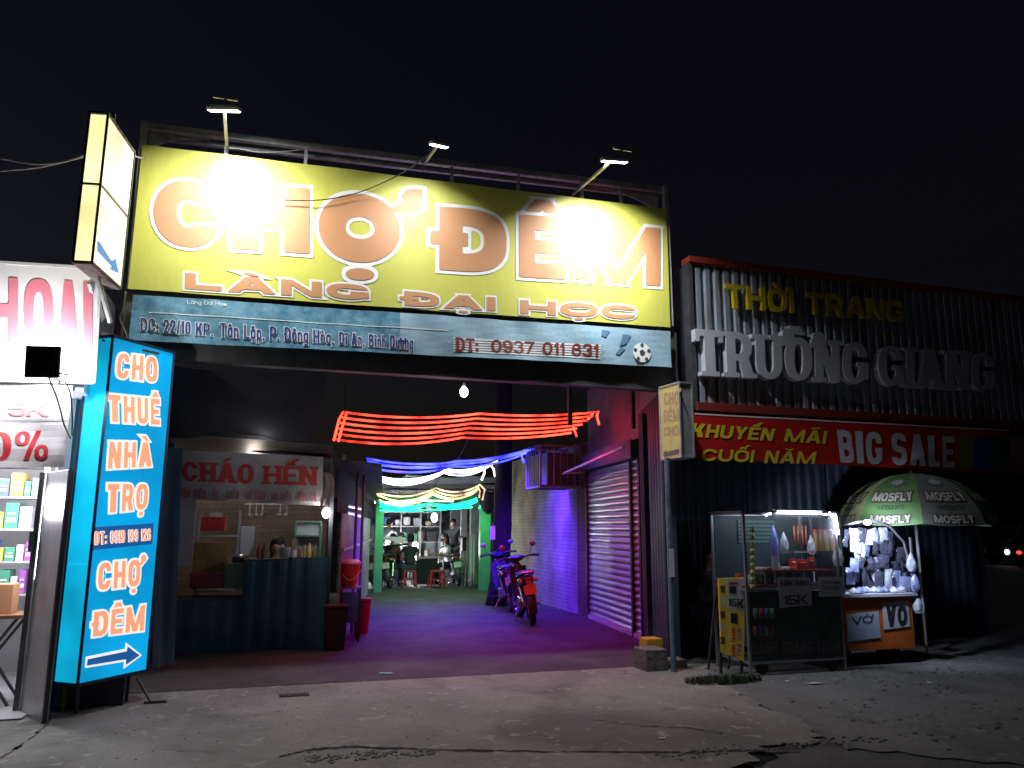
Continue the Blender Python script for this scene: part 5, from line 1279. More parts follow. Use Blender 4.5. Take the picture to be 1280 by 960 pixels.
mb = MB(); mb.box((1.7, 31, 0), (9.1, 31.1, 3.2)); mb.build('back_wall', hw_, hall)
for k in range(5):
    x = 1.8 + k*1.46; mb = MB(); mb.slab([(x, 18.9, 2.55+.25*math.sin(k)), (x+1.42, 18.9, 2.7), (x+1.42, 31, 3.1), (x, 31, 3.0)], (0,0,1), .03); mb.build('roof_panel', mat('hall_tent', (.30,.30,.34), .6, var=.3), hall)
for k in range(3):
    mb = MB(); mb.bar((1.8, 20+k*3.5, 2.52), (9, 20+k*3.5, 2.60), .1); mb.build('roof_beam', mat('pale_beam', (.5,.5,.52), .5), hall)
for k, (px, px2_, Y, cm) in enumerate(((588, 597, 20.5, (.6,.6,.62)), (576, 583, 22, (.5,.5,.5)), (563, 575, 23, (.16,.16,.18)), (533, 548, 26, (.30,.31,.33)))):
    a = at(px, 700, Y); b = at(px2_, 700, Y); mb = MB(); mb.box((a.x, Y, 0), (b.x, Y+.15, 2.5)); mb.build('column', mat('column_%d' % k, cm, .6, var=.4, scale=4), hall)
# tent flap and lamp frame
mb = MB(); mb.slab([at(*q, 20.8) for q in ((556,664),(578,656),(566,672))], (0,-1,0), .01); tag(mb.build('tent_flap', mat('pale_cloth', (.5,.5,.52), .8)), 'pale triangular tent flap inside the market hall', 'tent flap')
mb = MB(); mb.slab([at(*q, 19.5) for q in ((476,670),(508,672),(500,678),(478,674))], (0,-1,0), .05); tag(mb.build('awning', mat('pale_awning', (.6,.6,.65), .5)), 'pale narrow awning at the left inside the market hall', 'awning')
pbox('loudspeaker', (578,671), (583,689), 19.9, .15, mat('black_box', (.02,.02,.022), .5), 'black loudspeaker hanging on the column inside the hall', 'loudspeaker')
p = at(543, 647, 17.3); bulb(p, 'bright bulb hanging before the inner portal', 120, (p.x, p.y, 3.2), r=.07)
for px, py, Y, e, lab, r in ((519,683,22.5,1200,'brightest bulb deep in the market hall', .09), (497,690,21.5,600,'bulb at the left deep in the market hall', .075), (483,683,24,600,'faint bulb at the far left of the market hall', .07)):
    p = at(px, py, Y); bulb(p, lab, e, (p.x, p.y, 2.6), r=r)
# tables, stools and people inside the hall
def ftable(x, y, label, m):
    t = thing('table', label, 'table', (x, y, 0)); mb = MB(); mb.box((x-.4, y-.3, .70), (x+.4, y+.3, .73)); mb.build('tabletop', m, t, bevel=.006)
    for sx in (-.36, .36):
        for sy in (-.26, .26): mb = MB(); mb.bar((x+sx, y+sy, 0), (x+sx, y+sy, .7), .03); mb.build('leg', galv, t)
    return t
steel_t = mat('steel_tabletop', (.6,.62,.66), .25, .6); redst = mat('red_stool', (.45,.04,.04), .4); blst = mat('blue_stool', (.05,.1,.3), .4)
A = at(534, 725, 20.6); ftable(A.x, 20.6, 'steel topped table in the middle of the market hall', steel_t)
B = at(497, 715, 23); ftable(B.x, 23, 'steel topped table at the left of the market hall', steel_t)
mb = MB(); mb.box((A.x-.36, 20.27, .05), (A.x+.2, 20.3, .69)); tag(mb.build('dark_cloth', mat('black_cloth', (.02,.02,.025), .9)), 'black cloth hanging from the front of the middle table', 'cloth')
dkA, dkB, ltA = mat('black_shirt', (.025,.025,.03), .8), mat('brown_shirt', (.14,.09,.08), .8), mat('white_shirt', (.6,.6,.62), .8)
jeans = mat('dark_jeans', (.03,.04,.07), .8)
C1 = at(511, 735, 20.0); person('person in a black shirt seated with back turned, middle of the market hall', (C1.x, 20.0, 0), 15, dkA, jeans, 'people eating in the market hall')
stool((C1.x, 20.0, 0), redst, 'red stool under the person in the black shirt in the hall')
C2 = at(487, 735, 20.4); person('person in a brown shirt seated at the left of the market hall', (C2.x, 20.4, 0), 30, dkB, jeans, 'people eating in the market hall', hands='table')
stool((C2.x, 20.4, 0), blst, 'blue stool under the person in the brown shirt in the hall')
C3 = at(561, 732, 21.0); person('person in a white shirt sitting at the right of the market hall', (C3.x, 21.0, 0), 250, ltA, jeans, 'people eating in the market hall', hands='table', long_hair=True)
stool((C3.x, 21.0, 0), blst, 'blue stool under the person in the white shirt in the hall')
C4 = at(500, 712, 23.8); person('person in a white shirt facing the alley behind the left table', (C4.x, 23.8, 0), 185, ltA, jeans, 'people eating in the market hall', hands='table')
stool((C4.x, 23.8, 0), redst, 'red stool under the person facing the alley in the hall')
for k, (px, Y, m_, lab) in enumerate(((548, 20.0, redst, 'empty red stool right of the middle table'), (544, 19.7, redst, 'empty red stool nearest the portal'), (575, 22.4, blst, 'empty blue stool at the right of the hall'))):
    q = at(px, 735, Y); stool((q.x, Y, 0), m_, lab)
for k, (px0, px1, py0, py1, Y, c_) in enumerate(((535,545,704,712,27,(.05,.1,.4)), (523,531,700,715,27,(.4,.4,.45)), (548,555,676,690,27,(.35,.35,.38)), (478,486,698,712,26,(.5,.5,.52)), (512,520,690,700,27,(.45,.43,.42)), (553,560,700,715,25,(.3,.3,.32)))):
    pbox('stacked_box', (px0, py0), (px1, py1), Y, .3, mat('hall_box_%d' % k, c_, .7), ('dark blue box','grey box','upper grey board','pale box','beige box','dull grey box')[k] + (' deep in the hall behind the middle table',' deep in the hall above the left people',' high on the back wall of the hall',' at the far left inside the hall',' under the brightest bulb in the hall',' right of the middle in the hall')[k], 'box')
# parked scooter silhouette deep in hall: rack
rk = thing('wire_rack', 'pale wire rack leaning at the right side of the hall', 'rack', (5.2, 20, 0))
for k in range(4):
    a = at(577+k*4, 722, 19.9); mb = MB(); mb.bar((a.x, 19.9, 0), (a.x+.03, 19.9, .8), .018); mb.build('rod', galv, rk)
for k in range(4):
    a = at(576, 722, 19.9); b = at(591, 722, 19.9); mb = MB(); mb.bar((a.x, 19.9, .15+.2*k), (b.x, 19.9, .2+.2*k), .014); mb.build('rod', galv, rk)

# more of the hall's crowded clutter: hanging goods, shelves, pans, signs
rnd = random.Random(44)
tones = [((.65,.65,.68),'white'), ((.35,.36,.4),'grey'), ((.05,.05,.06),'black'), ((.4,.08,.06),'red'), ((.08,.12,.3),'blue'), ((.5,.42,.3),'tan'), ((.12,.3,.2),'green')]
kinds = ('sack', 'carton', 'tin', 'basket')
k = 0
shf = thing('storage_shelf', 'crowded steel storage shelf along the left side of the market hall', 'shelf', at(490, 700, 25))
xs0, xs1 = at(474, 700, 25.5).x, at(548, 700, 25.5).x
for z in (.5, 1.0, 1.5, 1.95):
    mb = MB(); mb.box((xs0, 25.3, z), (xs1, 25.7, z+.03)); mb.build('shelf_board', galv, shf)
for f in (0, .33, .66, 1):
    mb = MB(); mb.bar((xs0+(xs1-xs0)*f, 25.3, 0), (xs0+(xs1-xs0)*f, 25.3, 2.2), .04); mb.build('post', galv, shf)
ordn = ('first','second','third','fourth','fifth','sixth','seventh','eighth','ninth','tenth','eleventh','twelfth')
for zi, z in enumerate((.53, 1.03, 1.53, 1.98)):
    x = xs0 + .06; n_ = 0
    while x < xs1 - .3:
        w = rnd.uniform(.14, .30); h = rnd.uniform(.15, .38); c_, cn = rnd.choice(tones); kd = rnd.choice(kinds); mb = MB()
        if kd in ('tin', 'basket'): mb.lathe((x+w/2, 25.48, z+.001), [(w*.36,0),(w*.48,h*.5),(w*.45,h*.95),(w*.2,h)], 10)
        elif kd == 'sack': mb.ball((x+w/2, 25.48, z+h*.42), w*.5, 10, 8, sz=h*.85/w)
        else: mb.box((x, 25.35, z+.001), (x+w, 25.62, z+h))
        tag(mb.build(kd, mat('hall_goods_%s' % cn, c_, .5), smooth=(kd != 'carton')), '%s %s, %s from the left on the %s board of the hall shelf' % (cn, kd, ordn[min(n_, 11)], ('lowest','second','third','top')[zi]), kd, 'goods on the hall shelf')
        x += w + rnd.uniform(.02, .12); n_ += 1
for j, (px, py0, py1, w, Y, c_, lab) in enumerate(((584, 676, 728, .34, 20.9, (.62,.62,.64), 'tall pale curtain panel at the right of the market hall'), (591, 668, 734, .16, 19.8, (.55,.56,.6), 'narrow pale board standing near the right portal pillar'), (572, 690, 722, .3, 23.2, (.18,.17,.2), 'dark hanging coat at the right of the market hall'), (556, 668, 690, .4, 24.5, (.3,.32,.36), 'grey square poster hanging in the middle of the hall'), (541, 662, 700, .55, 26.5, (.10,.14,.15), 'dark teal sheet hanging behind the middle table'))):
    a = at(px, py0, Y); b = at(px, py1, Y); mb = MB(); mb.sheet(lambda u, v: (a.x - w/2 + w*u, Y + .04*math.sin(u*14), b.z + (a.z-b.z)*v), 10, 3, th=.01, nrm=(0,-1,0))
    tag(mb.build('hanging_sheet', mat('hang_%d' % j, c_, .7), smooth='all'), lab, 'sheet')
for j, (px, Y, face_, sh_, lab) in enumerate(((480, 22.2, 60, ltA, 'person in a white shirt standing at the far left of the market hall'), (566, 22.6, 200, dkA, 'person in a black shirt standing at the right of the market hall'))):
    q = at(px, 720, Y); person(lab, (q.x, Y, 0), face_, sh_, jeans, 'people eating in the market hall', sit=False, hands='side')
for j, (px, Y, z) in enumerate(((490, 21.5, 2.15), (545, 22.5, 2.25), (500, 26, 2.3))):
    q = at(px, 660, Y); t = thing('tube_lamp', ('nearest','middle','farthest')[j] + ' ceiling tube lamp in the market hall', 'lamp', (q.x, Y, z))
    mb = MB(); mb.tube([(q.x-.5, Y, z), (q.x+.5, Y, z)], .02, 8); mb.build('tube', mat('hall_tube', (1,1,1), .3, emit=(.9,.95,1), es=5), t)
    mb = MB(); mb.box((q.x-.55, Y-.03, z+.021), (q.x+.55, Y+.03, z+.06)); mb.build('housing', flhead, t)

# crockery and utensils on the stall counter
zc = 1.101
def onctr(px, Y=10.36): return at(px, 700, Y).x
t = thing('bowl_stack', 'stack of white bowls on the porridge stall counter', 'bowls', (onctr(356), 10.36, zc))
for k in range(5):
    mb = MB(); mb.lathe((onctr(356), 10.38, zc+.001+.022*k), [(.035,0),(.06,.03),(.075,.05),(.07,.05),(.03,.008)], 14); mb.build('bowl', mat('white_ceramic', (.6,.6,.62), .3), t, smooth=True)
for k, (px, c_, nm) in enumerate(((323, (.3,.05,.03), 'red chilli'), (329, (.08,.05,.02), 'dark soy'), (386, (.35,.3,.1), 'yellow oil'))):
    x = onctr(px); mb = MB(); mb.lathe((x, 10.37, zc), [(.025,0),(.027,.11),(.012,.15),(.012,.19)], 12); tag(mb.build('sauce_bottle', mat('sauce_%d' % k, c_, .2), smooth=True), '%s bottle standing on the porridge stall counter' % nm, 'bottle')
t = thing('chopstick_holder', 'tin of chopsticks on the porridge stall counter', 'chopsticks', (onctr(364), 10.36, zc))
mb = MB(); mb.lathe((onctr(366), 10.38, zc), [(.035,0),(.037,.11),(.033,.11),(.03,.01)], 12); mb.build('tin', galv, t, smooth=True)
for k in range(7): mb = MB(); x = onctr(366) + .02*math.cos(k); mb.bar((x, 10.38+.02*math.sin(k), zc+.02), (x+.03*math.cos(k*2), 10.38+.03*math.sin(k*2), zc+.24), .005); mb.build('chopstick', mat('bamboo', (.35,.22,.1), .6), t)
for k, px in enumerate((312, 320, 328, 350, 358)):
    p = at(px, 642, 11.6); t = thing('ladle', '%s of five utensils hanging before the brick wall of the stall' % ordn[k], 'utensil', p)
    mb = MB(); mb.bar(p + Vector((0,0,.25)), p, .012); mb.build('handle', galv, t); mb = MB(); mb.lathe(p - Vector((0,0,.05)), [(.01,0),(.045,.02),(.05,.05),(.04,.05)], 12); mb.build('head', galv, t, smooth=True)
mb = MB(); a = at(306, 630, 11.62); b = at(364, 630, 11.62); mb.bar(a, b, .015); tag(mb.build('hanging_rail', galv), 'thin rail with hanging utensils before the brick wall of the stall', 'rail')
mb = MB(); mb.sheet(lambda u, v: at(262+16*u, 640+1*math.sin(u*9)+22*v, 11.5), 6, 4, th=.01, nrm=(0,-1,0)); tag(mb.build('wall_calendar', mat('calendar_paper', (.4,.38,.36), .7)), 'pale calendar hanging on the brick wall behind the stall rack', 'calendar')
# ================================================================= MOTORBIKES
def ring(c, w, h, n=12, e=2.4, x=0):
    out = []
    for k in range(n):
        a = 2*math.pi*k/n; ca, sa = math.cos(a), math.sin(a)
        out.append(Vector((c[0], c[1] + w*abs(ca)**(2/e)*(1 if ca >= 0 else -1), c[2] + h*abs(sa)**(2/e)*(1 if sa >= 0 else -1))))
    return out
def motorbike(label, loc, heading, paint, plate_col, lean=-8, steer=14):
    """local +X is forward; heading = azimuth of +X"""
    t = thing('motorbike', label, 'motorbike', loc, 0, None)
    M = Matrix.Translation(Vector(loc)) @ Matrix.Rotation(R(90-heading), 4, 'Z') @ Matrix.Rotation(R(lean), 4, 'X')
    MS = M @ Matrix.Translation((.42, 0, .9)) @ Matrix.Rotation(R(steer), 4, 'Z') @ Matrix.Translation((-.42, 0, -.9))
    def part(mb, name, m_, parent=t, XM=M, smooth=True, bevel=0):
        mb.v = [tuple(XM @ Vector(v)) for v in mb.v]; return mb.build(name, m_, parent, smooth=smooth, bevel=bevel)
    rub = mat('tyre_rubber', (.025,.025,.027), .75); chrome = mat('bike_metal', (.45,.45,.48), .25, .9); blk = mat('bike_black', (.03,.03,.033), .45)
    def wheel(cx, XM):
        mb = MB(); n = 28; rings = []
        for k in range(n+1):
            a = 2*math.pi*k/n; d = Vector((math.cos(a), 0, math.sin(a)))
            rings.append([Vector((cx,0,.29)) + d*(.245 + .045*math.cos(b)) + Vector((0, .048*math.sin(b), 0)) for b in [2*math.pi*j/8 for j in range(8)]])
        mb.loft(rings, cap=False); w = part(mb, 'tyre', rub, XM=XM, smooth='all')
        mb = MB(); rings = [[Vector((cx,0,.29)) + Vector((math.cos(2*math.pi*k/n),0,math.sin(2*math.pi*k/n)))*(.205+.012*math.cos(b)) + Vector((0,.025*math.sin(b),0)) for b in [2*math.pi*j/6 for j in range(6)]] for k in range(n+1)]
        mb.loft(rings, cap=False); mb.tube([(cx,-.05,.29),(cx,.05,.29)], .045, 10)
        for k in range(5):
            a = 2*math.pi*k/5; mb.bar((cx,0,.29), (cx+.2*math.cos(a), 0, .29+.2*math.sin(a)), .03, .02)
        part(mb, 'rim', chrome, w, XM)
    wheel(-.62, M); wheel(.62, MS)
    def fender(cx, r, a0, a1, w, m_, XM, name='fender'):
        mb = MB(); rings = []
        for k in range(9):
            a = R(a0 + (a1-a0)*k/8); d = Vector((math.cos(a), 0, math.sin(a)))
            rings.append([Vector((cx,0,.29)) + d*(r + .02*math.cos(b*math.pi/2*1.0)) + Vector((0, w*b, 0)) for b in (-1,-.5,0,.5,1)] + [Vector((cx,0,.29)) + d*(r-.01+ .02*math.cos(b*math.pi/2)) + Vector((0, w*b, 0)) for b in (1,.5,0,-.5,-1)])
        mb.loft(rings); part(mb, name, m_, XM=XM)
    fender(-.62, .32, 60, 195, .065, blk, M, 'rear_fender'); fender(.62, .31, 20, 150, .06, paint, MS, 'front_fender')
    # body: tail cowl, side panels, leg shield, centre
    mb = MB(); mb.loft([ring((x,0,z), w, h) for x, z, w, h in ((-.86,.76,.03,.03),(-.8,.74,.08,.06),(-.6,.69,.12,.09),(-.35,.63,.13,.11),(-.1,.56,.11,.12),(.1,.47,.08,.10),(.28,.46,.06,.08))]); part(mb, 'body_shell', paint)
    mb = MB(); mb.loft([ring((x,0,z), w, h) for x, z, w, h in ((-.78,.81,.07,.02),(-.68,.82,.13,.035),(-.4,.79,.14,.045),(-.15,.765,.12,.045),(.02,.74,.06,.03))]); part(mb, 'seat', mat('bike_seat', (.03,.028,.03), .6))
    for s in (-1, 1):
        mb = MB(); mb.loft([[Vector((x, s*(w0), z)), Vector((x, s*(w0+.09), z)), Vector((x+.025, s*(w0+.10), z)), Vector((x+.04, s*w0, z))] for x, z, w0 in ((.24,.34,.03),(.28,.5,.045),(.34,.7,.05),(.36,.86,.04))]); part(mb, 'leg_shield', paint)
    mb = MB(); mb.loft([ring((x,0,z), w, h) for x, z, w, h in ((.30,.62,.05,.1),(.38,.78,.07,.16),(.46,.82,.06,.12))]); part(mb, 'front_cowl', paint)
    mb = MB(); mb.box((-.2,-.1,.22), (.15,.1,.4)); mb.tube([(.0,0,.3),(.22,0,.3)], .06, 10); part(mb, 'engine', mat('engine_metal', (.2,.2,.21), .4, .7), bevel=.02)
    for s in (-1, 1):
        mb = MB(); mb.tube([(.36, s*.07, .8), (.62, s*.07, .29)], .022, 8); part(mb, 'front_fork', chrome, XM=MS)
        mb = MB(); mb.tube([(-.62, s*.09, .29), (-.5, s*.11, .6)], .025, 8); part(mb, 'rear_shock', chrome)
        mb = MB(); mb.tube([(-.66, s*.07, .29), (-.05, s*.07, .32)], .02, 6); part(mb, 'swing_arm', blk)
    mb = MB(); mb.tube([(.1,.1,.2),(-.15,.13,.2),(-.35,.14,.24)], .018, 8); mb.tube([(-.35,.14,.24),(-.45,.145,.27),(-.78,.15,.36)], [.03,.042,.045], 10); part(mb, 'exhaust', chrome)
    mb = MB(); mb.loft([ring((x,0,z), w, h) for x, z, w, h in ((.30,.99,.06,.03),(.36,1.0,.13,.05),(.44,.99,.13,.06),(.52,.95,.07,.05))]); hb = part(mb, 'handlebar_cowl', paint, XM=MS)
    mb = MB(); mb.ball((.52,0,.96), .06, 10, 8); part(mb, 'headlight', mat('lamp_glass', (.5,.5,.55), .1), XM=MS)
    for s in (-1, 1):
        mb = MB(); mb.tube([(.38,s*.1,1.0),(.33,s*.24,1.02),(.27,s*.36,1.0)], .016, 8); h_ = part(mb, 'handlebar', blk, XM=MS)
        mb = MB(); mb.tube([(.32,s*.25,1.02),(.265,s*.37,1.0)], .021, 8); part(mb, 'grip', rub, h_, MS)
        mb = MB(); mb.tube([(.33,s*.22,1.03),(.30,s*.25,1.14),(.28,s*.27,1.17)], .008, 6); mi = part(mb, 'mirror_stem', blk, XM=MS)
        mb = MB(); mb.ball((.28,s*.28,1.2), .05, 12, 8, sx=.3, sy=1.2, sz=.8); part(mb, 'mirror', mat('mirror_back_%s' % ('a' if s < 0 else 'b'), (.25,.25,.3) if s < 0 else (.5,.3,.3), .15, .6), mi, MS)
        mb = MB(); mb.ball((-.80,s*.12,.70), .032, 8, 6); part(mb, 'indicator', mat('amber_lens', (.6,.25,.03), .25))
    mb = MB(); mb.ball((-.845,0,.725), .06, 12, 8, sx=.4, sy=1.2, sz=.7); part(mb, 'tail_light', mat('red_lens', (.22,.01,.01), .25))
    mb = MB(); mb.box((-.93,-.095,.50), (-.925,.095,.64)); part(mb, 'number_plate', mat('plate_%d' % int(plate_col[2]*100), plate_col, .4), smooth=False)
    mb = MB(); mb.bar((-.84,0,.72), (-.925,0,.6), .09, .02); part(mb, 'plate_bracket', blk, smooth=False)
    mb = MB()
    for s in (-1, 1): mb.tube([(-.35,s*.13,.74),(-.7,s*.12,.8),(-.86,s*.07,.83),(-.88,0,.83)], .011, 6)
    part(mb, 'grab_rail', chrome)
    mb = MB(); mb.tube([(-.02,.1,.22),(-.05,.22,.05)], .012, 6); part(mb, 'side_stand', chrome)
    for s in (-1, 1): mb = MB(); mb.tube([(.05,s*.08,.24),(.05,s*.24,.25)], .016, 8); part(mb, 'footrest', rub)
    return t
g1 = gnd(667, 783)
h1 = 11
a1 = R(h1); p1 = Vector((g1.x, g1.y, 0)) + Vector((math.sin(a1), math.cos(a1), 0))*.72
motorbike('dark motorbike with an orange plate parked nearest on the right of the alley', (p1.x, p1.y, 0), h1, mat('bike_paint_dark', (.012,.011,.018), .35), (.7,.22,.08))
g2 = gnd(641, 766); h2 = 8; a2 = R(h2); p2 = Vector((g2.x, g2.y, 0)) + Vector((math.sin(a2), math.cos(a2), 0))*.72
motorbike('blue motorbike with a pale plate parked before the tree trunk', (p2.x, p2.y, 0), h2, mat('bike_paint_blue', (.03,.03,.10), .3), (.7,.7,.75), steer=10)

# ================================================================= RIGHT BUILDING
YR = 8.12; PR = PY(YR); PR2 = PY(YR-.05)
rb = thing('shop_building', 'dark closed shop building with shutters right of the entrance', 'building', (8, 9, 0))
navyw = mat('navy_wall', (.06,.07,.11), .7, var=.35, scale=1.5)
mb = MB(); mb.box((4.72, 9.2, -.03), (4.95, 9.32, 3.0)); mb.build('wall_pier', navyw, rb)
mb = MB(); mb.box((4.8, 8.2, 2.80), (10.4, 9.25, 2.90)); mb.box((5.62, 9.26, 2.80), (10.4, 12.89, 2.90)); mb.build('canopy_slab', darksteel, rb)
mb = MB(); mb.box((5.7, 12.9, -.03), (10.4, 13.0, 4.7)); mb.build('back_wall', navyw, rb)
mb = MB(); mb.box((10.2, 9.25, -.03), (10.4, 12.9, 4.7)); mb.build('wall_pier', navyw, rb)
mb = MB(); mb.box((4.75, 8.2, 2.9), (10.38, 8.3, 4.70)); mb.build('upper_wall', navyw, rb)
# folding steel doors
dm = mat('navy_steel_door', (.07,.09,.15), .5, .2, var=.3, scale=2)
for b in range(4):
    x0 = 4.97 + b*1.31; mb = MB(); n = 32; w = 1.29
    pts = [(x0 + w*i/n, 9.2 - (.02 if i % 4 in (1, 2) else 0)) for i in range(n+1)]
    for a, c in zip(pts, pts[1:]): mb.quad((a[0],a[1],-.03), (c[0],c[1],-.03), (c[0],c[1],2.80), (a[0],a[1],2.80))
    mb.build('door_panel', dm, rb)
# wall strip and rail seen above 840-862
# corrugated fascia
fas = thing('fascia_sign', 'grey corrugated shop fascia with raised letters THỜI TRANG and TRƯỜNG GIANG', 'sign', (7.8, YR, 3.9))
fm = mat('corrugated_fascia', (.33,.37,.44), .5, .25, scale=3.5, stretch=(1.4,1,.22), bump=.12, col2=(.20,.19,.19), edge=(.36,.5))
xa = PR.at(862, 330).x; xb = xa + 5.7
def ztop(x): return PR.at(862,331).z + (PR.at(1245,352).z*0 + .0)*x
zb, zt_ = PR.at(866, 512).z, PR.at(862, 330).z
rib = .135; nsh = 7; per = int((xb-xa)/rib/nsh)
for k in range(nsh):
    mb = MB(); pts = []
    for i in range(per):
        x = xa + (k*per+i)*rib
        pts += [(x, 0), (x+.045, 0), (x+.06, .035), (x+.12, .035)]
    pts.append((xa + (k+1)*per*rib - .002, 0))
    for a, c in zip(pts, pts[1:]): mb.quad((a[0], YR-a[1], zb), (c[0], YR-c[1], zb), (c[0], YR-c[1], zt_), (a[0], YR-a[1], zt_))
    mb.build('metal_sheet', fm, fas)
xb = xa + nsh*per*rib
redtr = mat('red_trim', (.32,.035,.015), .5)
mb = MB(); mb.box((xa-.06, YR-.10, zt_), (xb+.05, YR+.1, zt_+.07)); mb.build('top_trim', redtr, fas)
mb = MB(); mb.box((xa-.02, YR-.10, zb-.02), (xb+.05, YR+.05, zb+.08)); mb.build('bottom_trim', mat('dark_red_trim', (.22,.03,.02), .5), fas)
mb = MB(); mb.box((xa-.06, YR-.06, zb), (xa-.002, YR+.1, zt_)); mb.build('end_trim', darksteel, fas)
yel3 = mat('yellow_raised_letter', (.62,.46,.02), .45); gl3 = mat('grey_white_raised_letter', (.56,.57,.62), .45)
PL3 = PY(YR-.10)
text('letter', 'THỜI TRANG', [(905,355),(1128,377),(1128,402),(907,385)], PL3, yel3, fas, dict(t=.2, h=.2, n=2.6), off=.03, depth=.05, gap=.14, each=True)
text('letter', 'TRƯỜNG', [(866,412),(1082,430),(1082,481),(869,470)], PL3, gl3, fas, dict(t=.25, h=.14, n=2.2, serif=True), off=.05, depth=.10, gap=.07, each=True)
text('letter', 'GIANG', [(1094,432),(1240,443),(1240,490),(1095,482)], PL3, gl3, fas, dict(t=.25, h=.14, n=2.2, serif=True), off=.05, depth=.10, gap=.07, each=True)
# red sale banner
sbn = thing('sale_banner', 'red banner with yellow KHUYẾN MÃI CUỐI NĂM and white BIG SALE', 'banner', (8, YR-.1, 2.7))
PQ = PY(YR-.14)
def wave4(p): return p + Vector((0, -.008*math.sin(p.x*4+p.z*3), 0))
canvas('canvas', [(866,516),(1262,537),(1262,592),(868,572)], PQ, mat('sale_red_vinyl', (.52,.015,.012), .5, var=.12, scale=3), sbn, 50, 6, warp=wave4)
canvas('line', [(868,516.5),(1262,537.5),(1262,539),(868,518)], PQ, whitep, sbn, 30, 1, off=.004, warp=wave4, th=.001)
yp = mat('yellow_print', (.75,.62,.04), .5); wp2 = mat('grey_white_print', (.62,.62,.68), .5)
text('lettering', 'KHUYẾN', [(866,529),(969,536),(965,551),(862,546)], PQ, yp, sbn, dict(t=.3, h=.2, n=2.4), off=.006, warp=wave4, gap=.14)
text('lettering', 'MÃI', [(983,536),(1034,539),(1031,555),(979,552)], PQ, yp, sbn, dict(t=.3, h=.2, n=2.4), off=.006, warp=wave4, gap=.14)
text('lettering', 'CUỐI', [(878,561),(944,563),(941,578),(875,576)], PQ, yp, sbn, dict(t=.3, h=.2, n=2.4), off=.006, warp=wave4, gap=.14)
text('lettering', 'NĂM', [(958,563),(1020,565),(1017,580),(955,579)], PQ, yp, sbn, dict(t=.3, h=.2, n=2.4), off=.006, warp=wave4, gap=.14)
text('lettering', 'BIG', [(1046,537),(1102,541),(1103,581),(1050,578)], PQ, wp2, sbn, dict(t=.27, h=.19, n=2.8), off=.006, warp=wave4, gap=.1)
text('lettering', 'SALE', [(1113,541),(1193,546),(1193,585),(1115,581)], PQ, wp2, sbn, dict(t=.27, h=.19, n=2.8), off=.006, warp=wave4, gap=.1)
for k, (pts, c_) in enumerate((([(1200,546),(1222,548),(1218,588),(1198,586)], (.22,.2,.02)), ([(1218,546),(1240,548),(1236,588),(1216,588)], (.03,.08,.3)), ([(1238,545),(1260,548),(1258,590),(1236,588)], (.02,.10,.03)))):
    canvas('colour_patch', pts, PQ, mat('sale_patch_%d' % k, c_, .5), sbn, 6, 2, off=.004+.001*k, warp=wave4, th=.001)
# little yellow box sign on its post
NB = at(852,571,7.6); P1 = Plane(NB, -6); tl = P1.at(827,575); wF = (Vector((tl.x,tl.y,0))-Vector((NB.x,NB.y,0))).length
z0 = NB.z; z1 = at(852,478,7.6).z; d1 = (tl-NB); d1.z = 0; d1.normalize(); d2 = Vector((d1.y, -d1.x, 0)) 
wS = .17
bx = thing('box_sign', 'small unlit yellow box sign with an arrow on the post right of the entrance', 'sign', (NB.x, NB.y, z0))
yb = mat('weathered_yellow_faint_glow', (.62,.50,.17), .5, var=.2, scale=6, emit=(.62,.48,.2), es=.10)  # sign is unlit; faint emission put into its colour to brighten the face
boxframe(bx, NB, d1, wF, d2, wS, z0, z1, galv, .018)
vface('front_face', NB + d1*.01, d1, wF-.02, z0+.01, z1-.01, P1.n, yb, bx)
nrm2 = -d1
vface('side_face', NB + d2*.01, d2, wS-.02, z0+.01, z1-.01, nrm2, mat('sign_white_side', (.5,.52,.55), .5, var=.2, scale=5), bx)
vface('back_face', NB + d2*wS + d1*.01, d1, wF-.02, z0+.01, z1-.01, -P1.n, yb, bx)
mb = MB(); cc = [NB, NB+d1*wF, NB+d1*wF+d2*wS, NB+d2*wS]
mb.slab([Vector((p.x,p.y,z0+.01)) for p in cc], (0,0,1), .012); mb.slab([Vector((p.x,p.y,z1)) for p in cc], (0,0,1), .012); mb.build('end_panel', galv, bx)
fpk = mat('faded_pink_print', (.50,.30,.18), .5)
Pq = P1
for s, y0_, y1_ in (('CHỢ', 490, 506), ('ĐÊM', 512, 527), ('CHO', 533, 545)):
    text('faded_lettering', s, [(830,y0_+1),(849,y0_-2),(849,y1_-1),(830,y1_)], P1, fpk, bx, dict(t=.2, h=.15, n=2.4), off=.004)
mb = MB(); mb.slab([P1.at(*q, .004) for q in ((829,568),(833,562),(833,565),(849,561),(849,567),(833,571),(833,573))], P1.n, .002); mb.build('arrow', mat('dark_arrow_print', (.12,.12,.13), .5), bx)
pp_ = gnd(846, 838); mb = MB(); xq = at(841, 800, 7.72).x; mb.tube([(xq, 7.72, 0), (xq+.0, 7.72, 2.27)], .032, 10)
po = mb.build('post', mat('worn_blue_post', (.17,.22,.32), .5, .2, var=.5, scale=9)); tag(po, 'worn blue grey post carrying the small yellow box sign', 'post')
mb = MB(); mb.box((xq-.03, 7.683, .98), (xq+.03, 7.687, 1.28)); tag(mb.build('torn_paper', mat('white_paper', (.75,.75,.75), .6)), 'torn white paper stuck on the blue grey post', 'paper')
mb = MB(); a = at(818, 800, 8.25); mb.box((a.x-.12, 8.2, .0), (a.x+.08, 8.4, .27)); tag(mb.build('crate', mat('yellow_crate', (.5,.28,.02), .5), bevel=.01), 'yellow crate in the corner behind the concrete block', 'crate')
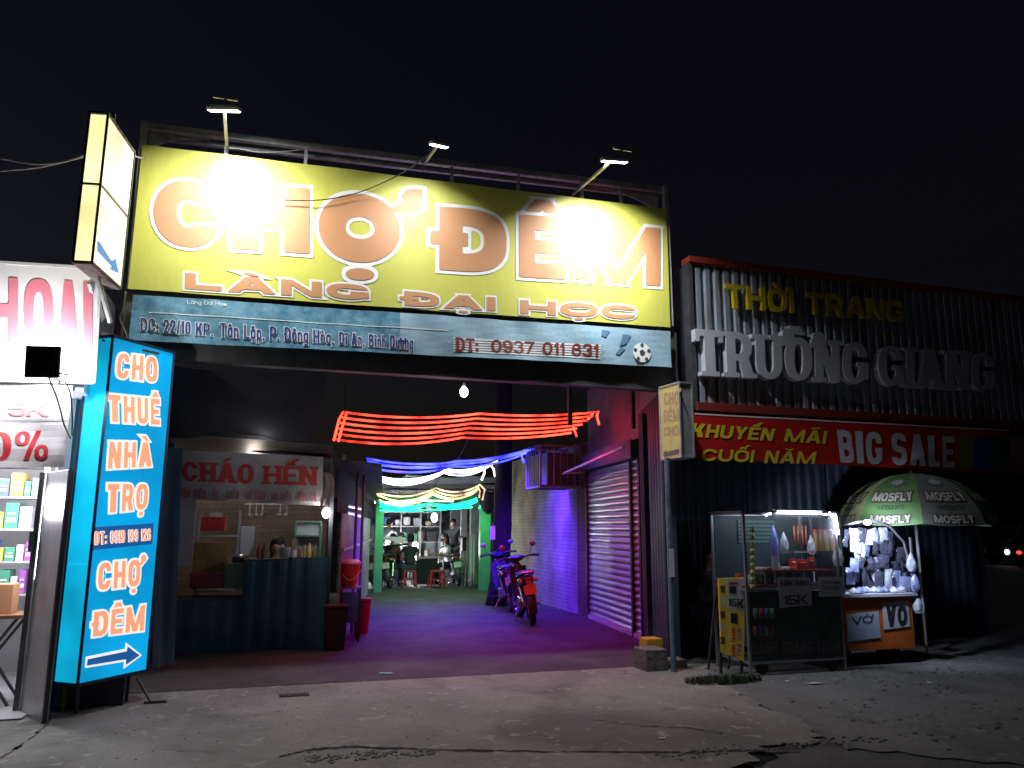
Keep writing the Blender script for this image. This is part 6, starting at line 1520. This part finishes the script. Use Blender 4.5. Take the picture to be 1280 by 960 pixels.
mb = MB(); mb.box((4.44, 8.14, 0), (4.58, 8.24, 3.1)); tag(mb.build('corner_post', mat('dark_blue_post', (.04,.05,.09), .5)), 'dark square corner post at the right edge of the entrance', 'post')

# ================================================================= CART ONE
YC = 7.3; PC = PY(YC)
x0 = x0_c = gnd(934, 843).x; x1 = at(1054, 800, YC).x; zt = at(934, 642, YC).z
cart = thing('food_cart', 'dark glass sided food cart with lit top shelf and hanging bags', 'cart', ((x0+x1)/2, YC+.3, 0))
alu = mat('cart_aluminium', (.40,.42,.46), .35, .7); dkp = mat('cart_dark_panel', (.06,.075,.07), .5, col2=(.02,.03,.035), scale=6)
for x in (x0, x1):
    for y in (YC, YC+.62): mb = MB(); mb.bar((x, y, .0), (x, y, zt), .026); mb.build('post', alu, cart)
for z in (zt, .86, .12):
    mb = MB(); c4 = [(x0,YC,z),(x1,YC,z),(x1,YC+.62,z),(x0,YC+.62,z)]
    for a, b in zip(c4, c4[1:]+c4[:1]): mb.bar(a, b, .024)
    mb.build('rail', alu, cart)
mb = MB(); mb.box((x0+.015, YC-.01, .14), (x1-.015, YC+.02, .84)); mb.build('front_panel', dkp, cart, bevel=.004)
mb = MB(); mb.box((x0, YC+.05, .87), (x1, YC+.6, .90)); mb.build('worktop', mat('red_brown_top', (.22,.03,.03), .3), cart)
mb = MB(); mb.box((x0-.03, YC-.03, zt+.013), (x1+.03, YC+.65, zt+.03)); mb.build('roof', darksteel, cart)
zs = at(970, 713, YC).z
mb = MB(); mb.box((x0+.26, YC+.03, zs-.02), (x1-.02, YC+.32, zs)); mb.build('display_shelf', mat('red_brown_top', (.22,.03,.03), .3), cart)
mb = MB(); mb.box((x0+.02, YC+.60, .9), (x1-.02, YC+.606, zt-.02)); mb.build('back_pane', mat('teal_pane', (.05,.09,.10), .4), cart)
mb = MB(); mb.box((x0+.013, YC-.003, .875), (x1-.013, YC+.0, zt-.02)); mb.build('front_pane', mat('clear_pane', (.6,.65,.7), .05, alpha=.07), cart)
for s in (-1, 1):
    for y in (YC+.1, YC+.52):
        pass
for k, x in enumerate((x0+.15, x1-.15)):
    mb = MB(); n = 16; mb.loft([[Vector((x, YC+.02+dx, .07)) + Vector((.07*math.cos(2*math.pi*j/n), 0, .07*math.sin(2*math.pi*j/n))) for j in range(n)] for dx in (-.02, .02)]); mb.build('caster', mat('tyre_rubber', (.025,.025,.027), .75), cart)
# teal slats in the back window
for k in range(6):
    z = zt - .08 - k*.045; mb = MB(); mb.box((x0+.32, YC+.58, z-.014), (x0+.82, YC+.592, z+.014)); mb.build('louvre', mat('teal_louvre', (.10,.25,.25), .4), cart)
# led tube
tl_ = thing('led_tube', 'glaring white tube lamp along the roof edge of the food cart', 'lamp', (x0+.5, YC, zt))
a = at(972, 640, YC-.03); b = at(1026, 641, YC-.03); lt = mat('cart_led', (1,1,1), .3, emit=(.85,.9,1), es=10)
mb = MB(); mb.tube([a, b], .016, 8); mb.build('tube', lt, tl_); mb = MB(); mb.bar(a + Vector((-.05,0,.024)), b + Vector((.05,0,.024)), .03, .012); mb.build('housing', flhead, tl_)
lamp('tube_light', 'AREA', (a+b)/2 - Vector((0,0,.03)) + Vector((0,.05,0)), 2.2, (.75,.83,1), tl_, size=.6, size_y=.05, aim=(a+b)/2 - Vector((0,-.6,1)))
tv = thing('led_tube', 'short upright glaring lamp at the corner between both carts', 'lamp', at(1044, 655, YC-.03))
mb = MB(); mb.tube([at(1043,643,YC-.04), at(1047,668,YC-.04)], .02, 8); mb.build('tube', mat('cart_led_bright', (1,1,1), .3, emit=(.8,.86,1), es=22), tv)
lamp('tube_light', 'POINT', at(1052, 668, YC-.10), 1.6, (.72,.8,1), tv, size=.08)
td = thing('led_bulb', 'bright bulb over the heap of wrapped goods', 'lamp', at(1083, 652, 7.35))
mb = MB(); mb.ball(at(1084, 653, 7.35), .03, 10, 8, sx=1.6); mb.build('bulb', mat('cart_led_bright', (1,1,1), .3, emit=(.8,.86,1), es=22), td, smooth='all')
lamp('bulb_light', 'SPOT', at(1090, 655, 7.15), 75, (.70,.79,1), td, size=.05, aim=at(1100, 705, 7.75), spot_size=R(125), spot_blend=.7)
# fairy bulbs on the roof edge
for k, (px, py) in enumerate(((958,644),(963,642),(1032,643),(1037,641),(1040,646))):
    mb = MB(); mb.ball(at(px, py, YC-.03), .011, 8, 6); tag(mb.build('fairy_bulb', lt), ('first','second','third','fourth','fifth','sixth','seventh','eighth','ninth','tenth','eleventh','twelfth')[k] + ' tiny white bulb from the left on the roof edge of the food cart', 'bulb', 'tiny bulbs on the cart roof edge')
# paper signs
papr = mat('grey_paper', (.45,.46,.50), .6); ink = mat('black_ink', (.02,.02,.025), .6)
def psign(label, q, Y, lines, m_=papr):
    t = thing('paper_sign', label, 'sign', at(*q[3], Y)); P = PY(Y)
    canvas('paper', q, P, m_, t, 6, 4, warp=None, th=.002)
    for s, qq, sty, mm in lines: text('lettering', s, qq, P, mm, t, sty, off=.004)
    return t
psign('crumpled white paper sign reading 15K on the food cart front', [(972,722),(1013,722),(1015,756),(975,760)], YC-.03, [('15K', [(978,745),(1010,743),(1010,755),(979,757)], SLAB, ink), ('BÁNH TRÁNG', [(976,726),(1010,726),(1010,732),(976,733)], COND, ink)])
psign('small grey paper price list right of the 15K sign', [(1023,721),(1054,721),(1054,745),(1024,746)], YC-.03, [('TRÀ CHANH', [(1027,726),(1050,726),(1050,730),(1027,730)], COND, ink), ('TRÀ TẮC', [(1027,733),(1050,733),(1050,737),(1027,737)], COND, ink)])
text('lettering', 'BÁNH TRÁNG TRỘN', [(940,803),(1050,800),(1050,815),(940,818)], PY(YC-.012), mat('dim_print', (.13,.12,.13), .5), cart, SLAB, off=.003)
# goods on the shelf
def jar(px, Y, z, r, h, m_, label, cat='jar', group=None, lid=None):
    p = at(px, 700, Y); t = thing(cat.replace(' ', '_'), label, cat, (p.x, Y, z), 0, group)
    mb = MB(); mb.lathe((p.x, Y, z+.001), [(r*.95,0),(r,h*.1),(r,h*.8),(r*.8,h*.9),(r*.75,h)], 14); mb.build('body', m_, t, smooth=True)
    mb = MB(); mb.lathe((p.x, Y, z+h+.002), [(r*.8,0),(r*.8,.02),(.01,.022)], 14); mb.build('lid', lid or redb, t, smooth=True)
    return t
clearp = mat('milky_plastic', (.45,.48,.55), .25, alpha=.75)
jar(969, YC+.2, zs, .045, .26, clearp, 'tall milky cylinder of cups at the left on the cart shelf', 'container')
jar(990, YC+.2, zs, .05, .09, redb, 'small bright red tub on the cart shelf', 'tub')
jar(1003, YC+.2, zs, .07, .08, mat('dark_red_plastic', (.25,.02,.02), .4), 'wide dark red pot in the middle of the cart shelf', 'pot')
jar(1014, YC+.24, zs, .05, .10, mat('dark_red_plastic', (.25,.02,.02), .4), 'dark red jar right of the wide pot on the cart shelf')
for k, (px, c_, n_) in enumerate(((1020,(.35,.2,.05),'amber'),(1027,(.25,.12,.04),'brown'),(1034,(.4,.25,.06),'honey'),(1041,(.2,.1,.04),'dark brown'))):
    jar(px, YC+.36, at(1000,690,YC).z, .034, .22, mat('jar_%d' % k, c_, .2), '%s tall jar in the right half of the food cart' % n_)
mb = MB(); mb.box((at(1014,690,YC).x, YC+.3, at(1000,690,YC).z-.02), (x1-.03, YC+.45, at(1000,690,YC).z)); mb.build('jar_shelf', alu, cart)
for k, px in enumerate((950, 957, 978, 985)):
    p = at(px, 711, YC+.15); mb = MB(); mb.box((p.x-.035, YC+.06, zs), (p.x+.03, YC+.2, zs+.03)); tag(mb.build('packet', mat('packet_%d' % (k % 2), ((.7,.7,.75),(.6,.1,.08))[k % 2], .4), bevel=.006), ('white flat packet at the far left of the cart shelf', 'red flat packet near the left end of the cart shelf', 'white flat packet right of the milky cylinder on the cart shelf', 'red flat packet right of the milky cylinder on the cart shelf')[k], 'packet', ('white packets on the cart shelf', 'red packets on the cart shelf')[k % 2])
for k in range(9):
    p = at(941, 662+k*9, YC+.03); mb = MB(); mb.ball((p.x, YC+.04, p.z), .028, 8, 6, sz=1.2); tag(mb.build('snack_pouch', mat('green_yellow_pouch', (.28,.33,.08), .35), smooth='all'), ('first','second','third','fourth','fifth','sixth','seventh','eighth','ninth','tenth','eleventh','twelfth')[k] + ' pouch from the top, hanging down the left post of the food cart', 'pouch', 'pouches down the left cart post')
# crumpled plastic bags
plastic = mat('clear_plastic_film', (.72,.76,.86), .16, alpha=.75, spec=.9, scale=9, bump=.9, bscale=22, var=.3); plastic2 = mat('blue_plastic_film', (.25,.3,.75), .2, alpha=.7, spec=.9)
def bag(c, w, h, d, m_, label, group, seed, cat='plastic bag'):
    rnd = random.Random(seed); rings = []; n = 12
    for i in range(8):
        t = i/7; prof = (math.sin(min(1, t*1.35)*math.pi*.5) if t < .75 else 1 - (t-.75)*1.6)
        rings.append([Vector(c) + Vector((w/2*prof*math.cos(a)*(1+.35*noise.noise(Vector((a*2, t*4, seed)))), d/2*prof*math.sin(a)*(1+.4*noise.noise(Vector((a*2+7, t*4, seed)))), -h*t)) for a in [2*math.pi*k/n for k in range(n)]])
    mb = MB(); mb.loft(rings); return tag(mb.build('plastic_bag', m_, smooth=True), label, cat, group)
for k, (px, py, w, h, mm, lab) in enumerate(((966,656,.12,.34,plastic2,'bluish clear plastic bag hanging highest at the left in the food cart'), (979,664,.11,.24,plastic,'clear plastic bag hanging just right of the bluish bag'), (1013,668,.09,.22,plastic,'slim clear plastic bag hanging mid cart'), (1046,680,.13,.24,plastic,'bright clear plastic bag hanging at the right post of the food cart'))):
    bag(at(px, py, YC+.12), w, h, .09, mm, lab, None, k)
# menu board left
mbd = thing('menu_board', 'yellow menu board with white poster leaning left of the food cart', 'menu board', gnd(915, 822))
PM = Plane(at(898,815,7.45), 100)
ylb = mat('menu_yellow_faint_glow', (.62,.45,.04), .5, emit=(.62,.45,.1), es=.05)  # plain board, no lamp; slight glow put into the yellow
solid_face('board', PM, [(898,723),(931,722),(930,827),(902,816)], ylb, mbd, .03)
solid_face('poster', PM, [(908,723),(931,723),(930,765),(909,760)], mat('poster_white', (.6,.6,.62), .5), mbd, .002, .004)
text('lettering', '15K', [(910,748),(929,749),(929,760),(910,757)], PM, ink, mbd, SLAB, off=.008)
for pts, c_ in (([(911,733),(920,733),(920,742),(911,741)], (.03,.03,.04)), ([(913,766),(922,767),(922,780),(913,779)], (.03,.03,.03)), ([(911,728),(922,727),(922,730),(911,731)], (.5,.04,.03))):
    solid_face('printed_picture', PM, pts, mat('pic_%d' % int(c_[0]*1000), c_, .5), mbd, .001, .007)
rt = mat('menu_red_print', (.5,.03,.03), .5); bt_ = mat('menu_blue_print', (.04,.06,.3), .5)
for s, xx, mm in (('BÁNH TRÁNG', 914, rt), ('TRÀ SỮA', 921.5, bt_)):
    # vertical lettering: text line turned a quarter
    text('lettering', s, [(xx, 820),(xx, 784),(xx+5, 785),(xx+5, 822)], PM, mm, mbd, SANS, off=.006)
for k in range(5):
    y = 732 + k*16; solid_face('printed_label', PM, [(900,y),(906,y),(906.5,y+9),(901,y+9)], (mat('menu_dark_label', (.12,.10,.04), .5), mat('menu_white_label', (.6,.6,.55), .5))[k % 2], mbd, .001, .006)
for px in (902, 928):
    q = PM.at(px, 815); mb = MB(); mb.bar((q.x, q.y+.03, 0), (q.x, q.y+.03, q.z+.1), .025); mb.bar((q.x, q.y+.28, 0), (q.x, q.y+.04, .9), .02); mb.build('leg', darksteel, mbd)
# person beside the board
pq = gnd(884, 815)
person('person in a dark shirt sitting in the shadow left of the yellow menu board', (pq.x+.1, pq.y+.25, -.01), 150, mat('dark_blue_shirt', (.12,.11,.22), .8), mat('navy_trousers', (.22,.22,.45), .8), seat=.40)
stool((pq.x+.1, pq.y+.25, -.01), mat('violet_stool', (.15,.13,.3), .4), 'violet plastic stool under the person left of the menu board', h=.40)

# ================================================================= CART TWO (wrapped socks)
Y2 = 7.45; P2_ = PY(Y2); xa2 = at(1058, 780, Y2).x; xb2 = at(1142, 780, Y2).x; zt2 = at(1100, 742, Y2).z
c2 = thing('goods_cart', 'orange fronted cart heaped with plastic wrapped goods under the umbrella', 'cart', ((xa2+xb2)/2, Y2+.3, 0))
orp = mat('orange_cart_panel', (.55,.13,.02), .5, var=.35, scale=3)
mb = MB(); mb.box((xa2, Y2, .16), (xb2, Y2+.03, zt2-.03)); mb.build('front_panel', orp, c2, bevel=.004)
mb = MB(); mb.box((xa2, Y2+.03, .16), (xa2+.03, Y2+.6, zt2-.03)); mb.build('side_panel', orp, c2)
mb = MB(); mb.box((xb2-.03, Y2+.03, .16), (xb2, Y2+.6, zt2-.03)); mb.build('side_panel', orp, c2)
mb = MB(); mb.box((xa2-.03, Y2-.05, zt2-.03), (xb2+.05, Y2+.65, zt2)); mb.build('tabletop', mat('pale_top', (.4,.42,.5), .4), c2)
ztr = at(1090, 650, Y2).z
for x, y in ((xa2, Y2+.5), (xb2-.1, Y2+.5), (xa2, Y2), (at(1140,700,Y2).x, Y2)): mb = MB(); mb.bar((x, y, zt2), (x, y, ztr if x < xb2-.2 else ztr-.2), .02); mb.build('post', alu, c2)
fr = [(1056,656),(1086,650),(1112,658),(1130,678),(1146,742)]
for a, b in zip(fr, fr[1:]): mb = MB(); mb.bar(at(*a, Y2), at(*b, Y2), .018); mb.build('frame_bar', alu, c2)
for x in (xa2+.12, xb2-.12):
    mb = MB(); n = 20; mb.loft([[Vector((x, Y2+.3+dx, .16)) + Vector((.16*math.cos(2*math.pi*j/n), 0, .16*math.sin(2*math.pi*j/n))) for j in range(n)] for dx in (-.03, .03)]); mb.build('wheel', mat('tyre_rubber', (.025,.025,.027), .75), c2)
film_d = mat('dark_wrapped_goods', (.06,.065,.10), .2, spec=.9, bump=.8, scale=8, bscale=24); film_b = mat('blue_grey_wrap', (.20,.24,.42), .2, spec=.9, bump=.8, scale=8, bscale=20)
def packet(c, w, h, tilt, m_, label, group, seed):
    M = Matrix.Translation(c) @ Matrix.Rotation(tilt, 4, 'Y') @ Matrix.Rotation(random.Random(seed).uniform(-.5,.5), 4, 'Z')
    mb = MB(); 
    def f(sgn):
        return lambda u, v: M @ Vector(((u-.5)*w, sgn*(.022*math.sin(math.pi*u)*math.sin(math.pi*v)) + .014*noise.noise(Vector((u*5+seed, v*5, sgn))), -v*h))
    mb.sheet(f(1), 6, 8); mb.sheet(f(-1), 6, 8)
    return tag(mb.build('wrapped_packet', m_, smooth='all'), label, 'packet', group)
rnd = random.Random(21)
rows = [(1060, 1110, 660, 9, 'top row'), (1064, 1124, 676, 9, 'second row'), (1068, 1134, 695, 8, 'third row'), (1062, 1140, 712, 9, 'bottom row')]
for ri, (xs0, xs1, yy, n, rn) in enumerate(rows):
    for k in range(n):
        px = xs0 + (xs1-xs0)*k/(n-1) + rnd.uniform(-2, 2); py = yy + rnd.uniform(-3, 4) + max(0, (px-1112))*.35
        m_ = rnd.choice((plastic, plastic, film_d, film_d, film_b) if ri < 2 else (film_d, film_d, film_b, plastic))
        packet(at(px, py, Y2 + .06 + .09*ri*rnd.random() + .05*(3-ri)), rnd.uniform(.09,.14), rnd.uniform(.14,.22), rnd.uniform(-.35,.35), m_, '%s wrapped packet, %s from the left in the %s of the goods cart' % ({plastic:'clear',film_d:'dark',film_b:'blue grey'}[m_], ('first','second','third','fourth','fifth','sixth','seventh','eighth','ninth')[k], rn), 'wrapped packets hanging in the %s' % rn, ri*20+k)
for k in range(12):
    px = 1062 + k*6.4; q = at(px, 738, Y2+.1); bag((q.x, Y2 + .02 + rnd.uniform(0,.14), zt2+.075), .12, .075, .12, rnd.choice((plastic, film_b, film_b)), ('first','second','third','fourth','fifth','sixth','seventh','eighth','ninth','tenth','eleventh','twelfth')[k] + ' crumpled packet from the left, lying on the goods cart tabletop', 'packets lying on the goods cart tabletop', 50+k, 'packet')
for k, (px, py) in enumerate(((1146,742),(1143,715),(1138,690))): bag(at(px, py, Y2-.02), .13, .22, .1, (plastic, film_b, plastic)[k], ('lowest','middle','highest')[k] + ' crumpled clear bag hanging down the right edge of the goods cart', None, 90+k)
q = at(1093, 712, Y2+.25); bag((q.x, Y2+.3, q.z+.1), .26, .34, .2, film_d, 'big dark bundle in the middle of the goods cart', None, 77, 'bundle')
psign('pale blue paper sign reading VỚ on the orange cart front', [(1058,768),(1098,764),(1101,797),(1060,802)], Y2-.01, [('VỚ', [(1064,771),(1090,769),(1091,778),(1065,780)], SLAB, ink)], mat('pale_blue_paper', (.30,.38,.50), .6))
psign('white paper sign with big black letters VO on the orange cart front', [(1103,753),(1135,751),(1138,783),(1105,787)], Y2-.01, [('VO', [(1107,757),(1133,757),(1134,781),(1108,783)], dict(t=.26, h=.22, n=2.3), ink)], mat('grey_paper', (.45,.46,.50), .6))

# ================================================================= UMBRELLA
YU = 7.9; U = at(1139, 592, YU); rim = at(1140, 655, YU).z; RU = (at(1235,655,YU) - at(1050,655,YU)).length/2 * .80
ug = mat('umbrella_green', (.10,.22,.07), .6, var=.2, scale=5); uy = mat('umbrella_pale_green', (.38,.44,.22), .6, var=.15, scale=5); ud = mat('umbrella_grey', (.14,.16,.15), .6)
um = thing('umbrella', 'green and pale MOSFLY parasol open over the goods cart', 'umbrella', (U.x, YU, 0))
mb = MB(); mb.tube([(U.x, YU, 0), (U.x, YU, U.z-.03)], .016, 10); mb.build('pole', mat('white_pole', (.55,.57,.62), .4), um)
hD = U.z - rim; NP = 8
def dome(a, t): r = RU*math.sin(t*1.38)/math.sin(1.38); z = U.z - hD*(1-math.cos(t*1.38))/(1-math.cos(1.38)); return Vector((U.x + r*math.cos(a), YU + r*math.sin(a), z))
for k in range(NP):
    a0 = 2*math.pi*(k-.5)/NP + math.pi/2 + R(17.5+10) ; a1 = a0 + 2*math.pi/NP
    def fn(u, v):
        a = a0+(a1-a0)*u; t = .02+.98*v; p = dome(a, t); sagv = .05*math.sin(math.pi*u)*t; p.z -= sagv*.5
        c = Vector((U.x, YU, p.z)); return c + (p-c)*(1-.05*math.sin(math.pi*u)*t)
    mb = MB(); mb.sheet(fn, 8, 10, th=.003, nrm=(0,0,1)); mb.build('canopy_panel', (ug, uy)[k % 2] if k != 3 else ud, um, smooth=True)
    mb = MB(); mb.tube([dome(a0, t)-Vector((0,0,.012)) for t in [i/8 for i in range(9)]], .005, 5); mb.build('rib', alu, um)
    mb = MB(); mb.tube([Vector((U.x, YU, rim+.12)), dome(a0, .55)-Vector((0,0,.02))], .004, 5); mb.build('strut', alu, um)
mb = MB(); mb.lathe((U.x, YU, U.z-.005), [(.03,0),(.02,.03),(.006,.05)], 10); mb.build('finial', darksteel, um)
# lettering wrapped on the two front panels
def onto(az_c, t0, t1, s, wdt, m_, sty, off=.008, g=0):
    k_, pos, tot = layout(s, sty, wdt, .08); mb = MB()
    for c, x, w in pos:
        if c == ' ': continue
        gv, gf = glyph_mesh(c, k_, sty, g, 34, False); vs = []
        for gx, gy in gv:
            a = az_c + ((x+gx)/tot - .5)*span; t = t1 + (t0-t1)*gy; p = dome(a, t); cc_ = Vector((U.x, YU, U.z-hD*.9)); dd = (p-cc_).normalized()
            u = ((a - az_c)/(2*math.pi/NP) + .5); c0 = Vector((U.x, YU, p.z)); sg = .05*math.sin(math.pi*min(max(u,0),1))*t; p.z -= sg*.5; c0.z = p.z
            p = c0 + (p-c0)*(1-sg); vs.append(p + dd*off)
        mb.add(vs, gf)
    mb.build('lettering', m_, um)
def skin_pt(a, t, az_c, off):
    p = dome(a, t); cc_ = Vector((U.x, YU, U.z-hD*.9)); dd = (p-cc_).normalized(); u = (a - az_c)/(2*math.pi/NP) + .5
    sg = .05*math.sin(math.pi*min(max(u, 0), 1))*t; p.z -= sg*.5; c0 = Vector((U.x, YU, p.z)); return c0 + (p-c0)*(1-sg) + dd*off
nav = mat('umbrella_dark_print', (.05,.06,.05), .6); red_u = mat('umbrella_red_print', (.10,.05,.05), .6); whu = mat('umbrella_white_print', (.42,.44,.38), .6)
cen = [2*math.pi*k/NP + math.pi/2 + R(27.5) for k in range(NP)]
front = [c_ for c_ in cen]
for c_ in cen:
    v = Vector((math.cos(c_), math.sin(c_), 0)); vis = v.dot(Vector((-U.x, -YU, 0)).normalized())
    if vis < .05: continue
    span = .60; onto(c_, .60, .72, 'MOSFLY', 6.2, red_u, dict(t=.3, h=.22, n=2.4), .006, .16); onto(c_, .60, .72, 'MOSFLY', 6.2, whu, dict(t=.3, h=.22, n=2.4), .010)
    span = .36; onto(c_, .77, .82, 'MOSQUITO', 7.5, nav, COND)
    span = .52; onto(c_, .89, .975, 'MOSFLY', 6.2, red_u, dict(t=.3, h=.22, n=2.4), .006, .14); onto(c_, .89, .975, 'MOSFLY', 6.2, whu, dict(t=.3, h=.22, n=2.4), .010)
    mb = MB(); pts = []
    for k in range(20):
        b = 2*math.pi*k/20; a = c_ + .17*math.cos(b); t = .42 + .08*math.sin(b); pts.append(skin_pt(a, t, c_, .006))
    mb.add(pts, [tuple(range(20))]); mb.build('emblem', mat('emblem_blue', (.12,.16,.2), .6), um)
    mb = MB(); pts = []
    for k in range(20):
        b = 2*math.pi*k/20; a = c_ + .13*math.cos(b); t = .42 + .055*math.sin(b); pts.append(skin_pt(a, t, c_, .010))
    mb.add(pts, [tuple(range(20))]); mb.build('emblem_centre', mat('emblem_pale', (.3,.36,.35), .6), um)

# ================================================================= FAR RIGHT TRAFFIC
def far_lamp(px, py, Y, col, es, label, r):
    p = at(px, py, Y)
    return p
g = gnd(1258, 716); yv = 26.0; p = at(1258, 690, yv); 
mv = thing('van', 'dark distant vehicle with one glaring headlight at the far right', 'vehicle', (p.x, yv, -.016))
body = mat('van_body', (.03,.03,.04), .35)
mb = MB(); xx = p.x - .55; mb.loft([[Vector((xx + w_*sx, yv + .06 + y_, z_)) for sx, z_ in ((-1, .35), (1, .35), (1, h_), (.82, h2_), (-.82, h2_), (-1, h_))] for y_, w_, h_, h2_ in ((0,.72,.8,.95), (.25,.8,.95,1.15), (.9,.82,1.0,1.75), (3.4,.82,1.0,1.8), (3.9,.8,.95,1.5))]); mb.build('body', body, mv, bevel=.02)
mb = MB(); mb.slab([(xx-.62, yv+.30, 1.2), (xx+.62, yv+.30, 1.2), (xx+.58, yv+.86, 1.68), (xx-.58, yv+.86, 1.68)], (0,-.6,.8), .02); mb.build('windscreen', mat('dark_glass', (.02,.02,.03), .08), mv)
for sx in (-.7, .7):
    for y_ in (.7, 3.2):
        mb = MB(); n = 18; mb.loft([[Vector((xx+sx*1.0+dx, yv+y_, .24)) + Vector((0, .3*math.cos(2*math.pi*j/n), .3*math.sin(2*math.pi*j/n))) for j in range(n)] for dx in (-.09, .09)]); mb.build('wheel', mat('tyre_rubber', (.025,.025,.027), .75), mv)
for sx, e in ((.55, 9), (-.55, 0)):
    mb = MB(); mb.ball((xx+sx, yv+.03, p.z), .11, 12, 8, sy=.4); mb.build('headlight', mat('headlight_on', (1,1,1), .3, emit=(.9,.93,1), es=6) if e else mat('headlight_off', (.3,.3,.32), .2), mv, smooth='all')
p = at(1274, 690, 24.5); tl2 = thing('scooter', 'distant scooter seen from behind with a glowing red tail light', 'scooter', (p.x, 24.5, -.016))
mb = MB(); mb.loft([ring((0, 0, 0), .01, .01)] ) if False else None
mb = MB(); mb.box((p.x-.12, 24.5, .35), (p.x+.12, 25.3, .75)); mb.box((p.x-.15, 25.3, .3), (p.x+.15, 25.4, .98)); mb.build('body', body, tl2, bevel=.05)
for y_ in (24.6, 25.75):
    mb = MB(); n = 16; mb.loft([[Vector((p.x+dx, y_, .2)) + Vector((0, .26*math.cos(2*math.pi*j/n), .26*math.sin(2*math.pi*j/n))) for j in range(n)] for dx in (-.05, .05)]); mb.build('wheel', mat('tyre_rubber', (.025,.025,.027), .75), tl2)
mb = MB(); mb.tube([(p.x-.33, 25.35, 1.02), (p.x, 25.4, 1.05), (p.x+.33, 25.35, 1.02)], .02, 8); mb.build('handlebar', body, tl2)
mb = MB(); mb.ball((p.x, 24.49, p.z-.02), .07, 10, 8, sx=1.8, sy=.5); mb.build('tail_light', mat('tail_on', (1,.05,.02), .3, emit=(1,.04,.02), es=3), tl2, smooth='all')
person('rider in dark clothes on the distant scooter at the far right', (p.x+.38, 24.5, -.016), 90, dkA, jeans, seat=.74, hands='table')
mv.rotation_euler.z = R(-90); tl2.rotation_euler.z = R(-90)
# distant dark shop row closing the street at the right
fb_ = thing('distant_house', 'dark house front far along the street at the right', 'house', (24, 30, 0))
mb = MB(); mb.box((21.5, 33, -.05), (60, 41, 4.4)); mb.build('wall', mat('distant_wall', (.10,.06,.05), .8, var=.4, scale=.6), fb_)
mb = MB(); mb.box((21.3, 32.6, 4.4), (60.2, 41.2, 4.6)); mb.build('roof', darksteel, fb_)
for k in range(6):
    mb = MB(); mb.box((23+k*5, 32.94, .9), (25.2+k*5, 32.98, 2.4)); mb.build('window', mat('dark_glass', (.02,.02,.03), .08), fb_)

# motorbikes parked inside the hall
for px, Y, hd_, lab in ((482, 19.9, 28, 'dark motorbike parked at the far left just inside the market hall'), (494, 20.3, 20, 'dark motorbike parked second from the left in the market hall'), (571, 20.6, 8, 'dark motorbike parked at the right inside the market hall')):
    q = at(px, 730, Y); motorbike(lab, (q.x, Y, 0), hd_, mat('bike_paint_black', (.02,.02,.025), .3), (.6,.6,.6))
# more clutter on the food cart
rnd = random.Random(8)
zr_ = .901
for k in range(7):
    x = x0_c + .12 + k*.13; h = rnd.uniform(.08, .2); c_ = rnd.choice(((.5,.5,.52),(.08,.2,.08),(.4,.25,.05),(.35,.04,.03)))
    mb = MB(); mb.lathe((x, YC+.3, zr_), [(.04,0),(.05,h*.6),(.045,h),(.03,h)], 12); tag(mb.build('canister', mat('canister_%d' % int(c_[0]*100), c_, .35), smooth=True), '%s from the left of the canisters on the lower worktop of the food cart' % ('first','second','third','fourth','fifth','sixth','seventh')[k], 'canister', 'canisters on the cart worktop')
for k in range(4):
    p = at(992+k*5, 657, YC+.25); mb = MB(); mb.tube([p, p - Vector((.01*(k % 2), 0, .22))], .012, 6); tag(mb.build('sausage_skewer', mat('skewer_red', (.4,.12,.05), .4), smooth='all'), '%s skewer hanging in the middle of the food cart' % ('first','second','third','fourth')[k], 'skewer', 'skewers in the food cart')
for k in range(8):
    px = 944 + (k % 4)*7; py = 760 + (k//4)*22; p = at(px, py, YC-.02); mb = MB()
    mb.sheet(lambda u, v: (p.x-.03+.06*u, YC-.02-.02*math.sin(3.14*u)*math.sin(3.14*v), p.z - .11*v), 4, 4); tag(mb.build('snack_packet', mat('snack_%d' % (k % 3), ((.08,.16,.10),(.20,.05,.05),(.08,.08,.22))[k % 3], .35), smooth='all'), '%s snack packet in the %s row on the cart front' % (('first','second','third','fourth')[k % 4], ('upper','lower')[k//4]), 'packet', 'snack packets on the cart front')
